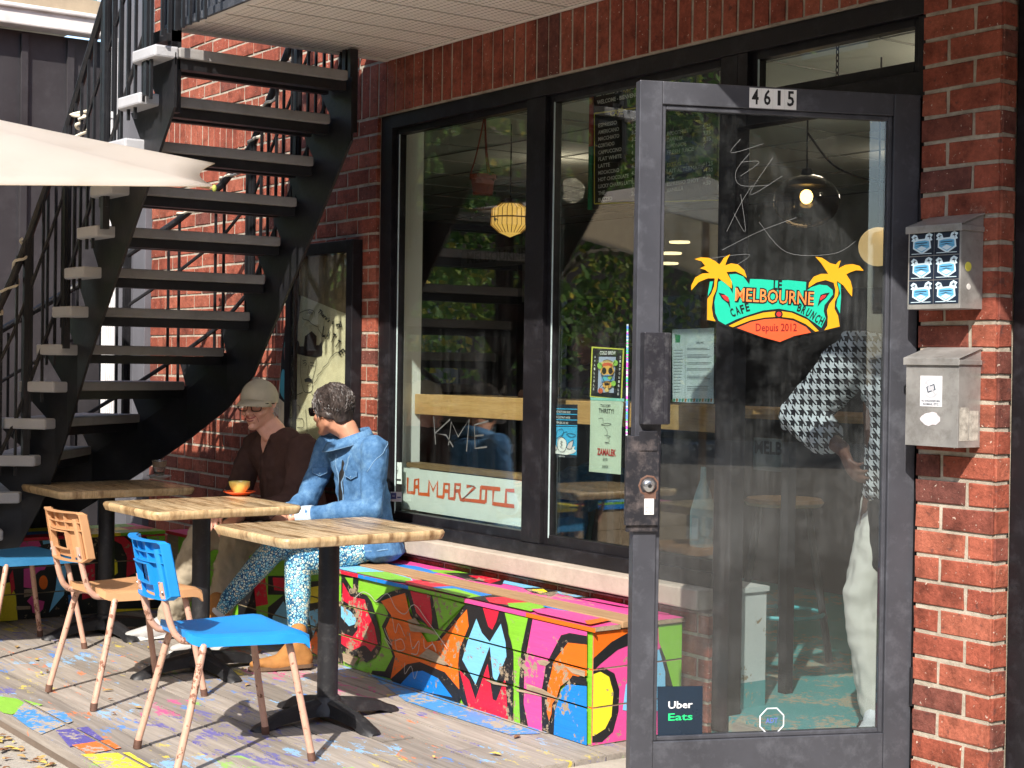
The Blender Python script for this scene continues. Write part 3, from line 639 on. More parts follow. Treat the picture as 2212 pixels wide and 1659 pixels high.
# top landing post and bracket plates
m = MB(); m.box((-3.09, -1.17, 2.40), (-3.05, -1.125, 4.2)); m.box((-3.20, -1.20, 2.70), (-3.05, -1.126, 2.75)); m.box((-3.07, -.30, 2.40), (-3.045, -.26, 2.78)); m.build('landing_bracket', STEEL, ST)
def railing(off, nm, z_hi):
    m = MB(); hand = []; low = []
    for k, (I, al, hd, z) in enumerate(tr_):
        base = I+al*off+hd*.125; hand.append(base+_z*(z+.86)); low.append(base+_z*(z+.12))
        for j, dx in enumerate((-.02, .055)):
            b_ = base+hd*dx; m.box((b_.x-.006, b_.y-.006, z-.10), (b_.x+.006, b_.y+.006, z+.85-.18*dx/.16), 0)
        if k % 3 == 0: m.box((base.x-.016, base.y-.016, z-.2), (base.x+.016, base.y+.016, z+.86))
    ext = [hand[0]+Vector((.5, 0, .53)), hand[0]+Vector((.3, 0, .34))]
    m.tube(ext+hand, .019, 10); 
    m.tube([p for p in low], .011, 6)
    mid = [p+_z*-.28 for p in hand]; m.tube(mid, .009, 6)
    if off < 0:
        for i in range(1, 8): x_ = -3.05+i*.07; m.box((x_-.006, -1.25, 2.7), (x_+.006, -1.238, 4.2))
        for i in range(7): x_ = -3.6+i*.085; m.box((x_-.006, -1.25, 2.45), (x_+.006, -1.238, 3.9))
        m.tube([(-3.75, -1.24, 3.06), (-2.6, -1.24, 4.2)], .019, 8)
    m.build('railing', STEEL, ST, smooth=False); return hand
hw = railing(WID+.05, 'wall', 0); ho = railing(-.10, 'street', 0)
def rope(path, name, label, turns, r0, rr):
    P = spline(path, 8); out = []; L = 0
    for i, p in enumerate(P):
        t = i/len(P); d = (P[min(i+1, len(P)-1)]-P[max(i-1, 0)]); u, v = fr(d); a = t*turns*2*math.pi
        out.append(p+(u*math.cos(a)+v*math.sin(a))*r0*(1+.5*math.sin(i*1.7)))
    m = MB(); m.tube(spline(out, 3), rr, 6); return tag(m.build(name, M('cream_rope', (.62, .56, .44), .8), None, smooth=True), label, 'rope')
rope(hw[0:9], 'rope', 'cream rope wound round the staircase handrail nearest the brick wall', 9, .028, .008)
rope(ho[9:12], 'rope', 'cream rope wound round the staircase handrail nearest the street', 3, .028, .007)
m = MB(); c = ho[5]+Vector((0, 0, -.25)); r = random.Random(2); P = []
for i in range(26): P.append(c+Vector((r.uniform(-.06, .06), r.uniform(-.03, .03), .12-i*.013)))
m.tube(spline(P, 4), .008, 6); tag(m.build('rope_bundle', MATS['cream_rope'], None, smooth=True), 'tangled bundle of cream rope hanging from the staircase rail', 'rope')
# ================================================================== umbrella
UM = thing('patio_umbrella', 'large cream fabric patio umbrella at the left in front of the stairs', 'umbrella', (-3.7, -2.4, -.02))
FAB = M('cream_canvas', (.62, .585, .54), .85, 0, .08, 2, .25, 300, .15, (.40, .34, .27), .25)
kk = FAB.node_tree; tl = kk.nodes.new('ShaderNodeBsdfTranslucent'); tl.inputs[0].default_value = (.85, .74, .58, 1); mx = kk.nodes.new('ShaderNodeMixShader'); mx.inputs[0].default_value = .55
kk.links.new(kk.nodes['Principled BSDF'].outputs[0], mx.inputs[1]); kk.links.new(tl.outputs[0], mx.inputs[2]); kk.links.new(mx.outputs[0], kk.nodes['Material Output'].inputs[0])
apex = Vector((-3.78, -2.46, 2.50)); tips = [at(463, 402, 2, 2.0), Vector((-2.92, -3.9, 1.86)), Vector((-5.15, -3.7, 2.0)), Vector((-4.75, -1.40, 2.30)), CAM+ray(464, 352)*6.6]
m = MB(); NG = 12; NT_ = len(tips)
for q_ in range(NT_):
    A, Bq = tips[q_], tips[(q_+1) % NT_]; idx = {}
    for i in range(NG+1):
        for j in range(i+1):
            edgept = A.lerp(Bq, j/i) if i else A
            p_ = apex.lerp(edgept, i/NG); f_ = (j/i if i else 0); side = 4*f_*(1-f_); sag = .035 if q_ == NT_-1 else .05
            p_ = p_+Vector((0, 0, -.012*math.sin(math.pi*i/NG)))+(apex-edgept)*(sag*side*(i/NG)**3)+Vector((0, 0, -.015*side*i/NG))
            idx[(i, j)] = len(m.v); m.v.append(p_)
    for i in range(NG):
        for j in range(i+1):
            m.f.append((idx[(i, j)], idx[(i+1, j)], idx[(i+1, j+1)])); m.m.append(0); m.c.append(.5)
            if j < i: m.f.append((idx[(i, j)], idx[(i+1, j+1)], idx[(i, j+1)])); m.m.append(0); m.c.append(.5)
cn = m.build('canopy', FAB, UM, smooth=True, auto=False)
bmx = bmesh.new(); bmx.from_mesh(cn.data); bmesh.ops.remove_doubles(bmx, verts=bmx.verts, dist=.0005); bmx.to_mesh(cn.data); bmx.free()
sm = cn.modifiers.new('s', 'SOLIDIFY'); sm.thickness = .004
for t_ in tips[:4]:
    q = MB(); q.tube([apex-_z*.06, apex.lerp(t_, .5)-_z*.075, t_-_z*.008], .008, 6); q.build('rib', M('rib_wood', (.35, .22, .11), .5), UM, smooth=True)
    q = MB(); q.ell(t_-_z*.008, (.009, .009, .014), 10); q.build('rib_cap', M('lime_cap', (.34, .38, .07), .6), UM, smooth=True)
q = MB(); q.tube([(-3.78, -2.46, -.02), apex], .024, 12); q.build('pole', MATS['rib_wood'], UM, smooth=True)
q = MB(); q.box((-3.95, -2.65, -.054), (-3.49, -2.19, -.02)); q.tube([(-3.72, -2.42, -.05), (-3.72, -2.42, .25)], .035, 12); q.build('base', IRON, UM, bevel=.01)
# ================================================================== tables
def tabletop_mat(name, ax, seed):
    k = NT(name); sc = (22, 2.4, 22) if ax == 'y' else (2.4, 22, 22); v = k.co(sc); g1 = k.noise(1.1+seed*.07, 7, .62, v, 1.6); g2 = k.noise(5, 5, .7, v)
    blk = k.n('ShaderNodeTexVoronoi'); blk.inputs['Scale'].default_value = 1.; k.l(k.co((.0001, 9, .0001) if ax != 'y' else (9, .0001, .0001)), blk.inputs['Vector']); sp = k.n('ShaderNodeSeparateColor'); k.l(blk.outputs['Color'], sp.inputs[0])
    c = k.ramp(g1, [(.30, (.11, .065, .03)), (.41, (.30, .19, .09)), (.52, (.55, .40, .23)), (.68, (.70, .57, .38))])
    c = k.mix(1., c, k.ramp(sp.outputs[0], [(0, .55), (1, 1.12)]), 'MULTIPLY'); c = k.mix(1., c, k.ramp(g2, [(.3, .82), (.7, 1.1)]), 'MULTIPLY')
    k.bump(g2, .12, .0015); return k.set(c, k.ramp(g2, [(.3, .24), (.7, .36)]), None, .5)
TEDGE = WOOD('table_edge_wood', (.40, .26, .12), (.66, .49, .28), .45, (22, 22, 3), .3, (.16, .085, .035))
def table(cx, cy, label, seed, hx=.285, hy=.335, ang=0):
    t = thing('cafe_table', label, 'table', (cx, cy, 0), 'wooden cafe tables on the deck')
    R = Matrix.Translation((cx, cy, 0)) @ Matrix.Rotation(ang, 4, 'Z')
    m = MB(); c_ = .035; P = []
    for sx, sy, a0 in ((1, 1, 0), (-1, 1, 90), (-1, -1, 180), (1, -1, 270)):
        for i in range(5): a = math.radians(a0+i*22.5); P.append(((sx*(hx-c_)+c_*math.cos(a)), (sy*(hy-c_)+c_*math.sin(a))))
    n = len(P); lay = [(.0, .726), (.004, .7245), (.008, .716), (.006, .706), (.0, .692), (-.012, .688)]
    o0 = len(m.v)
    for d_, z in lay:
        for x, y in P: s1 = 1+d_/hx-.004; s2 = 1+d_/hy-.004; m.v.append(R @ Vector((x*s1, y*s2, z)))
    for L_ in range(len(lay)-1):
        for i in range(n): m.f.append((o0+L_*n+i, o0+(L_+1)*n+i, o0+(L_+1)*n+(i+1) % n, o0+L_*n+(i+1) % n)); m.m.append(1); m.c.append(.5)
    m.f.append(tuple(range(o0, o0+n))); m.f.append(tuple(range(o0+(len(lay)-1)*n, o0+len(lay)*n))[::-1]); m.m += [0, 1]; m.c += [.5, .5]
    m.build('tabletop', [tabletop_mat('tabletop_wood_%d' % seed, 'x' if seed != 1 else 'x', seed), TEDGE], t, smooth=True)
    m = MB(); m.tube([R @ Vector((0, 0, .075)), R @ Vector((0, 0, .675))], .039, 24); m.build('post', IRON, t, smooth=True)
    m = MB(); m.box((-.13, -.13, .674), (.13, .13, .687), 0, R); m.build('top_plate', IRON, t)
    m = MB(); m.lathe([(.02, .10), (.045, .095), (.052, .075), (.075, .055), (.08, .03), (.0, .03)], R @ Vector((0, 0, 0)), 24)
    for q_ in range(4):
        a = math.pi/2*q_+math.radians(4); dr = R.to_3x3() @ Vector((math.cos(a), math.sin(a), 0)); c0 = R @ Vector((0, 0, 0)); pr = Vector((-dr.y, dr.x, 0)); sec = []
        for s_, wz, hz, zb in ((.03, .040, .058, .030), (.12, .034, .050, .026), (.22, .031, .040, .016), (.27, .036, .030, .002), (.305, .034, .020, .0), (.32, .018, .010, .0)):
            cc_ = c0+dr*s_; sec.append([cc_-pr*wz+_z*zb, cc_-pr*wz*.75+_z*(zb+hz*.8), cc_-pr*wz*.3+_z*(zb+hz), cc_+pr*wz*.3+_z*(zb+hz), cc_+pr*wz*.75+_z*(zb+hz*.8), cc_+pr*wz+_z*zb])
        o0 = len(m.v); [m.v.extend(s_) for s_ in sec]
        for i in range(len(sec)-1):
            for j in range(6): m.f.append((o0+i*6+j, o0+i*6+(j+1) % 6, o0+(i+1)*6+(j+1) % 6, o0+(i+1)*6+j)); m.m.append(0); m.c.append(.5)
        m.f.append(tuple(o0+j for j in range(6))); m.f.append(tuple(o0+(len(sec)-1)*6+j for j in range(6))[::-1]); m.m += [0, 0]; m.c += [.5, .5]
    m.build('foot_cross', IRON, t, smooth=True)
    return t
table(-1.92, -1.01, 'nearest wooden cafe table, empty top, on a black cast iron base', 1)
table(-3.04, -1.01, 'wooden cafe table with the yellow cup on the orange saucer', 2)
table(-4.15, -1.00, 'farthest wooden cafe table, in shade, with a glass tumbler on it', 3)
TZ = .7275
# cup, saucer, spoon, tumbler
SAU = M('orange_glaze', (.80, .10, .015), .2, 0, .05, 4, .02, 30, .6)
cpos = at(517, 1070, 2, TZ)
m = MB(); m.lathe([(0, .004), (.030, .002), (.034, 0), (.038, .002), (.060, .010), (.073, .017), (.0735, .0195), (.060, .014), (.036, .007), (0, .006)], cpos, 36)
s_ = tag(m.build('saucer', SAU, None, smooth=True), 'glossy orange saucer under the yellow cup', 'saucer')
m = MB(); m.lathe([(0, .008), (.020, .008), (.022, .0075), (.024, .012), (.036, .026), (.046, .048), (.0495, .064), (.0475, .064), (.043, .047), (.033, .028), (0, .018)], cpos, 36); m.lathe([(0, .054), (.0445, .054)], cpos, 30, 1)
cup = tag(m.build('cup', [M('yellow_glaze', (.80, .66, .16), .22, 0, .05, 4, .02, 30, .6), M('coffee', (.09, .035, .012), .3)], None, smooth=True), 'yellow coffee cup on the orange saucer', 'cup')
hdir = Vector((-.4, .9, 0)).normalized(); m = MB(); m.tube(spline([cpos+hdir*.044+_z*.054, cpos+hdir*.062+_z*.056, cpos+hdir*.068+_z*.042, cpos+hdir*.056+_z*.028, cpos+hdir*.036+_z*.026], 5), .0045, 8); m.build('handle', MATS['yellow_glaze'], cup, smooth=True)
CHR = M('cutlery_steel', (.55, .55, .56), .2, 1.)
m = MB(); a = cpos+Vector((-.085, -.035, .023)); b_ = cpos+Vector((-.01, -.055, .014)); m.bar(a, b_, .005, .002, 0, _z); m.ell(b_+Vector((.012, 0, 0)), (.016, .009, .003), 10); m.build('teaspoon', CHR, None); tag(bpy.data.objects['teaspoon'], 'steel teaspoon resting on the orange saucer', 'spoon')
gpos = at(344, 1033, 2, TZ)
m = MB(); m.lathe([(0, .003), (.03, .002), (.035, 0), (.052, .007), (.062, .013), (.0625, .015), (.05, .010), (.03, .006), (0, .005)], gpos, 32); tag(m.build('saucer', M('white_china', (.72, .72, .70), .25, 0, .04), None, smooth=True), 'white saucer under the glass tumbler', 'saucer')
k = NT('tumbler_glass'); k.b.inputs['Transmission Weight'].default_value = .85; k.set((.80, .76, .70), .08, None, .5)
m = MB(); m.lathe([(0, .0155), (.024, .0155), (.027, .02), (.033, .06), (.040, .095), (.038, .095), (.031, .06), (.024, .024), (0, .022)], gpos, 9, 0); m.lathe([(0, .0235), (.0235, .024), (.026, .035), (0, .035)], gpos, 20, 1); m.lathe([(.0328, .060), (.0385, .088), (.0375, .088), (.0318, .060)], gpos, 20, 2)
tag(m.build('glass_tumbler', [k.m, MATS['coffee'], M('foam_residue', (.42, .30, .20), .7)], None, smooth=True), 'faceted glass tumbler with coffee foam left inside', 'glass')
# ================================================================== chairs
TUBE = PAINT('pink_beige_enamel', (.56, .33, .24), .62, (.22, .10, .06), .38, (6, 6, 6))
def chair(cx, cy, rot, plastic, label, hue):
    t = thing('school_chair', label, 'chair', (cx, cy, 0), 'moulded plastic chairs on the deck', rot)
    R = t.matrix_basis.copy()
    def W(x, y, z): return R @ Vector((x, y, z))
    # seat: shallow moulded pan, front edge rolled down
    m = MB(); NX, NY_ = 14, 14
    def seat(u, v, dz=0):                            # u -1..1 across, v 0..1 back to front
        hw_ = .165+.055*min(1, v*1.4); y = -.18+.41*v; rc = .03
        x = u*hw_; e = max(0, abs(u)-.86)/.14; z = .445-.012*(1-u*u)*(1-(2*v-1)**2)-.010*e*e
        if v > .86: z -= .022*((v-.86)/.14)**2
        if v < .12: z += .010*((.12-v)/.12)
        if e > 0 and (v < .07 or v > .93): y += (.012 if v < .07 else -.012)*e
        return W(x, y, z+dz)
    o0 = len(m.v)
    for dz in (0, -.006):
        for i in range(NX+1):
            for j in range(NY_+1): m.v.append(seat(-1+2*i/NX, j/NY_, dz))
    n1 = (NX+1)*(NY_+1)
    for L_ in (0, 1):
        for i in range(NX):
            for j in range(NY_): a_ = o0+L_*n1+i*(NY_+1)+j; m.f.append((a_, a_+1, a_+NY_+2, a_+NY_+1)); m.m.append(0); m.c.append(.5)
    rim = [(i, 0) for i in range(NX+1)]+[(NX, j) for j in range(1, NY_+1)]+[(i, NY_) for i in range(NX-1, -1, -1)]+[(0, j) for j in range(NY_-1, 0, -1)]
    P = [m.v[o0+i*(NY_+1)+j].copy() for i, j in rim]; c0 = W(0, 0, .44)
    o1 = len(m.v); m.v += P; m.v += [p-_z*.030+(p-c0)*.012 for p in P]; m.v += [p-_z*.030-(p-c0)*.012 for p in P]; n = len(P)
    for L_ in (0, 1):
        for i in range(n): m.f.append((o1+L_*n+i, o1+L_*n+(i+1) % n, o1+(L_+1)*n+(i+1) % n, o1+(L_+1)*n+i)); m.m.append(0); m.c.append(.5)
    m.build('seat', plastic, t, smooth=True)
    # backrest: hollow moulded panel, ribs behind, grip hole
    m = MB()
    def bk(u, z, off=0):                             # u -1..1, z height, off behind(+)
        z = .562+(z-.528)*.70; hwid = .170-.012*((z-.60)/.18)**2-(.0 if z < .76 else .012); lean = (z-.45)*.20
        y = -.232-lean+.045*u*u; return W(u*hwid, y-off+.0, z)
    us = [-1, -.8, -.45, -.38, 0, .38, .45, .8, 1]; zs = [.545, .560, .590, .61, .690, .705, .745, .795]
    hole = (3, 5, 2, 4)                              # u index range, z index range
    for i in range(len(us)-1):
        for j in range(len(zs)-1):
            if 3 <= i < 5 and 2 <= j < 4: continue
            sub = 3
            for a_ in range(sub):
                u0 = us[i]+(us[i+1]-us[i])*a_/sub; u1 = us[i]+(us[i+1]-us[i])*(a_+1)/sub
                if 3 <= i < 5 and j == 2+0: pass
                m.add([bk(u0, zs[j]), bk(u1, zs[j]), bk(u1, zs[j+1]), bk(u0, zs[j+1]), bk(u0, zs[j], .005), bk(u1, zs[j], .005), bk(u1, zs[j+1], .005), bk(u0, zs[j+1], .005)], [(0, 1, 2, 3), (7, 6, 5, 4), (0, 4, 5, 1), (2, 6, 7, 3)])
    def rib(u0, z0, u1, z1, dep=.026, tk=.005, s_=8):
        for i in range(s_):
            a0, b0 = u0+(u1-u0)*i/s_, z0+(z1-z0)*i/s_; a1, b1 = u0+(u1-u0)*(i+1)/s_, z0+(z1-z0)*(i+1)/s_
            du = tk/.17 if abs(z1-z0) > abs(u1-u0)*.17 else 0; dzz = 0 if du else tk
            m.add([bk(a0-du/2, b0-dzz/2, .005), bk(a0+du/2, b0+dzz/2, .005), bk(a0+du/2, b0+dzz/2, dep), bk(a0-du/2, b0-dzz/2, dep), bk(a1-du/2, b1-dzz/2, .005), bk(a1+du/2, b1+dzz/2, .005), bk(a1+du/2, b1+dzz/2, dep), bk(a1-du/2, b1-dzz/2, dep)], [(0, 1, 5, 4), (1, 2, 6, 5), (2, 3, 7, 6), (3, 0, 4, 7), (0, 3, 2, 1), (4, 5, 6, 7)])
    rim2 = [(-1, .55), (-1, .79), (-.92, .80), (.92, .80), (1, .79), (1, .55), (.85, .528), (-.85, .528), (-1, .55)]
    for a_, b_ in zip(rim2[:-1], rim2[1:]): rib(*a_, *b_, .034, .006)
    rib(-1, .745, 1, .745, .022, .005); rib(-.95, .70, .95, .70, .022); rib(-.42, .70, -.42, .80, .02); rib(.42, .70, .42, .80, .02); rib(-.0, .70, 0, .80, .018)
    rib(-.40, .590, -.40, .690, .026); rib(.40, .590, .40, .690, .026); rib(-.4, .690, .4, .690, .030); rib(-.4, .590, .4, .590, .022); rib(-.42, .53, -.42, .59, .018); rib(.42, .53, .42, .59, .018)
    for sx in (-1, 1):
        P = [bk(sx*.72, z, .010) for z in (.53, .60, .70, .765)]; m.tube(P, .0145, 10)
        m.lathe([(0, .003), (.005, .002), (.006, 0)], bk(sx*.80, .565, .034), 8, 1, (bk(0, .5, .1)-bk(0, .5, 0)))
    m.build('backrest', [plastic, CHR], t)
    # bent steel tube frame
    for sx in (-1, 1):
        m = MB(); m.tube(spline([W(sx*.122, -.262, .62), W(sx*.122, -.248, .55), W(sx*.124, -.228, .475), W(sx*.126, -.205, .436), W(sx*.127, -.165, .420), W(sx*.128, .0, .418)], 5), .0115, 12)
        m.build('back_tube', TUBE, t, smooth=True)
    m = MB(); m.tube([W(-.165, -.12, .412), W(.165, -.12, .412)], .0115, 10); m.tube([W(-.175, .15, .412), W(.175, .15, .412)], .0115, 10)
    for sx in (-1, 1): m.tube([W(sx*.11, -.16, .418), W(sx*.13, .19, .418)], .0105, 10)
    m.build('seat_rail', TUBE, t, smooth=True)
    for sx in (-1, 1):
        for yb, yf in ((-.12, -.235), (.15, .235)):
            m = MB(); m.tube(spline([W(sx*.12, yb, .412), W(sx*.155, yb+(yf-yb)*.08, .408), W(sx*.178, yb+(yf-yb)*.18, .385), W(sx*.20, yb+(yf-yb)*.6, .19), W(sx*.215, yf, .012)], 5)[:-1]+[W(sx*.215, yf, .012)], [.0125]*17+[.0115]*3+[.0095], 12) if 0 else m.tube(spline([W(sx*.12, yb, .412), W(sx*.155, yb+(yf-yb)*.08, .408), W(sx*.178, yb+(yf-yb)*.18, .385), W(sx*.20, yb+(yf-yb)*.6, .19), W(sx*.215, yf, .012)], 5), .0122, 12)
            lg = m.build('leg', TUBE, t, smooth=True)
            q = MB(); q.tube([W(sx*.2135, yf*.985, .030), W(sx*.2152, yf, .001)], .0142, 12); q.build('foot_cap', RUST, lg, smooth=True)
    return t
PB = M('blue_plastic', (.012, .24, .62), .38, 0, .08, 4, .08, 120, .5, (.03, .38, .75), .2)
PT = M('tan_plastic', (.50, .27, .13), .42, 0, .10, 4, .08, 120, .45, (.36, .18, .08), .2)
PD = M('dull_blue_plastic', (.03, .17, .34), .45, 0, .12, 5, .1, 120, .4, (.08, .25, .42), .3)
chair(-1.655, -1.56, math.radians(-6), PB, 'bright blue plastic chair on pinkish tube legs in front of the nearest table', 0)
chair(-2.755, -1.46, math.radians(3), PT, 'tan brown plastic chair on pinkish tube legs in front of the middle table', 1)
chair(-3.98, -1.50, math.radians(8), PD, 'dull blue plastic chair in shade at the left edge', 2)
# ================================================================== painted benches
PC = dict(k=PAINT('bench_black', (.012, .012, .014), .45), G=PAINT('bench_green', (.20, .50, .03), .5), R=PAINT('bench_red', (.62, .012, .04), .5), O=PAINT('bench_orange', (.78, .14, .008), .55),
          S=PAINT('bench_sky', (.19, .52, .78), .5), P=PAINT('bench_pink', (.68, .07, .28), .45), B=PAINT('bench_blue', (.008, .20, .62), .45), Y=PAINT('bench_yellow', (.82, .68, .03), .6), W=WOOD('bare_board', (.26, .19, .12), (.42, .32, .22), .8, (3, 30, 30), .5))
PK = list(PC); PL = [PC[a] for a in PK]
def face_art(mb, boards, arts, frame, layer=.0005, base='G'):
    """boards: rects in face coords (u0,u1,v0,v1); arts: (outline in face coords, colour); frame(u,v,n)->point"""
    for u0, u1, v0, v1 in boards:
        for li, (pl, colr) in enumerate(arts):
            q = clip(pl, u0+.002, u1-.002, v0+.002, v1-.002)
            if len(q) >= 3: mb.poly([frame(a, b, (li+1)*layer) for a, b in q], PK.index(colr))
BZ = .425; BY = -.43; BX = -1.06
def bw(cx, cy): return c2(cx, cy, 1200, 1900, .5906)
def fxz(pts): return [(lambda p: (p.x, p.z))(at(*bw(a, b), 1, BY-.001)) for a, b in pts]
FA = [([(-900,0),(2600,0),(2600,2500),(-900,2500)],'G'),
 # far stretch seen between the people and the table legs
 ([(-420,430),(-350,440),(-330,620),(-430,640)],'R'), ([(-520,520),(-420,500),(-400,700),(-520,720)],'k'), ([(-330,440),(-140,440),(-150,560),(-330,560)],'k'), ([(-300,450),(-180,455),(-200,540),(-290,530)],'R'),
 ([(-330,640),(-230,560),(-130,640),(-150,900),(-330,900)],'k'), ([(-300,700),(-230,600),(-165,720),(-180,880),(-300,860)],'S'),
 ([(-130,480),(20,470),(20,640),(-110,650)],'k'), ([(-110,520),(20,500),(20,600),(-80,620)],'Y'), ([(-150,620),(150,600),(150,1000),(-150,900)],'k'), ([(-120,680),(20,640),(100,720),(60,900),(-100,830)],'S'),
 ([(-100,760),(-70,690),(-40,820),(0,700),(40,860),(20,960),(-110,900)],'k'), ([(-90,800),(-60,860),(-20,790),(10,880),(0,950),(-100,890)],'O'),
 ([(140,430),(250,440),(240,540),(300,560),(330,600),(360,690),(388,800),(390,900),(350,960),(300,990),(240,950),(180,945),(140,900)],'k'),
 ([(150,480),(200,570),(290,590),(310,670),(350,760),(372,870),(330,920),(296,885),(280,880),(205,915),(140,870)],'R'), ([(140,590),(210,630),(248,690),(244,780),(212,825),(140,800)],'k'), ([(140,630),(200,665),(236,705),(232,745),(190,758),(140,700)],'S'), ([(165,448),(216,455),(216,530)],'G'),
 ([(355,600),(400,560),(470,535),(560,515),(560,640),(600,700),(650,850),(730,870),(930,620),(1010,640),(1000,700),(950,800),(900,940),(910,1200),(880,1260),(480,1120),(450,1090),(330,1060),(340,1040),(420,1045),(470,950),(400,760),(440,680),(410,620)],'k'),
 ([(395,600),(480,568),(548,548),(580,690),(640,780),(690,860),(770,850),(950,640),(1000,650),(960,740),(895,900),(885,1000),(893,1160),(800,1050),(640,985),(560,1000),(455,1095),(485,950),(425,770),(460,690)],'O'),
 ([(470,1120),(560,1000),(640,985),(760,1040),(880,1170),(900,1260),(850,1260)],'k'), ([(520,1125),(590,1050),(660,1040),(760,1090),(850,1210),(700,1180)],'B'),
 ([(545,480),(740,560),(748,640),(765,790),(720,770),(600,700)],'k'), ([(570,490),(705,560),(722,700),(715,775),(620,670)],'R'), ([(722,560),(930,620),(765,775),(750,690)],'G'),
 ([(940,620),(1190,650),(1205,800),(1240,900),(1232,1400),(950,1290),(910,1230),(890,960),(960,800)],'k'),
 ([(1045,640),(1150,655),(1130,730),(1105,780),(1080,760)],'R'), ([(1005,710),(1040,800),(1090,857),(1160,742),(1190,860),(1196,950),(1130,1112),(1110,1080),(1090,885),(1000,1128),(915,970),(950,850)],'S'),
 ([(895,1030),(960,1100),(1000,1222),(1077,995),(1110,1222),(1132,1232),(1190,1080),(1207,1370),(960,1290),(920,1120)],'R'),
 ([(1180,650),(1345,700),(1300,900),(1280,1150),(1290,1400),(1245,1375),(1242,930),(1212,780)],'G'), ([(1335,700),(1370,712),(1325,880),(1308,1100),(1318,1300),(1350,1420),(1285,1400),(1275,1150),(1292,900)],'k'),
 ([(1365,712),(1710,790),(1710,850),(1560,820),(1470,1000),(1440,1150),(1430,1445),(1340,1415),(1308,1250),(1312,1000)],'P'), ([(1545,815),(1600,800),(1710,820),(1710,880),(1590,870),(1520,950),(1465,1180),(1480,1460),(1425,1440),(1420,1180),(1450,1000)],'k'),
 ([(1590,862),(1710,875),(1710,1070),(1620,1080),(1540,1140),(1470,1360),(1455,1300),(1460,1150),(1500,980)],'O'), ([(1620,1068),(1710,1090),(1710,1140),(1640,1120),(1560,1180),(1505,1300),(1505,1460),(1475,1440),(1490,1250)],'k'), ([(1590,1125),(1710,1138),(1710,1560),(1500,1450),(1507,1300),(1550,1160)],'B'),
 # worn bare wood
 ([(570,720),(620,705),(660,760),(740,790),(760,815),(690,800),(590,790)],'W'), ([(640,950),(700,900),(760,930),(830,1000),(800,1005),(720,975)],'W'), ([(1395,975),(1440,970),(1480,985),(1450,1010),(1410,1000)],'W'), ([(1570,1010),(1700,1040),(1700,1080),(1620,1055)],'W'),
 ([(1330,1120),(1440,1160),(1530,1215),(1540,1230),(1420,1200),(1270,1170),(1260,1155),(1330,1165)],'W'), ([(1065,1095),(1200,1120),(1210,1140),(1120,1125)],'W'), ([(160,930),(260,960),(230,1010),(165,980)],'W')]
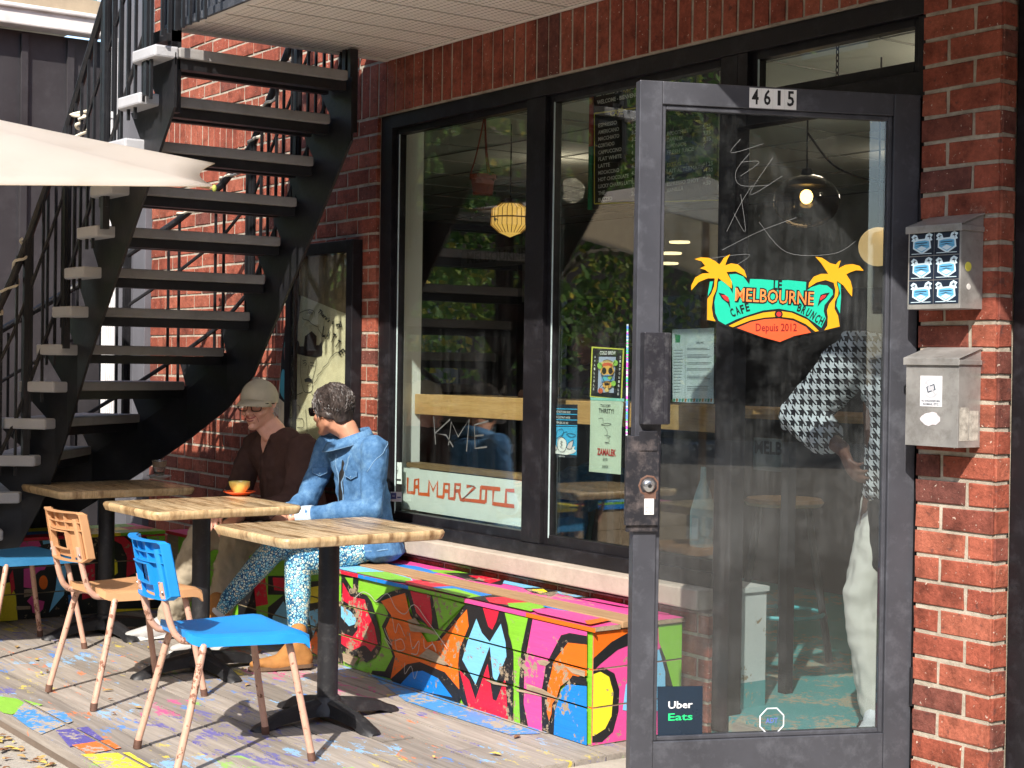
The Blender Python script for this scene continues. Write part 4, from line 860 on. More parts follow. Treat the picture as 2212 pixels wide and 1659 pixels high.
def art_bench():
    t = thing('graffiti_bench', 'long boxy wooden bench painted with bright cartoon graffiti along the cafe wall', 'bench', (-2.8, -.2, 0))
    X0 = -4.72; boards = [(X0, BX, .004+i*.135, .137+i*.135) for i in range(3)]
    m = MB(); fr_ = lambda u, v, n: Vector((u, BY-n, v))
    for u0, u1, v0, v1 in boards: m.box((u0, BY+.0004, v0), (u1, BY+.022, v1), PK.index('W'))
    m.box((X0, BY+.03, .01), (BX-.01, BY+.05, .40), PK.index('k'))
    face_art(m, boards, [(fxz(p), c) for p, c in FA], fr_, .00035)
    # scratched tag
    def sc(pts, w_=.0035): mm.ribbon([Vector((q.x, BY-.0165, q.z)) for q in spline([at(*bw(a, b), 1, BY) for a, b in pts], 4)], w_, (0, -1, 0))
    m.build('front_board', PL, t, clean=False)
    mm = MB()
    for pts in ([(240,580),(290,540),(340,560),(380,600),(450,550),(500,640),(560,680),(620,620),(700,720),(760,800),(830,900)],[(430,770),(450,820),(480,880),(430,830),(470,900)],[(500,840),(510,910),(560,900),(540,840),(500,850)],[(590,800),(610,900),(650,850),(640,930),(600,930)],[(680,840),(690,900),(740,870),(760,920),(730,850)],[(480,700),(500,800),(520,740),(560,820)],[(560,990),(560,1060),(600,1010),(620,1090),(640,1040)]): sc(pts)
    mm.build('scratched_tag', M('silver_scratch', (.50, .48, .45), .5, .2), t)
    # end face
    def fyz(pts): return [(lambda p: (p.y, p.z))(at(*bw(a, b), 0, BX+.001)) for a, b in pts]
    EA = [([(1650,500),(2600,500),(2600,1700),(1650,1700)],'P'), ([(1680,760),(2010,700),(2010,830),(1850,890),(1720,1040),(1680,1040)],'O'), ([(1690,1060),(1740,960),(1850,860),(2010,770),(2010,860),(1890,910),(1780,1000),(1720,1060)],'k'),
          ([(1680,1040),(1800,1020),(1870,1060),(1900,1160),(1895,1300),(1860,1430),(1790,1495),(1690,1500)],'k'), ([(1690,1080),(1780,1048),(1835,1080),(1862,1180),(1850,1330),(1810,1410),(1740,1455),(1690,1455)],'Y'),
          ([(1960,960),(2010,950),(2010,1120),(1970,1110)],'k'), ([(1920,1290),(1940,1130),(2000,1060),(2060,960),(2160,900),(2200,1000),(2190,1290),(2020,1310)],'S'), ([(2150,900),(2230,880),(2260,1100),(2250,1320),(2190,1310),(2190,1050)],'k'), ([(2140,640),(2340,620),(2340,1600),(2250,1500),(2240,1150),(2190,960),(2150,860)],'G')]
    m = MB(); eb = [(BY+.024, .0-.012, .004+i*.135, .137+i*.135) for i in range(3)]
    for u0, u1, v0, v1 in eb: m.box((BX-.02, u0, v0), (BX-.0004, u1, v1), PK.index('W'))
    m.box((BX-.02, BY, .004), (BX-.0004, BY+.0235, .408), PK.index('O'))
    face_art(m, [(BY, -.012, .004+i*.135, .137+i*.135) for i in range(3)], [(fyz(p), c) for p, c in EA], lambda u, v, n: Vector((BX+n, u, v)), .0004)
    m.build('end_board', PL, t, clean=False)
    # seat boards
    def fxy(pts): return [(lambda p: (p.x, p.y))(at(*bw(a, b), 2, BZ)) for a, b in pts]
    TA = [([(-1500,-600),(2900,-600),(2900,1800),(-1500,1800)],'P'), ([(380,350),(620,380),(760,420),(700,430),(430,370)],'B'), ([(690,400),(1060,420),(1200,455),(900,450),(720,415)],'G'), ([(780,420),(1100,430),(1210,460),(1150,500),(950,470)],'k'), ([(940,440),(1100,445),(1150,470),(1080,490)],'R'),
          ([(1180,455),(1450,480),(1990,590),(1700,590),(1300,520),(1160,490)],'S'), ([(1290,520),(1440,518),(1510,545),(1470,570),(1350,550)],'k'), ([(1330,530),(1420,528),(1445,545),(1400,556)],'Y'), ([(1600,580),(1750,570),(2100,600),(2400,650),(2300,680),(1900,640)],'k'), ([(1650,590),(2000,590),(2400,660),(2200,690)],'P'),
          ([(100,390),(300,380),(560,440),(620,510),(500,470),(200,430)],'S'), ([(230,420),(420,420),(580,465),(560,490),(380,470),(250,440)],'G'), ([(400,400),(640,440),(700,470),(560,455)],'R'), ([(540,480),(700,470),(900,510),(900,530),(700,560),(560,520)],'R'), ([(600,440),(760,470),(820,500),(650,480)],'k'),
          ([(710,520),(900,510),(1100,550),(1200,580),(1050,600),(800,560)],'B'), ([(720,530),(860,530),(1060,590),(1040,610),(760,560)],'G'), ([(940,590),(1100,570),(1350,590),(1430,640),(1300,660),(1050,630)],'k'), ([(1050,590),(1250,580),(1380,605),(1250,640),(1080,625)],'R'),
          ([(1190,625),(1350,620),(1440,650),(1330,680),(1200,650)],'G'), ([(1420,620),(1600,650),(1850,710),(1850,730),(1600,690),(1420,650)],'B'), ([(1340,665),(1450,660),(1870,720),(1690,765),(1400,700)],'P'), ([(1680,740),(1870,708),(1870,730),(1700,768)],'O'), ([(0,360),(100,370),(130,410),(0,400)],'k')]
    tb = [(X0, BX+.012, BY-.014, -.315), (X0, BX+.012, -.188, -.008)]
    m = MB()
    for u0, u1, v0, v1 in tb: m.box((u0, v0, .4095), (u1, v1, BZ-.0003), PK.index('W'))
    face_art(m, tb, [(fxy(p), c) for p, c in TA], lambda u, v, n: Vector((u, v, BZ+n)), .0004)
    for i in range(9): m.box((X0+i*.41, BY-.0146, .4096), (X0+(i+1)*.41-.001, BY-.0141, BZ), PK.index('RGkGRBGPO'[i]))
    m.build('seat_board', PL, t, clean=False)
    m = MB(); m.box((X0, -.311, .412), (BX+.018, -.192, BZ+.011)); m.build('middle_plank', WOOD('brown_plank', (.26, .15, .075), (.40, .25, .13), .75, (1.6, 22, 22), .5), t, bevel=.003)
art_bench()
LBX = -4.72
def side_bench():
    t = thing('graffiti_bench', 'shaded graffiti painted bench at the far left end of the deck, below the stairs', 'bench', (-4.95, -1.3, 0))
    def cw(a, b): return c2(a, b, 0, 1900, .5906)
    def fyz(pts): return [(lambda p: (p.y, p.z))(at(*cw(a, b), 0, LBX+.001)) for a, b in pts]
    A = [([(-1200,-300),(1400,-300),(1400,900),(-1200,900)],'k'), ([(-400,180),(50,185),(70,240),(0,300),(-400,330)],'R'), ([(110,185),(225,172),(262,250),(120,292)],'P'), ([(258,170),(392,150),(372,222),(275,240)],'S'), ([(-300,600),(60,480),(100,560),(112,720),(-300,780)],'Y'), ([(60,440),(80,400),(95,520),(70,560)],'R'),
         ([(150,395),(300,370),(250,450),(205,520),(150,512)],'P'), ([(170,600),(200,565),(235,590),(282,602),(272,650),(240,684),(205,672),(200,630)],'P'), ([(400,370),(425,372),(405,560),(310,672),(352,520),(365,400)],'S'), ([(440,190),(520,168),(520,270),(470,262)],'B'), ([(520,380),(600,360),(602,570),(520,590)],'R'), ([(430,560),(480,560),(510,680),(440,690)],'B'),
         ([(725,160),(760,165),(830,230),(860,330),(855,420),(800,450),(805,320),(770,240),(725,215)],'R'), ([(740,140),(850,130),(1000,170),(1200,140),(1200,430),(890,450),(895,320),(850,220)],'G'), ([(870,150),(900,150),(1000,300),(960,320)],'k'), ([(870,130),(1110,110),(1125,180),(900,190)],'R'), ([(725,330),(742,350),(745,420),(725,435)],'Y'), ([(1110,130),(1160,260),(1150,290),(1095,160)],'k'),
         ([(700,650),(1240,640),(1240,720),(700,720)],'Y'), ([(150,525),(205,520),(215,560),(150,575)],'W'), ([(100,630),(190,630),(190,650),(100,655)],'W')]
    e = [(272+28*math.cos(i*.4), 480+45*math.sin(i*.4)) for i in range(16)]; A += [([(272+62*math.cos(i*.4), 480+80*math.sin(i*.4)) for i in range(16)], 'k'), (e, 'O')]
    m = MB(); bd_ = [(-3.2, BY-.016, .004+i*.135, .137+i*.135) for i in range(3)]
    for u0, u1, v0, v1 in bd_: m.box((LBX-.022, u0, v0), (LBX-.0004, u1, v1), PK.index('W'))
    m.box((LBX-.05, -3.2, .01), (LBX-.03, BY-.02, .40), PK.index('k'))
    face_art(m, bd_, [(fyz(p), c) for p, c in A], lambda u, v, n: Vector((LBX+n, u, v)), .0004); m.build('front_board', PL, t, clean=False)
    m = MB(); cols = 'PYGRkSGRPYB'
    for j, (x0, x1) in enumerate(((LBX+.012, LBX-.12), (LBX-.126, LBX-.26), (LBX-.266, LBX-.42))):
        y0 = -3.2; i = j
        while y0 < -.46:
            y1 = min(y0+.16+.10*((i*7) % 3), -.45); m.box((x1, y0, .4095), (x0, y1-.0005, BZ), PK.index(cols[(i*5+j*3) % 11])); y0 = y1; i += 1
    m.build('seat_board', PL, t, clean=False)
side_bench()
# ================================================================== mailboxes
MBX = M('dull_steel_box', (.40, .39, .37), .40, .5, .3, 9, .1, 60, .5, (.12, .10, .08), .4)
def mailbox(z0, z1, zb, label):
    t = thing('mailbox', label, 'mailbox', (.14, 0, z0), 'steel mailboxes on the brick pier')
    m = MB(); m.box((.042, -.104, z0), (.240, -.001, z1-.002)); m.prism([(.042, -.104, z1-.002), (.042, -.001, z1-.002), (.042, -.001, zb-.003), (.042, -.104, z1-.0005)], (.198, 0, 0)); m.build('box', MBX, t, bevel=.003)
    m = MB(); m.prism([(.036, -.112, z1), (.036, -.001, zb), (.036, -.001, zb+.004), (.036, -.112, z1+.004)], (.210, 0, 0)); m.box((.036, -.112, z1-.018), (.246, -.109, z1+.003)); m.box((.2405, -.108, z1-.016), (.2455, -.002, z1-.001)); m.build('lid', MBX, t, bevel=.0015)
    return t
t1 = mailbox(1.530, 1.778, 1.815, 'upper steel mailbox covered with six blue palm badge stickers')
SKD = M('sticker_night', (.015, .025, .045), .35); SKW = M('sticker_pale', (.62, .78, .86), .4); SKB = M('sticker_blue2', (.12, .42, .68), .4); SKL = M('sticker_line', (.03, .05, .08), .4)
for r_ in range(3):
    for c_ in range(2):
        m = MB(); x0 = .048+c_*.094; z0 = 1.545+r_*.0735; cx, cz = x0+.046, z0+.038
        m.box((x0, -.1052, z0), (x0+.092, -.1045, z0+.071), 0)
        def pp(pts, mi, l): m.poly([(cx+a*.001, -.1054-l*.0002, cz+b*.001) for a, b in pts], mi)
        pp([(-40,8),(-34,14),(-40,20),(-30,28),(-18,24),(-12,12),(12,13),(16,25),(28,31),(42,24),(36,16),(41,8),(33,6),(36,-16),(2,-34),(-33,-16),(-32,6)], 1, 1)
        pp([(-28,-13),(-27,4),(-14,7),(14,8),(28,5),(30,-13),(2,-28)], 2, 2); pp([(-18,-16),(0,-9),(20,-16),(1,-25)], 1, 3); pp([(-22,-2),(22,-1),(22,2),(-22,1)], 3, 3); pp([(-28,-10),(0,-4),(30,-10),(0,-7)], 3, 4)
        pp([(-34,16),(-26,20),(-27,24),(-24,20),(-17,19),(-24,17),(-24,8),(-27,16)], 3, 3); pp([(20,18),(27,22),(28,27),(30,21),(37,19),(31,18),(31,8),(28,17)], 3, 3); pp([(-38,-33),(38,-33),(38,-31),(-38,-31)], 1, 1)
        m.build('badge_sticker', [SKD, SKW, SKB, SKL], t1)
m = MB(); m.lathe([(0, .0012), (.014, .001), (.0145, 0)], (.2402, -.070, 1.655), 18, 0, (1, 0, 0)); m.build('yellow_dot', M('dot_yellow', (.72, .66, .10), .5), t1)
m = MB(); m.lathe([(0, .0012), (.009, .001), (.0095, 0)], (.2402, -.066, 1.595), 12, 0, (1, 0, 0)); m.build('white_dot', M('dot_white', (.6, .58, .55), .6), t1)
t2 = mailbox(1.115, 1.378, 1.412, 'lower steel mailbox with a no-flyers notice and torn label remains')
m = MB(); m.box((.098, -.1052, 1.235), (.180, -.1045, 1.328), 0)
cq = Vector((.139, -.1055, 1.290)); m.ribbon([cq+Vector((.027*math.cos(i*.35), 0, .027*math.sin(i*.35))) for i in range(19)], .006, (0, -1, 0), 1); m.poly([cq+Vector((a, -.0002, b)) for a, b in ((-.018, .004), (.012, .014), (.018, -.004), (-.012, -.014))], 2); m.poly([cq+Vector((a, -.0004, b)) for a, b in ((-.013, .003), (.010, .010), (.013, -.003), (-.010, -.010))], 1); m.ribbon([cq+Vector((-.018, -.0006, .018)), cq+Vector((.018, -.0006, -.018))], .005, (0, -1, 0), 1)
m.text('NO UNADDRESSED MAIL', (.139, -.1056, 1.252), (1, 0, 0), (0, 0, 1), .009, 2, .02, width=.070); m.text('ADMAIL ETC', (.139, -.1056, 1.242), (1, 0, 0), (0, 0, 1), .009, 2, .02, width=.060)
m.build('notice', [M('notice_paper', (.66, .66, .68), .5), M('notice_grey', (.50, .51, .54), .5), SKL], t2)
m = MB(); r = random.Random(4); P = [(.139+.040*math.cos(a)*(.85+.2*r.random()) if abs(math.cos(a)) > .3 else .139+.04*math.cos(a), -.1051, 1.198+.021*math.sin(a)*(.8+.3*r.random())) for a in [i*.35 for i in range(18)]]; m.poly(P); m.build('label_remains', M('torn_label', (.62, .58, .60), .7, 0, .3, 40), t2)
for yy, z0, z1 in ((-.098, 1.135, 1.235), (-.052, 1.135, 1.225)):
    m = MB(); m.box((.2402, yy, z0), (.2408, yy+.042, z1)); m.build('label_remains', M('torn_side_label', (.40, .37, .32), .8, 0, .6, 45, .5), t2)
# ================================================================== poster case
PCZ = thing('poster_case', 'black framed glass poster case hung on the brick wall behind the seated people', 'poster case', (-3.77, -.02, 1.3))
m = MB(); x0, x1, z0, z1 = -4.11, -3.42, .72, 1.945
m.box((x0, -.06, z0), (x0+.06, -.001, z1)); m.box((x1-.06, -.06, z0), (x1, -.001, z1)); m.box((x0+.0605, -.058, z1-.06), (x1-.0605, -.001, z1)); m.box((x0+.0605, -.058, z0), (x1-.0605, -.001, z0+.06)); m.build('frame', BLACKMETAL, PCZ, bevel=.004)
m = MB(); m.box((x0+.061, -.012, z0+.061), (x1-.061, -.002, z1-.061)); m.build('backboard', M('cork_board', (.36, .25, .14), .9, 0, .3, 40, .5, 90), PCZ)
m = MB(); m.box((x0+.061, -.050, z0+.061), (x1-.061, -.046, z1-.061)); m.build('glass_pane', GLW, PCZ)
def cp(a, b): return c2(a, b, 1000, 1050, .4217)
def fp(pts, y=-.02): return [at(*cp(a, b), 1, y) for a, b in pts]
m = MB(); lay = [0]
def pa(pts, mi, sm=0, w=None):
    lay[0] += 1; P = fp(pts, -.016-.0003*lay[0])
    if w: m.ribbon(spline(P, 4) if sm else P, w, (0, -1, 0), mi)
    else: m.poly(spline(P, 4, True) if sm else P, mi)
pa([(215,100),(300,135),(540,235),(735,312),(720,600),(700,950),(640,1300),(560,1700),(300,1900),(120,1700),(100,1100),(130,700),(185,250)], 0)
pa([(215,105),(300,135),(290,300),(250,600),(215,900),(190,1120),(110,1050),(130,700),(185,250)], 1)
pa([(195,130),(240,150),(280,240),(250,300),(190,280)], 2, 1); pa([(250,180),(275,190),(270,250),(245,240)], 3, 1); pa([(190,290),(225,290),(220,360),(195,350)], 4, 1); pa([(190,470),(185,430),(230,340),(250,380),(225,460)], 5, 1); pa([(170,520),(210,490),(245,600),(220,700),(170,720),(150,620)], 2, 1); pa([(155,600),(185,620),(185,690),(160,720)], 6, 1); pa([(130,830),(155,800),(185,930),(185,1080),(120,1000)], 7, 1); pa([(212,505),(235,490),(238,520),(215,530)], 7, 1)
pa([(260,530),(285,545),(290,590),(330,590),(340,500),(400,455),(445,500),(440,580),(465,580),(490,545),(495,640),(490,675),(430,690),(340,675),(268,655)], 1)
for pts in ([(305,680),(300,830),(320,950),(345,1000),(400,990),(405,940)],[(440,685),(435,780),(410,880),(412,960)],[(320,720),(350,715)],[(385,735),(425,740)],[(325,745),(345,735),(355,750),(340,760)],[(390,760),(425,765)],[(375,755),(365,850),(385,860)],[(360,940),(395,930)],[(215,1080),(240,1040),(320,1000)],[(400,1010),(440,1060)],[(245,1110),(290,1120),(290,1170)],[(265,1235),(320,1235),(325,1310),(270,1310)],[(345,1150),(360,1350)],[(230,340),(300,290),(370,265),(420,280),(430,330)],[(315,330),(330,350),(370,360),(400,390),(460,420)],[(420,920),(450,880),(450,850),(490,810),(500,780),(545,740),(560,700),(610,650),(640,640)],[(455,430),(490,500),(480,640)],[(300,140),(290,300),(250,640),(215,780),(240,900),(190,1100)]): pa(pts, 1, 1, .0035)
pa([(335,885),(370,865),(405,885),(400,905),(340,908)], 1)
def ptx(st, a, b, size, ang, wd):
    lay[0] += 1; o0, o1, o2 = fp([(a, b), (a+20*math.cos(ang), b+20*math.sin(ang)), (a+20*math.sin(ang), b-20*math.cos(ang))], -.016-.0003*lay[0]); m.text(st, o0, o1-o0, o2-o0, size, 1, .03, width=wd)
for ch, a, b, an in (('L',508,465,.1),('A',545,490,.3),('T',590,520,.4),('T',630,570,.6),('E',665,640,.9)): ptx(ch, a, b, .075, an, .030)
ptx("There's", 510, 320, .045, .75, .13); ptx('a', 590, 375, .035, .3, .018); ptx('gal', 640, 400, .045, -.2, .06); ptx('Damn', 385, 290, .03, .3, .06)
m.build('poster', [M('aged_poster_paper', (.93, .80, .55), .6, 0, .25, 9, 1.0, 14, .4, (.55, .38, .18), .3), BLACK, M('poster_teal', (.10, .30, .27), .6), M('poster_green', (.10, .26, .12), .6), M('poster_lilac', (.45, .42, .60), .6), M('poster_yellow', (.70, .60, .04), .6), M('poster_rust', (.35, .12, .10), .6), M('poster_aqua', (.10, .48, .58), .6)], PCZ, label='aged hand drawn poster of a winking moustached man in a bowler hat', clean=False)
# ================================================================== things in the window
def rect(p, y): return [at(a, b, 1, y) for a, b in p]
ZD = Vector((0, 0, 1)); XD = Vector((1, 0, 0))
q = MB(); q.box((-3.193, .104, .645), (-2.118, .112, .842), 0)
def c5(a, b): return c2(a, b, 1200, 1000, .5877)
sn = [0]
def st5(pts, w_=.0175):
    sn[0] += 1; q.ribbon([at(*c5(a, b), 1, .1036-.00015*sn[0]) for a, b in pts], w_, (0, -1, 0), 1)
for pts in ([(560,1345),(558,1440),(605,1444)],[(602,1448),(605,1362),(628,1356),(630,1450),(700,1456)],[(602,1405),(630,1405)],[(692,1455),(697,1368),(722,1430),(750,1372),(748,1466),(790,1472)],[(788,1472),(793,1386),(824,1388),(822,1478),(860,1482)],[(790,1432),(823,1434)],[(858,1482),(863,1388),(896,1392),(893,1430),(862,1432)],[(885,1432),(898,1486),(920,1490)],[(935,1402),(990,1406),(905,1486),(1055,1502)],[(1022,1494),(1027,1408),(1062,1412),(1056,1506)],[(1027,1408),(1150,1420)],[(1107,1414),(1102,1512),(1240,1530)],[(1240,1430),(1188,1426),(1184,1520)]): st5(pts)
tag(q.build('window_sign', [M('sign_pale_green', (.66, .72, .68), .5, 0, .06), M('sign_rust_red', (.66, .12, .03), .5)], None), 'pale board with joined rust-red lettering low in the left window', 'sign')
m = MB(); P = rect([(846,998),(868,999),(868,1046),(846,1044)], .058); m.poly(P); c0 = at(857, 1015, 1, .0575); m.ribbon([c0+Vector((.013*math.cos(i*.35), 0, .017*math.sin(i*.35))) for i in range(19)], .0022, (0, -1, 0), 1); m.ribbon([c0+Vector((-.010, 0, .012)), c0+Vector((.010, 0, -.012))], .002, (0, -1, 0), 1); m.ribbon([c0+Vector((-.009, 0, -.002)), c0+Vector((.009, 0, -.002))], .0035, (0, -1, 0), 1); m.poly(rect([(848,1034),(866,1035),(866,1039),(848,1038)], .0575), 1)
m.build('no_smoking_sticker', [M('sticker_mint', (.50, .60, .55), .5), BLACK], B, label='small no smoking sticker in the corner of the left window')
m = MB(); m.poly(rect([(841,1062),(868,1063),(868,1084),(841,1083)], .0405)); m.poly(rect([(844,1065),(856,1065),(856,1078),(844,1078)], .0400), 1); m.text('ADX', at(850, 1071.5, 1, .0395), XD, ZD, .012, 0, .02, width=.024); m.poly(rect([(858,1073),(866,1073),(866,1076),(858,1076)], .0400), 1)
m.build('payment_sticker', [M('sticker_cream', (.72, .72, .72), .5), M('sticker_indigo', (.06, .08, .25), .5)], B, label='small white and indigo sticker at the window corner')
def c6(a, b): return c2(a, b, 2020, 1280, .3255)
class Post:
    def __init__(s, y=.082): s.m = MB(); s.n = 0; s.y = y
    def P(s, pts): s.n += 1; return [at(*c6(a, b), 1, s.y-.00025*s.n) for a, b in pts]
    def poly(s, pts, mi, sm=0): P = s.P(pts); s.m.poly(spline(P, 3, True) if sm else P, mi); return s
    def line(s, pts, w_, mi, sm=1): P = s.P(pts); s.m.ribbon(spline(P, 3) if sm else P, w_, (0, -1, 0), mi); return s
    def text(s, st, a, b, size, wd, mi, bold=.01): s.m.text(st, s.P([(a, b)])[0], XD, ZD, size, mi, bold, width=wd); return s
p = Post(); p.m.prism([at(*c6(a, b), 1, .083) for a, b in ((610,60),(985,85),(958,678),(590,640))], (0, .0008, 0), 0)
p.poly([(625,78),(968,98),(945,660),(602,628)], 1).poly([(695,178),(890,180),(865,595),(680,588)], 2)
p.text('COLD BREW', 795, 135, .020, .100, 3, .02)
for i, ch in enumerate('AVAILABLE'): p.text(ch, 650-i*2, 182+i*46, .014, .008, 3)
for i, ch in enumerate('DISPONIBLE'): p.text(ch, 943-i*3, 185+i*47, .014, .008, 3)
def bl(cx, cy, rx, ry, mi): p.poly([(cx+rx*math.cos(t*.7), cy+ry*math.sin(t*.7)) for t in range(9)], mi)
bl(790, 270, 80, 60, 4); bl(790, 275, 62, 32, 5); bl(790, 340, 85, 60, 6); bl(755, 340, 26, 40, 1); bl(828, 340, 26, 40, 1); bl(790, 440, 75, 60, 7); bl(760, 430, 25, 25, 8); bl(820, 420, 25, 22, 9); bl(790, 500, 55, 45, 6); bl(785, 560, 26, 26, 4); bl(705, 280, 30, 40, 9); bl(885, 250, 28, 35, 9); bl(712, 570, 28, 32, 5); bl(862, 485, 28, 34, 9); bl(785, 492, 30, 14, 1)
for pts in ([(700,250),(740,300),(720,380),(760,470),(770,540)],[(880,230),(840,300),(860,380),(820,470),(800,560)],[(720,400),(860,400)],[(730,470),(850,460)],[(740,230),(790,212),(850,235)],[(712,600),(700,540),(740,490)]): p.line(pts, .0022, 1)
tag(p.m.build('cold_brew_poster', [M('poster_lime_edge', (.62, .62, .10), .5), BLACK, M('poster_lavender', (.40, .46, .62), .5), M('poster_white', (.75, .76, .74), .5), M('p_cream', (.72, .55, .22), .5), M('p_red', (.62, .12, .05), .5), M('p_orange', (.75, .42, .10), .5), M('p_blue', (.16, .35, .60), .5), M('p_aqua', (.10, .50, .60), .5), M('p_green', (.30, .55, .10), .5)], None, clean=False), 'black cold brew poster with a colourful monster drawing in the second window', 'poster')
p = Post(); p.m.prism([at(*c6(a, b), 1, .083) for a, b in ((598,678),(955,690),(975,720),(955,1000),(945,1535),(580,1500),(592,1150),(595,900))], (0, .0008, 0), 0)
p.poly([(595,645),(985,660),(985,700),(955,690),(598,678)], 3)
p.text("T'AS SOIF?", 770, 745, .016, .062, 1).text('THIRSTY?', 780, 806, .026, .096, 1)
for pts in ([(690,895),(735,885),(745,940)],[(720,960),(780,945),(835,955),(790,972),(720,962)],[(755,985),(790,1040),(785,1090)],[(760,1085),(830,1095),(785,1115)],[(805,1110),(810,1160),(760,1165),(815,1175)]): p.line(pts, .0016, 1)
p.text('ZAMALEK', 780, 1282, .036, .118, 2, .03).text('JUS', 768, 1360, .014, .03, 1).text('JUICE', 768, 1445, .014, .038, 1)
tag(p.m.build('juice_poster', [M('crumpled_pale_paper', (.50, .60, .48), .6, 0, .12, 6, 1.0, 12), BLACK, M('ink_crimson', (.45, .03, .03), .6), M('mint_tape', (.25, .60, .52), .5)], None, clean=False), 'long crumpled pale green juice poster taped below the cold brew poster', 'poster')
p = Post(); p.m.prism([at(*c6(a, b), 1, .083) for a, b in ((112,725),(448,728),(440,1342),(98,1335))], (0, .0008, 0), 0)
p.poly([(106,985),(444,985),(438,1312),(98,1290)], 1)
for zz in (775, 835, 900, 965): p.line([(106, zz), (446, zz+8)], .004, 1, 0)
p.text('KOKO NUTS BIEN FRAIS', 270, 815, .013, .112, 2).text('FRESH COCONUT WATER', 270, 878, .013, .108, 2).text('DEMANDEZ - ICE COLD', 272, 940, .012, .080, 2)
p.poly([(115,1210),(180,1195),(240,1240),(330,1230),(420,1210),(405,1240),(435,1260),(400,1290),(320,1310),(180,1290),(110,1250)], 2).poly([(220,1130),(260,1100),(310,1130),(325,1190),(300,1260),(250,1270),(215,1220)], 2, 1).poly([(148,1150),(190,1180),(215,1240),(165,1250)], 3).poly([(400,1135),(345,1170),(325,1230),(380,1235)], 3)
for pts in ([(200,1120),(210,1040),(270,1010),(280,1070),(200,1120)],[(270,1090),(290,1050),(330,1045)],[(320,1070),(370,1060),(430,1085),(370,1105),(320,1070)],[(225,1130),(262,1102),(308,1132),(322,1190),(300,1262),(250,1272),(218,1222),(225,1130)],[(250,1150),(275,1160),(250,1180),(275,1195),(250,1215),(275,1235)],[(148,1150),(190,1180),(215,1240),(165,1250),(148,1150)],[(400,1135),(345,1170),(325,1230),(380,1235),(400,1135)]): p.line(pts, .0020, 0)
p.poly([(135+28*math.cos(i*.6), 1010+36*math.sin(i*.6)) for i in range(11)], 3); p.text('KOKO NUTS', 265, 1325, .008, .04, 2)
tag(p.m.build('coconut_poster', [M('poster_navy', (.012, .018, .03), .5), M('poster_sky', (.05, .42, .72), .5), M('poster_white', (.7, .7, .7), .5), M('poster_blush', (.62, .55, .55), .5)], None, clean=False), 'blue coconut drink poster at the lower left of the second window', 'poster')
q = MB()
for pts in ([(725,955),(738,1135)],[(830,975),(735,1062),(805,1075),(850,1150)],[(820,1140),(838,990),(882,1085),(952,975),(935,1180)],[(1075,985),(985,1010),(990,1160),(1065,1150)],[(990,1080),(1045,1075)]): q.ribbon([at(*c5(a, b), 1, .0655) for a, b in pts], .008, (0, -1, 0))
q.build('scratched_letters', M('etched_glass', (.10, .105, .10), .7, 0, .6, 40), B, label='rough letters KME scratched into the left window pane')
q = MB(); r = random.Random(12); cols = [(.7,.1,.6),(.1,.6,.2),(.15,.3,.8),(.6,.6,.6)]
for i in range(110):
    c0 = at(1355.5-(i*.03), 702+i*3.6, 1, .085)
    if 560 < i*5.6 < 0: continue
    q.box((c0.x-.0035, .0835, c0.z-.003), (c0.x+.0035, .087, c0.z+.003), r.randrange(4))
q.box((at(1357,702,1,.088).x-.002, .0875, at(1355,1095,1,.088).z), (at(1357,702,1,.088).x+.004, .089, at(1355,700,1,.088).z), 4)
tag(q.build('light_strip', [EMIT('led_%d' % i, c, .9) for i, c in enumerate(cols)]+[BLACK]), 'thin vertical strip of tiny coloured lights beside the door handle edge', 'light strip')
# brunch menu sheet seen through the door glass
m = MB(); yq = .082; m.prism(rect([(1452,712),(1542,708),(1541,872),(1453,868)], yq), (0, .0008, 0), 0)
for i, (a, b, c_, d_) in enumerate([(1458,722,1470,740)]): m.poly(rect([(a,b),(c_,b+2),(c_-1,d_),(a+1,d_)], yq-.0005), 2)
m.poly(rect([(1503,738),(1520,738),(1520,743),(1503,743)], yq-.0005), 1)
for x0, x1, zs in ((1455,1476,[756+i*6.5 for i in range(15)]), (1484,1536,[752,755,766,769,772,783,786,796,799,812,815,818,834,838,842])):
    for zz in zs: m.poly(rect([(x0,zz),(x1-(zz*7) % 9,zz-.3),(x1-(zz*7) % 9,zz+1),(x0,zz+1.2)], yq-.0005), 1)
m.ribbon(rect([(1480,730),(1480,860)], yq-.0006), .0015, (0,-1,0), 1); m.text('BRUNCH', at(1511, 740.5, 1, yq-.001), XD, ZD, .014, 0, .02, width=.05)
for i in range(14): m.poly(rect([(1454+i*6.2,861),(1459+i*6.2,861),(1457+i*6.2,868),(1454+i*6.2,868)], yq-.0007), 2+(i % 3))
tag(m.build('brunch_menu', [M('menu_paper', (.66, .74, .78), .6), M('menu_ink', (.10, .12, .16), .6), M('menu_green', (.05, .30, .14), .6), M('menu_orange', (.5, .2, .04), .6), M('menu_aqua', (.06, .4, .45), .6)], None, clean=False), 'white printed brunch menu sheet on the window, seen through the open door', 'menu')
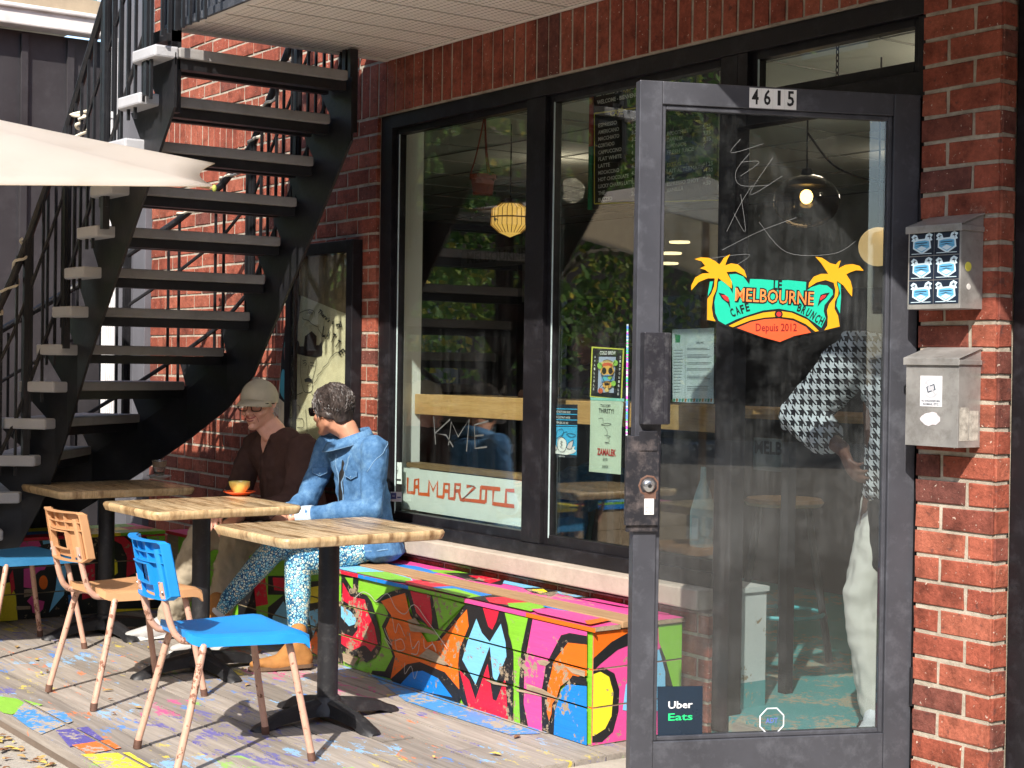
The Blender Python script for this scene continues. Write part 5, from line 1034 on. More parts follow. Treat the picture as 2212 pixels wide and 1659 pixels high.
# suspended menu board
m = MB(); ym = .60; m.box((-2.385, ym, 2.06), (-1.56, ym+.02, 2.63), 0)
def ml(px, py, st, size, wd, mi, al='LEFT'): m.text(st, at(px, py, 1, ym-.002), XD, ZD, size, mi, .022, al, width=wd)
ml(1288, 203, 'LE MELBOURNE CAFE', .036, .36, 1); ml(1290, 222, 'WELCOME - BIENVENUE', .026, .30, 1); ml(1318, 246, 'CAFÉ', .038, .09, 2)
for i, (a, b) in enumerate((('ESPRESSO','2.75'),('AMERICANO','3.25'),('MACCHIATO','3.25'),('CORTADO','3.50'),('CAPPUCCINO','4'),('FLAT WHITE','4'),('LATTE','4.25'),('MOCACCINO','4.50'),('HOT CHOCOLATE','4.25'),('LUCKY CHARMS LATTE','5'),('THE','3'),('BUZZED','2.75'))):
    ml(1292, 272+i*14.6-i*.0, a, .024, min(.25, .0165*len(a)), 1); ml(1364, 258+i*14.6, b, .024, .016*len(b)*.8, 1)
for i, (a, b) in enumerate((('SMOOTHIE','5.25'),('ZAMALEK','3.75'),('LIMONADE','3.75'),('FRESH JUICE','5'),('',''),('EXTRAS',''),('LAIT ALTERNATIF','+1.25'),('ICE','+1.50'),('ESPRESSO SHOT','+.50'),('VANILLA','+.50'))):
    if a: ml(1440, 290+i*13.5, a, .024, .0155*len(a), 1+(a == 'EXTRAS'))
    if b: ml(1518, 275+i*13.5, b, .024, .012*len(b), 1)
for a in (((1284,245),(1284,440)), ((1284,245),(1384,232)), ((1284,440),(1560,432))): m.ribbon([at(*c_, 1, ym-.002) for c_ in a], .006, (0, -1, 0), 2)
m.box((-2.415, ym-.004, 2.35), (-2.388, ym+.018, 2.63), 3); m.box((-2.415, ym-.004, 2.06), (-2.388, ym+.018, 2.349), 4)
tag(m.build('menu_board', [M('chalkboard', (.015, .016, .016), .5), M('chalk_white', (.90, .92, .88), .8), M('chalk_yellow', (.85, .78, .12), .8), M('flag_red', (.40, .05, .04), .6), M('flag_green', (.03, .25, .12), .6)], None), 'black cafe menu board with chalk white prices hanging inside the second window', 'menu board')
# window counter of honey wood
t = thing('window_counter', 'honey coloured wooden counter running along inside both windows', 'counter', (-2, .35, 1.1))
m = MB(); m.box((-3.247, .20, 1.098), (-.99, .222, 1.196)); m.build('apron', OAK, t, bevel=.003)
m = MB(); m.box((-3.247, .2225, 1.17), (-.99, .56, 1.193)); m.build('counter_top', OAK, t, bevel=.003)
for x in (-3.2, -2.1, -1.05):
    m = MB(); m.box((x, .48, .041), (x+.04, .52, 1.169)); m.build('leg', DARKIN, t)
# white low wall end in the doorway
m = MB(); m.box((-1.25, .135, .041), (-.91, .27, .52), 0); m.box((-1.252, .1345, .0405), (-.9095, .2705, .19), 1); m.box((-1.26, .13, .521), (-.90, .275, .54), 0)
tag(m.build('low_partition', [PAINT('chipped_white', (.66, .68, .66), .5, (.35, .25, .16), .5), TURQ], None), 'white low partition with chipped turquoise foot inside the doorway', 'partition')
# pale blue bottle on the inner sill
t = thing('spray_bottle', 'pale blue translucent bottle behind the window, seen through the door glass', 'bottle', (-1.2, .15, .62))
bx = at(1517, 1180, 1, .15); m = MB(); m.lathe([(0, 0), (.045, 0), (.048, .01), (.048, .13), (.03, .20), (.012, .25), (.010, .30), (0, .30)], bx, 20); m.build('body', M('pale_blue_plastic', (.35, .60, .68), .35), t, smooth=True)
m = MB(); m.box((bx.x-.006, bx.y-.0495, bx.z+.03), (bx.x+.03, bx.y-.0485, bx.z+.11)); m.build('bottle_label', SKW, t)
# stool
def stool(x, y, label):
    t = thing('bar_stool', label, 'stool', (x, y, .04), 'bar stools inside the cafe')
    m = MB(); m.lathe([(0, .72), (.16, .72), (.17, .735), (.16, .75), (0, .75)], (x, y, .04), 24); m.build('seat', OAK, t, smooth=True)
    for a in (.8, 2.37, 3.94, 5.5):
        m = MB(); m.tube([(x+.10*math.cos(a), y+.10*math.sin(a), .76), (x+.21*math.cos(a), y+.21*math.sin(a), .041)], .016, 8); m.build('leg', M('grey_stool_steel', (.16, .16, .165), .4, .6), t, smooth=True)
    m = MB(); m.tube([(x+.175*math.cos(i*.4), y+.175*math.sin(i*.4), .30) for i in range(16)], .009, 6, 0, True); m.build('foot_ring', M('turquoise_ring', (.08, .45, .48), .4), t, smooth=True)
stool(-1.52, .98, 'bar stool with turquoise foot ring just inside the doorway'); stool(-2.6, .95, 'bar stool behind the window counter in the left window')
# lamps
def cord(x, y, z): m = MB(); m.tube([(x, y, z), (x, y, 2.655)], .004, 6); return m
lx = at(1742, 425, 1, 1.5); t = thing('pendant_lamp', 'lit pendant lamp in a clear glass globe behind the door glass', 'lamp', lx)
cord(lx.x, lx.y, lx.z+.12).build('cord', BLACK, t)
m = MB(); m.lathe([(.0, .13), (.02, .13), (.03, .10), (.085, .075), (.09, .05), (.0, .05)], lx, 24); m.build('cap', BLACK, t, smooth=True)
m = MB(); m.ell(lx+Vector((0, 0, -.02)), (.155, .155, .125), 28); m.build('globe', GLASS('smoky_globe', .02, (.62, .54, .42), refl=.05), t, smooth=True)
m = MB(); m.ell(lx+Vector((0, 0, .0)), (.030, .030, .034), 16); m.build('bulb', EMIT('warm_bulb', (1., .60, .18), 9), t, smooth=True)
m = MB(); m.tube(spline([(lx.x, lx.y, lx.z+.30), (lx.x+.12, lx.y+.05, lx.z+.14), (lx.x+.30, lx.y+.1, lx.z+.06), (lx.x+.5, lx.y+.2, lx.z+.03)], 6), .005, 6); m.build('slack_cord', BLACK, t)
lx = at(1102, 475, 1, 1.1); t = thing('pendant_lamp', 'yellow faceted paper pendant lamp in the left window', 'lamp', lx); cord(lx.x, lx.y, lx.z+.1).build('cord', BLACK, t)
m = MB(); m.lathe([(.0, .085), (.06, .085), (.10, .06), (.105, -.03), (.06, -.07), (.0, -.095)], lx, 12); sh_ = m.build('shade', EMIT('amber_shade', (.80, .46, .10), .5), t)
m = MB()
for i in range(24): a = i*math.pi/12; m.tube([lx+Vector((rr*math.cos(a), rr*math.sin(a), hh)) for rr, hh in ((.061, .085), (.102, .06), (.107, -.03), (.061, -.071))], .0022, 4)
m.tube([lx+Vector((.108*math.cos(i*.3), .108*math.sin(i*.3), .012)) for i in range(21)], .004, 5, 0, True); m.build('slat_edge', M('amber_dark', (.35, .18, .04), .6), sh_)
m = MB(); m.lathe([(0, .12), (.03, .115), (.07, .09), (.0, .088)], lx, 8); m.build('cap', BLACK, t)
lx = at(1897, 533, 1, 1.2); t = thing('pendant_lamp', 'round cream globe lamp at the right edge of the door glass', 'lamp', lx); cord(lx.x, lx.y, lx.z+.1).build('cord', BLACK, t); m = MB(); m.ell(lx, .082, 24); m.build('globe', EMIT('cream_globe', (.75, .50, .22), .45), t, smooth=True)
for px, py in ((1468,525),(1450,549),(1443,571)):
    pc = at(px, py, 1, 3.2); m = MB(); m.lathe([(0, 0), (.07, 0), (.07, .012), (0, .012)], pc, 16); tag(m.build('ceiling_spot', EMIT('spot_warm', (1, .72, .4), 1.6)), 'small round warm ceiling light seen deep inside beside the door handle side, %s' % {525: 'highest of three', 549: 'middle of three', 571: 'lowest of three'}[py], 'ceiling light', 'small ceiling lights deep inside')
# hanging pot with trailing plant
pc = at(1043, 397, 1, .5); t = thing('hanging_plant', 'terracotta plastic pot hanging in the left window', 'plant', pc)
m = MB(); m.lathe([(0, -.055), (.048, -.055), (.058, .02), (.066, .022), (.066, .045), (.0, .04)], pc, 24); m.build('pot', M('terracotta', (.30, .07, .035), .6), t, smooth=True)
m = MB(); [m.tube(spline([pc+Vector((.062*math.cos(a), .062*math.sin(a), .04)), pc+Vector((.03*math.cos(a), .03*math.sin(a), .16)), pc+Vector((.01, 0, .34))], 5), .004, 5) for a in (0, 2.1, 4.2)]; m.build('hanger', M('hanger_red', (.25, .05, .03), .5), t)
m = MB(); r = random.Random(8)
for i in range(60):
    a = r.uniform(0, 6.28); l_ = r.uniform(.02, .22); p0 = pc+Vector((.06*math.cos(a), .06*math.sin(a), .05-l_*(r.random() > .4))); d_ = Vector((r.uniform(-1, 1), r.uniform(-1, 1), r.uniform(-1, .3))).normalized()*.028; s_ = d_.cross(Vector((0, 0, 1))).normalized()*.009; m.poly([p0, p0+d_*.5+s_, p0+d_, p0+d_*.5-s_])
m.build('leaves', M('houseplant_leaf', (.05, .11, .03), .5), t)
# chain behind the transom
m = MB(); c0 = at(1808, 190, 1, .45)
for i in range(22):
    zz = c0.z+i*.022; ax = (1, 0, 0) if i % 2 else (0, 1, 0); P = [Vector((c0.x, c0.y, zz))+Vector(ax)*.006*math.cos(a*.785)+ZD*.014*math.sin(a*.785) for a in range(8)]; m.tube(P, .0022, 5, 0, True)
tag(m.build('hanging_chain', BLACK, None), 'thin black chain hanging behind the transom pane above the door', 'chain')
# name boards deep inside
m = MB(); a, b = at(1005, 540, 1, 1.6), at(1105, 572, 1, 1.6); m.box((a.x-.04, 1.6, b.z), (b.x+.25, 1.62, a.z), 0); m.text('MELBOURNE', (a.x+.02, 1.597, (a.z+b.z)/2), XD, ZD, .09, 1, .03, 'LEFT', width=.62)
tag(m.build('name_board', [M('board_grey', (.10, .10, .11), .6), M('board_letters', (.012, .012, .014), .5)], None), 'dark name board with black capitals deep inside the left window', 'sign')
m = MB(); a, b = at(1628, 945, 1, 1.6), at(1692, 1020, 1, 1.6); m.box((a.x, 1.6, b.z), (b.x, 1.62, a.z), 0); m.text('MELB', ((a.x+b.x)/2, 1.597, (a.z+b.z)/2+.03), XD, ZD, .085, 1, .03, width=(b.x-a.x)*.9)
tag(m.build('name_board', [M('board_white', (.42, .44, .46), .6), MATS['board_letters']], None), 'white board with black capitals seen low through the door glass', 'sign')
# bar with espresso machine
t = thing('bar_counter', 'dark bar counter across the back of the cafe', 'counter', (-3.4, 3, .04)); m = MB(); m.box((-6.4, 2.7, .041), (-2.0, 3.3, 1.05)); m.build('body', M('bar_dark', (.04, .035, .035), .5), t); m = MB(); m.box((-6.45, 2.64, 1.051), (-1.95, 3.35, 1.09)); m.build('top', OAK, t)
t = thing('espresso_machine', 'steel espresso machine on the dark bar counter', 'coffee machine', (-4.6, 3, 1.09)); m = MB(); m.box((-5.0, 2.8, 1.12), (-4.2, 3.2, 1.50)); m.build('body', CHR, t, bevel=.02); m = MB(); [m.tube([(x, 2.78, 1.33), (x, 2.70, 1.30)], .018, 8) for x in (-4.8, -4.6, -4.4)]; m.build('group_head', BLACK, t)
for lx_, ly_, lz_, en in ((-2.2, 1.9, 2.45, 1.6), (-4.6, 2.2, 2.45, 1.2), (-.7, 1.5, 2.5, 6), (-3.0, 3.6, 2.5, 1.5)):  # added point lights that brighten the room, not tied to any modelled lamp
    ld = bpy.data.lights.new('interior_fill_light', 'POINT'); ld.energy = en; ld.color = (1, .82, .62); ld.shadow_soft_size = .08; lo = bpy.data.objects.new('interior_fill_light', ld); COL.objects.link(lo); lo.location = (lx_, ly_, lz_)
# ================================================================== street side seen in the glass
def leafmat(name, cs):
    k = NT(name); a = k.n('ShaderNodeAttribute', attribute_name='tone'); k.set(k.ramp(a.outputs['Fac'], cs), .55, None, .3)
    tl = k.n('ShaderNodeBsdfTranslucent'); k.l(k.ramp(a.outputs['Fac'], [(p, tuple(min(1, x*1.6) for x in c)) for p, c in cs]), tl.inputs[0]); mx = k.n('ShaderNodeMixShader'); mx.inputs[0].default_value = .35; k.l(k.b.outputs[0], mx.inputs[1]); k.l(tl.outputs[0], mx.inputs[2]); k.l(mx.outputs[0], k.t.nodes['Material Output'].inputs[0]); return k.m
LEAF = leafmat('street_leaf', [(0, (.06, .12, .03)), (.5, (.11, .20, .04)), (.8, (.24, .28, .06)), (1, (.55, .42, .07))]); BARK = M('bark', (.09, .07, .05), .9, 0, .4, 12, .9, 30)
def tree(x, y, h, rc, label, seed, low=0):
    t = thing('street_tree', label, 'tree', (x, y, -.12), 'trees along the street'); r = random.Random(seed); m = MB()
    m.tube(spline([(x, y, -.12), (x+.05, y, 1.2), (x-.05, y+.05, 2.4), (x, y, h*.8)], 5), [.17-.007*i for i in range(16)], 10)
    ends = []
    for i in range(9):
        a = i*.7+r.random()*.4; z0 = r.uniform(1.9, h*.65); e = Vector((x+math.cos(a)*rc*.75, y+math.sin(a)*rc*.75, z0+r.uniform(.5, 1.8))); ends.append(e); m.tube(spline([(x, y, z0), (x+math.cos(a)*rc*.35, y+math.sin(a)*rc*.35, z0+.5), e], 4), [.07-.006*k_ for k_ in range(9)], 6)
    m.build('trunk', BARK, t, smooth=True); m = MB(); cl = [(e+Vector((r.gauss(0, .3), r.gauss(0, .3), r.gauss(0, .3))), r.uniform(.45, .85)) for e in ends for _ in range(3)]+[(Vector((x+r.gauss(0, rc*.4), y+r.gauss(0, rc*.4), r.uniform(h*.55, h))), r.uniform(.5, .9)) for _ in range(14)]+[(Vector((x+r.gauss(0, rc*.45), y+r.gauss(0, rc*.4), r.uniform(1.5, 3.2))), r.uniform(.4, .7)) for _ in range(low)]
    for c_, s_ in cl:
        tb = r.random()*.6
        for _ in range(190):
            p0 = c_+Vector((r.gauss(0, s_*.45), r.gauss(0, s_*.45), r.gauss(0, s_*.42)-.1)); d_ = Vector((r.uniform(-1, 1), r.uniform(-1, 1), r.uniform(-1.4, .3))).normalized()*r.uniform(.08, .13); s2 = d_.cross(Vector((r.uniform(-1, 1), r.uniform(-1, 1), r.uniform(-1, 1)))).normalized()*.032
            m.add([p0, p0+d_*.5+s2, p0+d_, p0+d_*.5-s2], [(0, 1, 2, 3)], 0, min(1, tb+r.random()*.4) if r.random() > .04 else 1)
    m.build('crown', LEAF, t, vcol=True, clean=False)
tree(-8.8, -4.9, 5.4, 2.1, 'leafy street tree mirrored in the left window, nearest the cafe', 1, 26); tree(-14.5, -6.0, 6.4, 2.6, 'leafy street tree down the pavement, second from the cafe', 2, 12); tree(-5.0, -9.5, 6.2, 2.2, 'leafy tree on the opposite pavement', 3)
t = thing('row_building', 'brown brick row building across the street, seen only as a reflection', 'building', (-8, -16, 0)); m = MB(); m.box((-60, -24, -.26), (30, -16, 9.5)); m.build('wall', M('far_brick', (.13, .07, .05), .9, 0, .3, 2, .3, 30), t)
for i in range(16):
    for j in range(3): x = -40+i*4; m = MB(); m.box((x, -16.02, .9+j*2.9), (x+1.5, -15.95, 2.7+j*2.9)); m.build('window', M('far_glass', (.05, .06, .08), .15, .3), t)
t = thing('parked_car', 'dark grey parked car at the kerb behind the camera, mirrored in the glass', 'car', (-9.4, -6.4, -.26))
m = MB(); prof = [(-2.1, .35), (-2.15, .62), (-1.9, .82), (-1.05, .92), (-.5, 1.38), (.9, 1.40), (1.6, 1.0), (2.1, .92), (2.15, .4), (1.7, .25), (-1.8, .25)]
m.prism([(-9.4+a, -7.25, b-.26) for a, b in prof], (0, 1.7, 0)); m.build('body', M('car_paint', (.06, .065, .075), .2, .5), t, bevel=.06)
m = MB(); m.prism([(-9.4+a, -5.545, b-.26) for a, b in [(-.95, .95), (-.48, 1.32), (.85, 1.34), (1.35, 1.0)]], (0, .005, 0)); m.build('side_window', M('car_glass', (.03, .035, .04), .05, .2), t)
for dx in (-1.35, 1.35):
    m = MB(); m.lathe([(0, 0), (.31, 0), (.33, .03), (.33, .17), (0, .18)], (-9.4+dx, -5.70, .07), 24, 0, (0, 1, 0)); w_ = m.build('wheel', M('tyre', (.02, .02, .02), .9), t, smooth=True); m = MB(); m.lathe([(0, .19), (.18, .185), (.2, .17)], (-9.4+dx, -5.70, .07), 16, 0, (0, 1, 0)); m.build('rim', CHR, w_, smooth=True)

t = thing('row_building', 'brick row building continuing to the right of the cafe, outside the picture', 'building', (8, 4, 0)); m = MB(); m.box((1.95, 1.0, -.12), (30, 10, 9.0)); m.build('wall', MATS['far_brick'], t)
t = thing('row_building', 'unseen dark brick building added beyond the camera to darken the door reflection', 'building', (28, -10, 0)); m = MB(); m.box((26, -30, -.26), (34, .5, 11)); m.build('wall', M('dark_far_brick', (.07, .045, .04), .9), t)  # added unseen block, gives the door glass something dark to mirror
for i in range(7):
    for j in range(3): yy = -28+i*4; m = MB(); m.box((25.95, yy, .9+j*3.1), (26.02, yy+1.5, 2.8+j*3.1)); m.build('window', MATS['far_glass'], t)
# ================================================================== people
SKIN = M('fair_skin', (.76, .41, .30), .5, 0, .14, 14, .15, 180, .4, (.50, .18, .13), .25)
SKIN.node_tree.nodes['Principled BSDF'].inputs['Subsurface Weight'].default_value = .08
SKIN.node_tree.nodes['Principled BSDF'].inputs['Subsurface Radius'].default_value = (.01, .004, .002)
SKIN2 = M('tan_skin', (.50, .24, .15), .5, 0, .12, 14, .15, 180, .4, (.38, .15, .09), .2)
EYEW = M('eye_white', (.75, .72, .68), .3); EYED = M('eye_dark', (.03, .02, .015), .2); LIP = M('lip', (.42, .13, .11), .45); TEETH = M('teeth', (.72, .66, .56), .3)
V = Vector
def frame_of(fwd, up=(0, 0, 1)):                      # columns: side(left of the person), forward, up
    f = V(fwd).normalized(); l = V(up).cross(f).normalized(); u = f.cross(l); return Matrix((l, f, u)).transposed()
def head(mb, c, F, k=1.):
    """skull, jaw, brow, nose, cheeks, lips, chin and ears; local axes: x left, y forward, z up; c = centre between the ears"""
    def L(x, y, z): return c+F @ (V((x, y, z))*k)
    def B(x, y, z, r): r = (r, r, r) if isinstance(r, (int, float)) else r; return (L(x, y, z), tuple(q*k for q in r), F)
    mb.hull([B(0, -.012, .035, (.074, .092, .082)), B(0, .035, .035, (.062, .050, .062))])          # cranium and forehead
    mb.hull([B(0, .045, .015, (.058, .040, .045)), B(0, .052, -.055, (.040, .034, .035)), B(0, .060, -.092, (.022, .020, .018)), B(.045, -.005, -.055, .020), B(-.045, -.005, -.055, .020), B(0, -.03, -.01, (.066, .06, .05))])
    mb.hull([B(.034, .066, -.030, (.024, .020, .020)), B(.046, .045, -.020, .018)]); mb.hull([B(-.034, .066, -.030, (.024, .020, .020)), B(-.046, .045, -.020, .018)])  # cheeks
    mb.hull([B(.040, .072, .022, (.018, .012, .008)), B(-.040, .072, .022, (.018, .012, .008)), B(0, .083, .022, (.016, .010, .009))])     # brow
    mb.hull([B(0, .088, .012, (.007, .008, .008)), B(0, .112, -.026, (.011, .012, .010)), B(0, .090, -.032, (.016, .010, .008))]); mb.hull([B(.011, .100, -.029, .008), B(-.011, .100, -.029, .008)])
    mb.hull([B(.020, .084, -.060, (.008, .008, .010)), B(-.020, .084, -.060, (.008, .008, .010)), B(0, .092, -.058, (.012, .008, .012))])       # muzzle
    mb.hull([B(0, .082, -.094, (.018, .014, .013)), B(0, .070, -.10, (.022, .018, .012))])
    for s in (-1, 1):
        mb.hull([B(s*.076, -.008, .018, (.006, .018, .022)), B(s*.072, -.004, -.020, (.006, .010, .014))]); mb.hull([B(s*.080, -.016, .020, (.005, .010, .018)), B(s*.078, -.014, .002, (.005, .008, .01))])
def face_bits(c, F, parent, k=1., smile=0, skin=SKIN):
    def L(x, y, z): return c+F @ (V((x, y, z))*k)
    for s in (-1, 1):
        m = MB(); m.ell(L(s*.031, .073, .006), tuple(q*k for q in (.0125, .0105, .0080)), 14, 0, F); m.ell(L(s*.031, .0820, .006), tuple(q*k for q in (.0052, .0030, .0052)), 10, 1, F); m.build('eye', [EYEW, EYED], parent, smooth=True)
        m = MB(); m.tube(spline([L(s*(.031+.016*t), .082-.006*abs(t), .0135-.004*t*t) for t in (-1, -.5, 0, .5, 1)], 3), .0035*k, 6); m.tube(spline([L(s*(.031+.015*t), .080-.006*abs(t), -.003+.003*t*t) for t in (-1, -.5, 0, .5, 1)], 3), .0028*k, 6); m.build('eyelid', skin, parent, smooth=True)
    m = MB()
    for z, w in ((-.052, .024), (-.064, .022)): m.tube(spline([L(w*t, .099-.016*t*t, z+(.010*t*t if smile else 0)) for t in (-1, -.6, 0, .6, 1)], 3), [.0030*k]+[.0042*k]*11+[.0030*k], 6) if 0 else m.tube(spline([L(w*t, .0985-.016*t*t, z+(.010*t*t if smile else .001*t*t)) for t in (-1, -.6, 0, .6, 1)], 3), .0036*k, 6)
    m.build('lips', LIP, parent, smooth=True)
    if smile:
        m = MB(); P = [L(.019*t, .0995-.014*t*t, -.0545+.008*t*t) for t in (-1, -.5, 0, .5, 1)]+[L(.017*t, .0980-.014*t*t, -.0625+.008*t*t) for t in (1, .5, 0, -.5, -1)]; m.poly(P, 0); m.build('teeth', TEETH, parent)
def hand(mb, wrist, d, up, s=1, curl=.5, k=1.):
    """palm, four unequal bent fingers and a side thumb; d = pointing direction, up = back of the hand, s = thumb side"""
    d = V(d).normalized(); up = V(up); up = (up-d*up.dot(d)).normalized(); side = d.cross(up)*s
    p = lambda a, b, c_: wrist+(d*a+side*b+up*c_)*k
    mb.hull([(p(.0, .0, 0), .021*k), (p(.03, .018, 0), .014*k), (p(.03, -.018, 0), .013*k), (p(.078, .028, 0), .0105*k), (p(.072, -.028, -.004), .0095*k)])
    for i, (b, ln) in enumerate(((.027, .070), (.009, .078), (-.010, .072), (-.028, .056))):
        c1 = curl*(.55+.12*i); q = p(.078-.003*i*i*.5, b, .002); a = 0; pts = [q]
        for seg, w_ in ((.45, c1), (.30, c1*1.3), (.25, c1*.9)): a += w_; q = q+(d*math.cos(a)-up*math.sin(a))*ln*seg*k+side*.001*k; pts.append(q)
        mb.chain(pts, [.0092*k, .0085*k, .0078*k, .0068*k])
    mb.chain([p(.018, .026, -.006), p(.045, .046, -.014), p(.068, .050, -.022), p(.086, .044, -.030)], [.013*k, .0105*k, .0092*k, .0078*k])
def denim(name):
    k_ = NT(name); tw = k_.n('ShaderNodeTexWave'); tw.inputs['Scale'].default_value = 260; tw.bands_direction = 'DIAGONAL'; k_.l(k_.tc.outputs['Object'], tw.inputs[0])
    n1 = k_.noise(9, 6, .7); n2 = k_.noise(38, 5, .7); c = k_.ramp(k_.math('ADD', k_.math('MULTIPLY', n1, .6), k_.math('MULTIPLY', n2, .4)), [(.36, (.035, .095, .20)), (.5, (.065, .155, .30)), (.66, (.14, .27, .43))])
    c = k_.mix(.12, c, tw.outputs['Fac'], 'OVERLAY'); k_.bump(n2, .5, .004); return k_.set(c, .85, None, .15)
from mathutils.bvhtree import BVHTree
def bvh(o): return BVHTree.FromPolygons([v.co for v in o.data.vertices], [tuple(p.vertices) for p in o.data.polygons])
DENIM = denim('light_denim'); DSEAM = M('denim_seam', (.15, .27, .42), .8, 0, .3, 60, .4, 90); DIN = M('denim_inside', (.42, .52, .62), .85)
def leggings(name):
    k_ = NT(name); vo = k_.n('ShaderNodeTexVoronoi', feature='DISTANCE_TO_EDGE'); vo.inputs['Scale'].default_value = 88; k_.l(k_.tc.outputs['Object'], vo.inputs['Vector']); v2 = k_.n('ShaderNodeTexVoronoi'); v2.inputs['Scale'].default_value = 88; k_.l(k_.tc.outputs['Object'], v2.inputs['Vector']); sp = k_.n('ShaderNodeSeparateColor'); k_.l(v2.outputs['Color'], sp.inputs[0])
    cell = k_.ramp(sp.outputs[0], [(0, (.50, .62, .55)), (.4, (.25, .52, .62)), (.7, (.60, .62, .45)), (.85, (.10, .35, .5)), (1, (.55, .66, .68))], 'CONSTANT'); big = k_.ramp(k_.noise(7, 3, .5), [(.40, .16), (.62, .07)])
    msk = k_.math('GREATER_THAN', vo.outputs['Distance'], big); c = k_.mix(msk, (.008, .075, .17), cell); return k_.set(c, .6, None, .3)
LEGG = leggings('patterned_leggings')
KHAKI = M('khaki_cloth', (.36, .31, .23), .9, 0, .2, 8, .5, 40, .15); BROWNK = M('brown_knit', (.075, .042, .036), .92, 0, .25, 10, .7, 220, .15, (.10, .06, .05), .2)
SUEDE = M('tan_suede', (.36, .165, .05), .8, 0, .25, 14, .4, 90, .2, (.20, .08, .03), .3); SOLE = M('boot_sole', (.12, .07, .04), .8)
def shoe(name, ankle, toe, mat, sole, parent, hi=.07, k=1., lab=None):
    d = (toe-ankle); d.z = 0; L_ = d.length; d.normalize(); z0 = min(ankle.z-.07, toe.z-.03); s = V((-d.y, d.x, 0)); tilt = (toe.z-.03-(ankle.z-.07))
    P = lambda a, b, c_: V((ankle.x, ankle.y, ankle.z-.07))+d*a+s*b+V((0, 0, c_+tilt*a/max(L_, .01)))
    m = MB(); m.hull([(P(-.035, 0, .035), .033*k), (P(.0, 0, .07+hi*.5), .036*k), (P(.06, 0, .045), .036*k)]); m.hull([(P(.0, 0, .07), .037*k), (P(0, 0, .07+hi), .040*k)])
    m.hull([(P(.04, 0, .035), .034*k), (P(.12, .006, .028), (.034*k, .034*k, .024)), (P(.185, .002, .022), (.026, .026, .018))]); m.hull([(P(-.035, 0, .02), .03), (P(.12, .01, .018), .034), (P(.12, -.012, .018), .030)])
    o = m.skin(name, [mat], parent, .006, 4, label=lab)
    m = MB(); out = [P(-.068+.0*i, 0, 0) for i in range(0)]
    oc = [(-.068, 0), (-.055, .028), (0, .032), (.08, .036), (.14, .042), (.19, .030), (.215, 0), (.19, -.026), (.13, -.036), (.06, -.030), (0, -.030), (-.055, -.027)]
    m.prism(spline([P(a, b, -.004) for a, b in oc], 3, True), V((0, 0, .016))); m.build('sole', sole, o); return o
def lerp(a, b, t): return V(a)+(V(b)-V(a))*t
# ---------------------------------------------------------------- woman in denim
W = thing('person', 'seated woman with short grey-brown hair, blue denim jacket and patterned leggings', 'person', (-2.98, -.22, .43), 'people sitting on the bench')
hip, sL, sR = V((-2.985, -.20, .53)), V((-2.835, -.265, .955)), V((-3.165, -.315, .955)); nk = V((-3.02, -.305, 1.015)); hc = V((-3.078, -.350, 1.120)); HF = frame_of((-.95, -.30, -.08), (.05, 0, 1))
eL, wL = V((-2.800, -.30, .695)), V((-3.065, -.520, .645)); eR, wR = V((-3.21, -.41, .70)), V((-3.11, -.58, .655))
kL, aL, tL = V((-3.02, -.66, .520)), V((-3.20, -.86, .215)), V((-3.27, -.985, .165)); kR, aR, tR = V((-2.93, -.60, .455)), V((-2.842, -.640, .085)), V((-2.93, -.83, .035))
b = MB(); head(b, hc, HF, .98); b.hull([(nk+V((0, .02, -.02)), (.060, .052, .03)), (nk+V((-.01, 0, .03)), .050)]); b.hull([(nk+V((-.01, .0, .02)), .048), (hc+HF @ V((0, -.02, -.055)), .050), (hc+HF @ V((0, .0, -.06)), .042)])
b.hull([(lerp(sL, nk, .45)+V((0, .02, -.04)), .03), (lerp(sR, nk, .45)+V((0, .02, -.04)), .03), (V((-3.0, -.24, .75)), (.11, .07, .08))]); b.hull([(V((-3.0, -.24, .75)), (.11, .07, .08)), (hip, (.10, .07, .05))]); b.hull([(hip, (.10, .07, .05)), (kL, .038)]); b.hull([(hip, (.10, .07, .05)), (kR, .038)])
b.chain([kL, aL], [.040, .028]); b.chain([kR, aR], [.040, .028]); b.chain([sL+V((0, 0, -.03)), eL, wL], [.03, .030, .024]); b.chain([sR+V((0, 0, -.03)), eR, wR], [.03, .030, .024])
hand(b, wL+V((-.022, -.02, -.006)), (-.75, -.62, -.22), (.0, -.25, 1), -1, .45); hand(b, wR+V((.0, -.01, -.008)), (.75, -.5, -.25), (0, -.2, 1), 1, .4)
body = b.skin('body', [SKIN2], W, .0055, 3); face_bits(hc, HF, W, .98, 0, SKIN2)
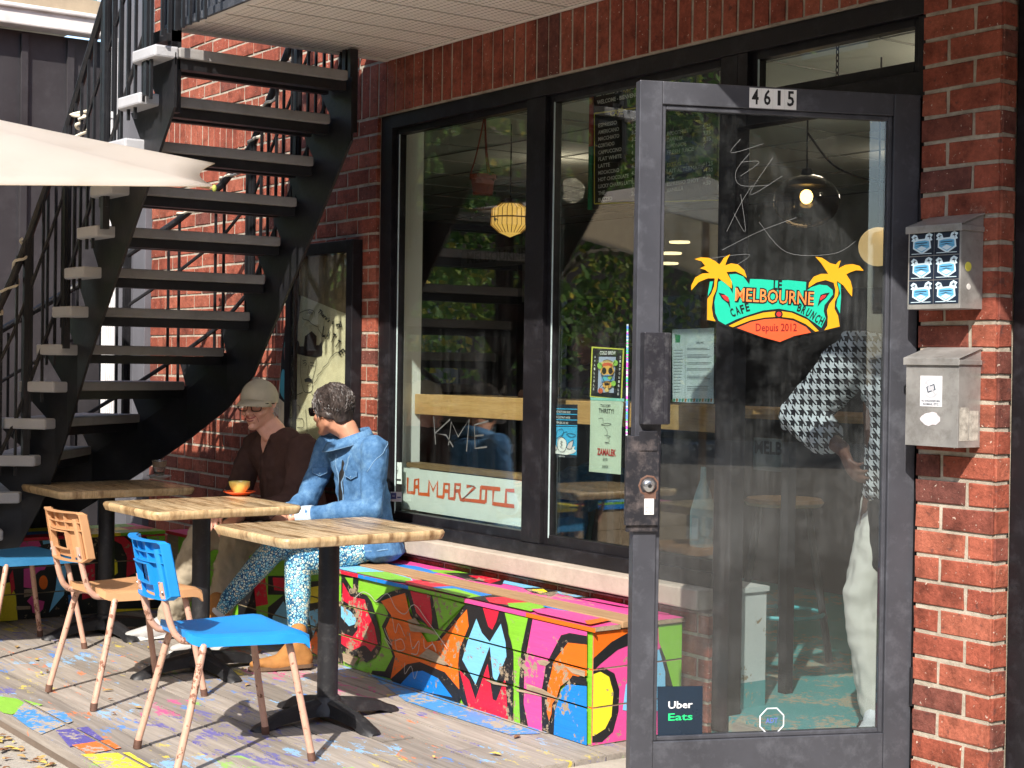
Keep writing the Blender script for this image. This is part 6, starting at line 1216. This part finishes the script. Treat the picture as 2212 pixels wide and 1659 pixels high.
# hair: cap of overlapping locks
def hairdo(c, F, parent, mat, n, seed, k=1., zmin=-.045, front=.045, thick=.014, lock=.05):
    m = MB(); def_ = lambda x, y, z: c+F @ (V((x, y, z))*k)
    m.hull([(def_(0, -.014, .040), tuple(q*k for q in (.082, .098, .086)), F), (def_(0, .026, .048), tuple(q*k for q in (.072, .060, .070)), F)]); m.hull([(def_(0, -.050, .0), tuple(q*k for q in (.070, .058, .060)), F), (def_(0, -.062, -.040), tuple(q*k for q in (.052, .036, .026)), F)])
    for s in (-1, 1): m.hull([(def_(s*.066, .008, .025), .020*k), (def_(s*.070, .022, -.012), .010*k), (def_(s*.064, -.035, -.022), .018*k)])
    o = m.skin('hair', [mat], parent, .005, 4, .003, .03); r = random.Random(seed); m = MB()
    for i in range(n):
        t = r.uniform(0, 6.283); ph = r.uniform(.0, 2.25); x, y, z = math.sin(ph)*math.cos(t), math.sin(ph)*math.sin(t), math.cos(ph)
        if y > .55 and z < .25: continue
        if z < -.1 and y > -.05: continue
        base = V((x*.083, y*.100-.010, z*.086+.040)); nrm = V((x, y, z)); tan = V((-y*.3+r.uniform(-.28, .28)+.25*math.sin(t*3), -.45+x*.2+r.uniform(-.2, .2), -1)); tan = (tan-nrm*tan.dot(nrm)).normalized(); sd = nrm.cross(tan); L_ = lock*r.uniform(.6, 1.2); w_ = r.uniform(-.012, .012)
        P = [base-nrm*.004, base+tan*L_*.35+nrm*.003+sd*w_, base+tan*L_*.7+nrm*.002-nrm*L_*L_*3-sd*w_*.5, base+tan*L_-nrm*(.004+L_*L_*5)+sd*w_]
        if P[-1].z < zmin-.03: continue
        m.tube([c+F @ (q*k) for q in spline(P, 2)], [.0012, .0024, .0029, .0027, .0022, .0016, .0008], 4)
    m.build('hair_locks', [mat], parent, smooth=True); return o
def hairmat(name, a, b_):
    k_ = NT(name); n = k_.noise(60, 3, .6, k_.co((1, 1, .35))); n2 = k_.noise(14, 3, .6); k_.bump(n, .6, .003); return k_.set(k_.ramp(k_.math('ADD', k_.math('MULTIPLY', n, .6), k_.math('MULTIPLY', n2, .4)), [(.4, a), (.62, b_)]), .45, None, .5)
hairdo(hc, HF, W, hairmat('grey_brown_hair', (.016, .011, .010), (.065, .050, .045)), 1700, 3, .98, lock=.085, zmin=-.085)
GLS = M('black_acetate', (.012, .011, .012), .25, 0, .1, 5, .02)
def glasses(c, F, parent, k, dark, name):
    L = lambda x, y, z: c+F @ (V((x, y, z))*k); m = MB()
    for s in (-1, 1):
        P = [L(s*(.034+a), .096-.10*abs(a) if s*a*s > 0 else .096, b_) for a, b_ in ((-.024, .018), (0, .021), (.024, .020), (.028, .008), (.022, -.012), (0, -.016), (-.020, -.013), (-.025, .004))]; m.tube(spline(P, 3, True), .0026*k, 6, 0, True)
        m.tube([L(s*.060, .092, .016), L(s*.076, .060, .018), L(s*.080, -.004, .012)], .0026*k, 6)
        if dark: m.prism(spline(P, 3, True), F @ V((0, -.002, 0)), 0)
    m.tube([L(-.010, .099, .008), L(0, .101, .011), L(.010, .099, .008)], .0026*k, 6); m.build(name, GLS, parent, smooth=not dark)
glasses(hc, HF, W, .98, True, 'sunglasses')
# jacket
j = MB(); ch = V((-3.0, -.255, .86)); wa = V((-2.985, -.215, .60))
j.hull([(ch, (.150, .100, .10)), (lerp(sL, sR, .12)+V((0, 0, -.02)), .062), (lerp(sL, sR, .88)+V((0, 0, -.02)), .062), (V((-2.995, -.215, .93)), (.12, .075, .06))]); j.hull([(ch, (.150, .100, .10)), (wa, (.160, .115, .07))]); j.hull([(wa, (.165, .125, .07)), (V((-2.965, -.200, .475)), (.178, .145, .04))])
j.hull([(lerp(sL, nk, .4)+V((0, 0, -.005)), .040), (lerp(sR, nk, .4)+V((0, 0, -.005)), .040), (nk+V((.0, .03, -.055)), (.06, .05, .03))])
j.hull([(sL, .066), (lerp(sL, eL, .5), .058)]); j.hull([(lerp(sL, eL, .5), .058), (eL, .053)]); j.hull([(eL, .053), (lerp(eL, wL, .55), .046)]); j.hull([(lerp(eL, wL, .55), .046), (lerp(eL, wL, .85), .040)])
j.hull([(sR, .064), (eR, .052)]); j.hull([(eR, .052), (lerp(eR, wR, .8), .042)])
jk = j.skin('jacket', [DENIM], W, .007, 3, .013, .085)
def cuff(a, b_, r_, mat, parent, t0=.78, t1=1.0, nm='cuff'):
    p0, p1 = lerp(a, b_, t0), lerp(a, b_, t1); m = MB(); d_ = (p1-p0); m.lathe([(r_*.86, 0), (r_*1.05, .002), (r_*1.10, d_.length*.5), (r_*1.06, d_.length), (r_*.80, d_.length), (r_*.78, d_.length*.6)], p0, 20, 0, d_); return m.build(nm, mat, parent, smooth=True)
JB = bvh(jk)
cuff(eL, wL, .043, DIN, jk, .80, 1.02); cuff(eR, wR, .040, DIN, jk, .80, 1.0)
# collar, placket, pockets, yoke seams
def seamline(pts, r_, mat=DSEAM, nm='seam'):
    P = spline(pts, 5); out = []
    for p_ in P: loc, nr, _, _ = JB.find_nearest(p_); out.append(loc+nr*.0006)
    m = MB(); m.tube(out, r_, 6); return m.build(nm, mat, jk, smooth=True)
cl = [V((-3.055, -.385, .975)), V((-2.995, -.378, .985)), V((-2.945, -.325, 1.012)), V((-2.935, -.255, 1.035)), V((-2.985, -.215, 1.045)), V((-3.06, -.225, 1.035)), V((-3.11, -.28, 1.01)), V((-3.12, -.36, .97))]
P1 = spline(cl, 4); cen = V((-3.02, -.30, .99)); m = MB(); n = len(P1); outp = []; inn = []
for p_ in P1: d_ = (p_-cen); d_.z = 0; d_.normalize(); outp.append(p_+d_*.026-V((0, 0, .040))); inn.append(p_+V((0, 0, .004)))
m.add(inn+outp, [(i, i+1, n+i+1, n+i) for i in range(n-1)]); co_ = m.build('collar', DENIM, jk, smooth=True); sdm = co_.modifiers.new('s', 'SOLIDIFY'); sdm.thickness = .005; sdm.offset = 0
m = MB(); m.tube(outp, .0022, 6); m.build('collar_seam', DSEAM, jk, smooth=True)
seamline([V((-2.93, -.36, .93)), V((-2.965, -.39, .80)), V((-2.985, -.36, .66)), V((-2.975, -.34, .52))], .004); seamline([V((-3.00, -.40, .93)), V((-3.02, -.40, .80)), V((-3.03, -.37, .66))], .003)
seamline([V((-2.90, -.22, 1.0)), V((-2.82, -.22, .99)), V((-2.79, -.25, .96)), V((-2.78, -.30, .91)), V((-2.80, -.32, .86))], .002); seamline([V((-2.83, -.2, .5)), V((-2.85, -.34, .5)), V((-2.97, -.36, .5))], .003)
for c0, s_ in ((V((-2.905, -.375, .835)), 1), (V((-3.10, -.40, .84)), 1)):
    m = MB(); loc, nr, _, _ = JB.find_nearest(c0); nr = V(nr).normalized(); u_ = V((0, 0, 1)).cross(nr).normalized(); v_ = nr.cross(u_); q0 = V(loc)+nr*.004; m.prism([q0+u_*a+v_*b_ for a, b_ in ((-.036, .018), (.036, .018), (.036, -.008), (0, -.024), (-.036, -.008))], nr*.004); pk_ = m.build('pocket_flap', DENIM, jk, bevel=.002)
    m = MB(); m.tube([q0+nr*.0045+u_*a+v_*b_ for a, b_ in ((-.033, .015), (-.033, -.006), (0, -.021), (.033, -.006), (.033, .015))], .0014, 5); m.lathe([(0, .003), (.004, .002), (.0045, 0)], q0+nr*.005-v_*.010, 8, 0, nr); m.build('stitching', DSEAM, pk_)
# dark top seen in the open front
m = MB(); m.hull([(V((-2.995, -.335, .90)), (.035, .02, .06)), (V((-3.0, -.335, .74)), (.022, .02, .06))]); m.build('undershirt', BLACK, W, smooth=True)
l = MB(); l.hull([(V((-2.98, -.215, .505)), (.150, .115, .065)), (lerp(hip, kL, .6)+V((.0, 0, .0)), .072)]); l.hull([(lerp(hip, kL, .6), .072), (kL, .060)]); l.chain([kL, lerp(kL, aL, .35), lerp(kL, aL, .97)], [.060, .056, .037])
l.hull([(V((-2.98, -.215, .505)), (.150, .115, .065)), (lerp(hip, kR, .6)+V((.01, 0, -.02)), .070)]); l.hull([(lerp(hip, kR, .6)+V((.01, 0, -.02)), .070), (kR, .060)]); l.chain([kR, lerp(kR, aR, .35), lerp(kR, aR, .90)], [.060, .058, .038])
lg_ = l.skin('leggings', [LEGG], W, .0065, 3); SOCK = M('white_cuff', (.70, .70, .68), .8); cuff(kL, aL, .039, SOCK, lg_, .93, .985, 'sock'); cuff(kR, aR, .040, SOCK, lg_, .87, .92, 'sock')
shoe('boot', aL+V((0, 0, .01)), tL, SUEDE, SOLE, W, .05, .95); shoe('boot', aR+V((0, 0, .0)), tR, SUEDE, SOLE, W, .085, 1.0)
# ---------------------------------------------------------------- man in brown
Mn = thing('person', 'smiling seated old man in beige cap, black glasses and dark brown sweater', 'person', (-3.66, -.22, .43), 'people sitting on the bench')
hip = V((-3.64, -.20, .53)); sL, sR = V((-3.445, -.30, .925)), V((-3.845, -.345, .925)); nk = V((-3.665, -.335, 1.01)); hc = V((-3.700, -.410, 1.127)); HF = frame_of((.58, -.81, -.08), (.0, .0, 1))
eL, wL = V((-3.40, -.37, .675)), V((-3.42, -.62, .625)); eR, wR = V((-3.92, -.42, .68)), V((-3.60, -.66, .63)); kL, aL, tL = V((-3.34, -.70, .520)), V((-3.43, -.76, .085)), V((-3.45, -.95, .035)); kR, aR, tR = V((-3.70, -.70, .50)), V((-3.86, -.80, .085)), V((-3.90, -.98, .035))
b = MB(); head(b, hc, HF, 1.02); b.hull([(nk+V((0, .02, -.04)), (.065, .055, .03)), (nk+V((-.01, 0, .0)), .050)]); b.hull([(nk+V((-.01, 0, .0)), .050), (hc+HF @ V((0, -.03, -.045)), .046), (hc+HF @ V((0, .0, -.072)), .040)]); b.hull([(nk+V((0, -.035, -.04)), .028), (hc+HF @ V((0, .025, -.085)), .022)])
b.hull([(lerp(sL, nk, .4)+V((0, .02, -.05)), .03), (lerp(sR, nk, .4)+V((0, .02, -.05)), .03), (V((-3.65, -.25, .75)), (.12, .08, .1))]); b.hull([(V((-3.65, -.25, .75)), (.12, .08, .1)), (hip, (.12, .08, .05))]); b.hull([(hip, (.12, .08, .05)), (kL, .045)]); b.hull([(hip, (.12, .08, .05)), (kR, .045)]); b.chain([kL, aL], [.05, .032]); b.chain([kR, aR], [.05, .032])
b.chain([sL+V((0, 0, -.03)), eL, wL], [.035, .034, .027]); b.chain([sR+V((0, 0, -.03)), eR, wR], [.035, .034, .027]); hand(b, wL+V((0.01, -.02, -.004)), (.35, -.85, -.25), (0, -.2, 1), 1, .75, 1.08); hand(b, wR+V((.01, -.01, -.004)), (.75, -.55, -.15), (0, -.1, 1), 1, .5, 1.08)
b.skin('body', [SKIN], Mn, .0055, 3); face_bits(hc, HF, Mn, 1.02, 1); glasses(hc, HF, Mn, 1.02, False, 'glasses')
L = lambda x, y, z: hc+HF @ (V((x, y, z))*1.02)
m = MB()                                             # smile folds and white side hair
for s in (-1, 1): m.tube(spline([L(s*.020, .098, -.030), L(s*.034, .088, -.048), L(s*.036, .076, -.070)], 4), .0016, 5)
m.build('smile_fold', M('fold_skin', (.42, .17, .13), .6), Mn, smooth=True)
m = MB(); r = random.Random(6)
for s in (-1, 1):
    for i in range(70): y_ = r.uniform(-.075, .008); z_ = r.uniform(-.035, .035); x_ = s*.078*math.sqrt(max(.1, 1-(y_/.11)**2)); m.tube([L(x_*.97, y_, z_), L(x_*1.03, y_-.010, z_-.012), L(x_*1.0, y_-.014, z_-.024)], [.0015, .002, .0008], 4)
m.build('side_hair', M('white_hair', (.45, .42, .39), .6), Mn, smooth=True)
CAPM = M('faded_cap', (.50, .455, .35), .9, 0, .12, 8, .5, 60, .1, (.22, .19, .14), .25)
m = MB(); rows = []; NS = 28
for h, rr in ((.014, 1.0), (.030, 1.03), (.055, 1.02), (.080, .93), (.105, .72), (.122, .42), (.130, .10)):
    rows.append([L(.084*rr*math.cos(a), .102*rr*math.sin(a)-.008, h+.012*math.sin(a)*(1 if h < .03 else .2)) for a in [2*math.pi*i/NS for i in range(NS)]])
o0 = len(m.v); [m.v.extend(rw) for rw in rows]
for i in range(len(rows)-1):
    for j_ in range(NS): m.f.append((o0+i*NS+j_, o0+i*NS+(j_+1) % NS, o0+(i+1)*NS+(j_+1) % NS, o0+(i+1)*NS+j_)); m.m.append(0); m.c.append(.5)
m.f.append(tuple(o0+(len(rows)-1)*NS+j_ for j_ in range(NS))); m.m.append(0); m.c.append(.5); m.ell(L(0, -.008, .131), .006, 8)
cap = m.build('cap', CAPM, Mn, smooth=True, auto=False); ss = cap.modifiers.new('s', 'SUBSURF'); ss.levels = 1; ss.render_levels = 2
m = MB(); NB = 12; top = []
for i in range(NB+1):
    a = math.radians(22+136*i/NB); x_, y_ = .084*math.cos(a), .102*math.sin(a)-.008; ext = .070*math.sin(math.pi*i/NB)**.55
    for t in (0, .5, 1): top.append(L(x_*(1+.05*t), y_+ext*t, .024+.012*math.sin(a)-.022*t-.16*(x_*x_)/.01*.06*(t+.4)*1.0))
for i in range(NB):
    for t in range(2): m.add([top[i*3+t], top[i*3+t+1], top[(i+1)*3+t+1], top[(i+1)*3+t]], [(0, 1, 2, 3)])
br_ = m.build('cap_brim', CAPM, cap, smooth=True, auto=False); bm_ = bmesh.new(); bm_.from_mesh(br_.data); bmesh.ops.remove_doubles(bm_, verts=bm_.verts, dist=.0003); bm_.to_mesh(br_.data); bm_.free(); q_ = br_.modifiers.new('s', 'SOLIDIFY'); q_.thickness = .004
m = MB(); m.tube(spline([L(.086*math.cos(a), .104*math.sin(a)-.008, .020+.012*math.sin(a)) for a in [math.radians(32+116*i/10) for i in range(11)]], 2), .0014, 5); m.build('cap_seam', M('cap_stitch', (.30, .27, .20), .9), cap)
j = MB(); ch = V((-3.65, -.28, .83)); wa = V((-3.64, -.225, .60))
j.hull([(ch, (.195, .135, .11)), (lerp(sL, sR, .1)+V((0, 0, -.02)), .072), (lerp(sL, sR, .9)+V((0, 0, -.02)), .072), (V((-3.65, -.22, .93)), (.15, .09, .06))]); j.hull([(ch, (.195, .135, .11)), (wa, (.195, .155, .08))]); j.hull([(wa, (.195, .155, .08)), (V((-3.64, -.20, .49)), (.19, .14, .05))])
j.hull([(lerp(sL, nk, .4)+V((0, 0, .0)), .055), (lerp(sR, nk, .4)+V((0, 0, .0)), .055), (nk+V((.0, .045, -.015)), (.075, .05, .03))]); j.chain([sL, lerp(sL, eL, .5), eL, lerp(eL, wL, .5), lerp(eL, wL, .93)], [.078, .070, .066, .056, .042]); j.chain([sR, lerp(sR, eR, .5), eR, lerp(eR, wR, .5), lerp(eR, wR, .93)], [.076, .068, .062, .054, .042])
sw = j.skin('sweater', [BROWNK], Mn, .0075, 2, .012, .07); cuff(eL, wL, .043, BROWNK, sw, .86, .96); cuff(eR, wR, .043, BROWNK, sw, .86, .96)
m = MB(); SB = bvh(sw); vn = []
for a, b_ in ((-.045, .055), (-.030, .015), (-.006, -.035), (.016, .015), (.034, .05)):
    loc, nr, _, _ = SB.find_nearest(V((-3.665+a, -.44, .93+b_*1.0))); vn.append(V(loc)+V(nr)*.002)
m.poly(vn); m.build('neck_opening', SKIN, Mn); m = MB(); m.tube(spline(vn, 4), .005, 6); m.build('neck_rib', BROWNK, sw, smooth=True)
l = MB(); hp = (V((-3.64, -.21, .505)), (.175, .13, .07)); l.hull([hp, (lerp(hip, kL, .6), .085)]); l.hull([(lerp(hip, kL, .6), .085), (kL, .073)]); l.chain([kL, lerp(kL, aL, .5), lerp(kL, aL, .97)], [.073, .070, .062]); l.hull([hp, (lerp(hip, kR, .6), .085)]); l.hull([(lerp(hip, kR, .6), .085), (kR, .073)]); l.chain([kR, lerp(kR, aR, .5), lerp(kR, aR, .97)], [.073, .070, .062])
l.skin('trousers', [KHAKI], Mn, .008, 2, .012, .05); SNK = M('grey_sneaker', (.42, .41, .40), .7); SNS = M('sneaker_sole', (.66, .66, .64), .6); shoe('shoe', aL, tL, SNK, SNS, Mn, .02, 1.1); shoe('shoe', aR, tR, SNK, SNS, Mn, .02, 1.1)
# ---------------------------------------------------------------- staff member leaning in the doorway
St = thing('person', 'person in houndstooth shirt and white trousers leaning in the doorway behind the door glass', 'person', (-.42, .34, .045))
def houndmat():
    k_ = NT('houndstooth'); sx = k_.n('ShaderNodeSeparateXYZ'); k_.l(k_.tc.outputs['Object'], sx.inputs[0]); s_ = 27.; u = k_.math('MULTIPLY', k_.math('ADD', sx.outputs[0], k_.math('MULTIPLY', sx.outputs[1], .6)), s_); v = k_.math('MULTIPLY', sx.outputs[2], s_)
    fu, fv = k_.math('FRACT', u), k_.math('FRACT', v); a = k_.math('GREATER_THAN', fu, .5); b_ = k_.math('GREATER_THAN', fv, .5); d = k_.math('GREATER_THAN', k_.math('FRACT', k_.math('MULTIPLY', k_.math('ADD', u, v), 2.)), .5)
    same = k_.math('MULTIPLY', a, b_); diff = k_.math('ABSOLUTE', k_.math('SUBTRACT', a, b_)); f = k_.math('ADD', same, k_.math('MULTIPLY', diff, d)); return k_.set(k_.mix(f, (.66, .70, .74), (.015, .015, .02)), .8, None, .2)
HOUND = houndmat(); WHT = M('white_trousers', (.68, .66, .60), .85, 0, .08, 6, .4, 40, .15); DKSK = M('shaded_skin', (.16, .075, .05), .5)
hip = V((-.43, .40, .93)); sA, sB = V((-.50, .24, 1.345)), V((-.15, .48, 1.33)); nk = V((-.30, .33, 1.40)); hc = V((-.20, .26, 1.50)); HF = frame_of((.2, -.7, -.6), (0, .3, 1)); eA, wA = V((-.70, .19, 1.12)), V((-.48, .16, 1.02)); eB, wB = V((-.02, .35, 1.08)), V((-.2, .15, .98))
kA, aA, tA = V((-.50, .30, .52)), V((-.44, .33, .115)), V((-.36, .12, .07)); kB, aB, tB = V((-.22, .44, .52)), V((-.20, .50, .115)), V((-.12, .30, .07))
b = MB(); head(b, hc, HF, 1.); b.chain([nk, hc+HF @ V((0, -.02, -.05))], [.055, .052]); b.hull([(lerp(sA, nk, .3), .05), (lerp(sB, nk, .3), .05), (hip, (.13, .10, .08))]); b.hull([(hip+V((-.05, 0, 0)), .08), (kA, .05)]); b.hull([(hip+V((.08, 0, 0)), .08), (kB, .05)]); b.chain([kA, aA], [.05, .035]); b.chain([kB, aB], [.05, .035]); b.chain([sA, eA, wA], [.045, .037, .027]); b.chain([sB, eB, wB], [.045, .037, .027]); hand(b, wA, (.6, -.2, -.75), (-.6, -.3, .3), 1, .6); hand(b, wB, (-.4, -.3, -.8), (0, -.9, .2), 1, .6)
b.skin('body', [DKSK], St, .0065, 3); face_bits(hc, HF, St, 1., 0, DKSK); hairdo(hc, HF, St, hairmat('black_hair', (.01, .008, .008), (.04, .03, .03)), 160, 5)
j = MB(); j.hull([(lerp(sA, sB, .15), .075), (lerp(sA, sB, .85), .07), (V((-.36, .36, 1.12)), (.16, .12, .1))]); j.hull([(V((-.36, .36, 1.12)), (.16, .12, .1)), (hip+V((.02, 0, -.07)), (.16, .13, .06))]); j.chain([sA, lerp(sA, eA, .5), eA, lerp(eA, wA, .6)], [.085, .088, .080, .066]); j.chain([sB, eB, lerp(eB, wB, .6)], [.08, .075, .062]); j.skin('shirt', [HOUND], St, .008, 2, .012, .06)
m = MB(); m.hull([(hip+V((.05, -.02, -.10)), (.155, .125, .03)), (hip+V((.06, -.02, -.32)), (.155, .125, .03))]); m.skin('apron', [M('black_apron', (.02, .02, .023), .8)], St, .008, 2, .006, .05)
l = MB(); l.hull([(hip+V((-.04, 0, -.08)), .10), (kA, .074)]); l.chain([kA, lerp(kA, aA, .5), lerp(kA, aA, .95)], [.074, .078, .076]); l.hull([(hip+V((.08, .02, -.08)), .11), (kB, .086)]); l.chain([kB, lerp(kB, aB, .95)], [.086, .086]); l.skin('trousers', [WHT], St, .008, 2, .012, .08)
for a_, t_ in ((aA, tA), (aB, tB)):
    s_ = shoe('shoe', a_, t_, M('white_leather', (.70, .72, .76), .4), SNS, St, .03, 1.1); dd = (t_-a_); dd.z = 0; dd.normalize(); sd_ = V((-dd.y, dd.x, 0)); m = MB(); q0 = V((a_.x, a_.y, a_.z-.07))
    for s in (-1, 1): m.hull([(q0+dd*.10+sd_*.030*s+V((0, 0, .034)), .012), (q0+dd*.15+sd_*.020*s+V((0, 0, .030)), .010)]); m.hull([(q0+dd*.02+sd_*.034*s+V((0, 0, .045)), .010), (q0+dd*.06+sd_*.036*s+V((0, 0, .03)), .008)])
    m.build('shoe_patch', BLACK, s_, smooth=True)
St.location.z += .052; St.location.x += .03
# ---------------------------------------------------------------- customer inside
Cu = thing('person', 'seated customer in blue jeans behind the window counter, seen through the second window', 'person', (-2.55, .92, .79)); JEAN = M('blue_jeans', (.05, .11, .24), .85, 0, .4, 10, .5, 60, .2, (.25, .35, .48), .4)
hip = V((-2.55, .92, .84)); nk = V((-2.58, .86, 1.34)); hc = V((-2.60, .80, 1.47)); HF = frame_of((-.3, -.9, -.2)); kA, aA = V((-2.42, .55, .72)), V((-2.36, .48, .34)); kB, aB = V((-2.66, .52, .74)), V((-2.68, .52, .34)); sA, sB = V((-2.39, .88, 1.27)), V((-2.75, .86, 1.27)); eA, wA = V((-2.33, .70, 1.10)), V((-2.48, .50, 1.22)); eB, wB = V((-2.84, .68, 1.10)), V((-2.70, .50, 1.22))
b = MB(); head(b, hc, HF); b.chain([nk, hc+HF @ V((0, -.02, -.05))], [.055, .052]); b.hull([(sA, .045), (sB, .045), (hip, (.14, .1, .08))]); b.hull([(hip, (.14, .1, .08)), (kA, .05)]); b.hull([(hip, (.14, .1, .08)), (kB, .05)]); b.chain([kA, aA], [.05, .035]); b.chain([kB, aB], [.05, .035]); b.chain([sA, eA, wA], [.045, .037, .027]); b.chain([sB, eB, wB], [.045, .037, .027]); hand(b, wA, (-.5, -.7, .0), (0, 0, 1), 1, .4); hand(b, wB, (.5, -.7, .0), (0, 0, 1), -1, .4)
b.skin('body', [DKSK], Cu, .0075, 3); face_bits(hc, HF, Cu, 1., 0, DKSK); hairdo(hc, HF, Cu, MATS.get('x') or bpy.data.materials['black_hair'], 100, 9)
j = MB(); j.hull([(sA, .068), (sB, .068), (V((-2.56, .89, 1.05)), (.17, .12, .1))]); j.hull([(V((-2.56, .89, 1.05)), (.17, .12, .1)), (hip, (.16, .12, .07))]); j.chain([sA, eA, lerp(eA, wA, .9)], [.068, .055, .042]); j.chain([sB, eB, lerp(eB, wB, .9)], [.068, .055, .042]); j.skin('shirt', [M('charcoal_shirt', (.03, .03, .035), .9)], Cu, .009, 2, .01, .06)
l = MB(); l.hull([(hip, (.16, .12, .08)), (kA, .07)]); l.hull([(hip, (.16, .12, .08)), (kB, .07)]); l.chain([kA, lerp(kA, aA, .95)], [.07, .058]); l.chain([kB, lerp(kB, aB, .95)], [.07, .058]); l.skin('jeans', [JEAN], Cu, .008, 2, .012, .05)
shoe('shoe', aA, aA+V((.10, -.18, -.03)), BLACK, SNS, Cu, .03, 1.05); shoe('shoe', aB, aB+V((0, -.2, -.03)), BLACK, SNS, Cu, .03, 1.05)
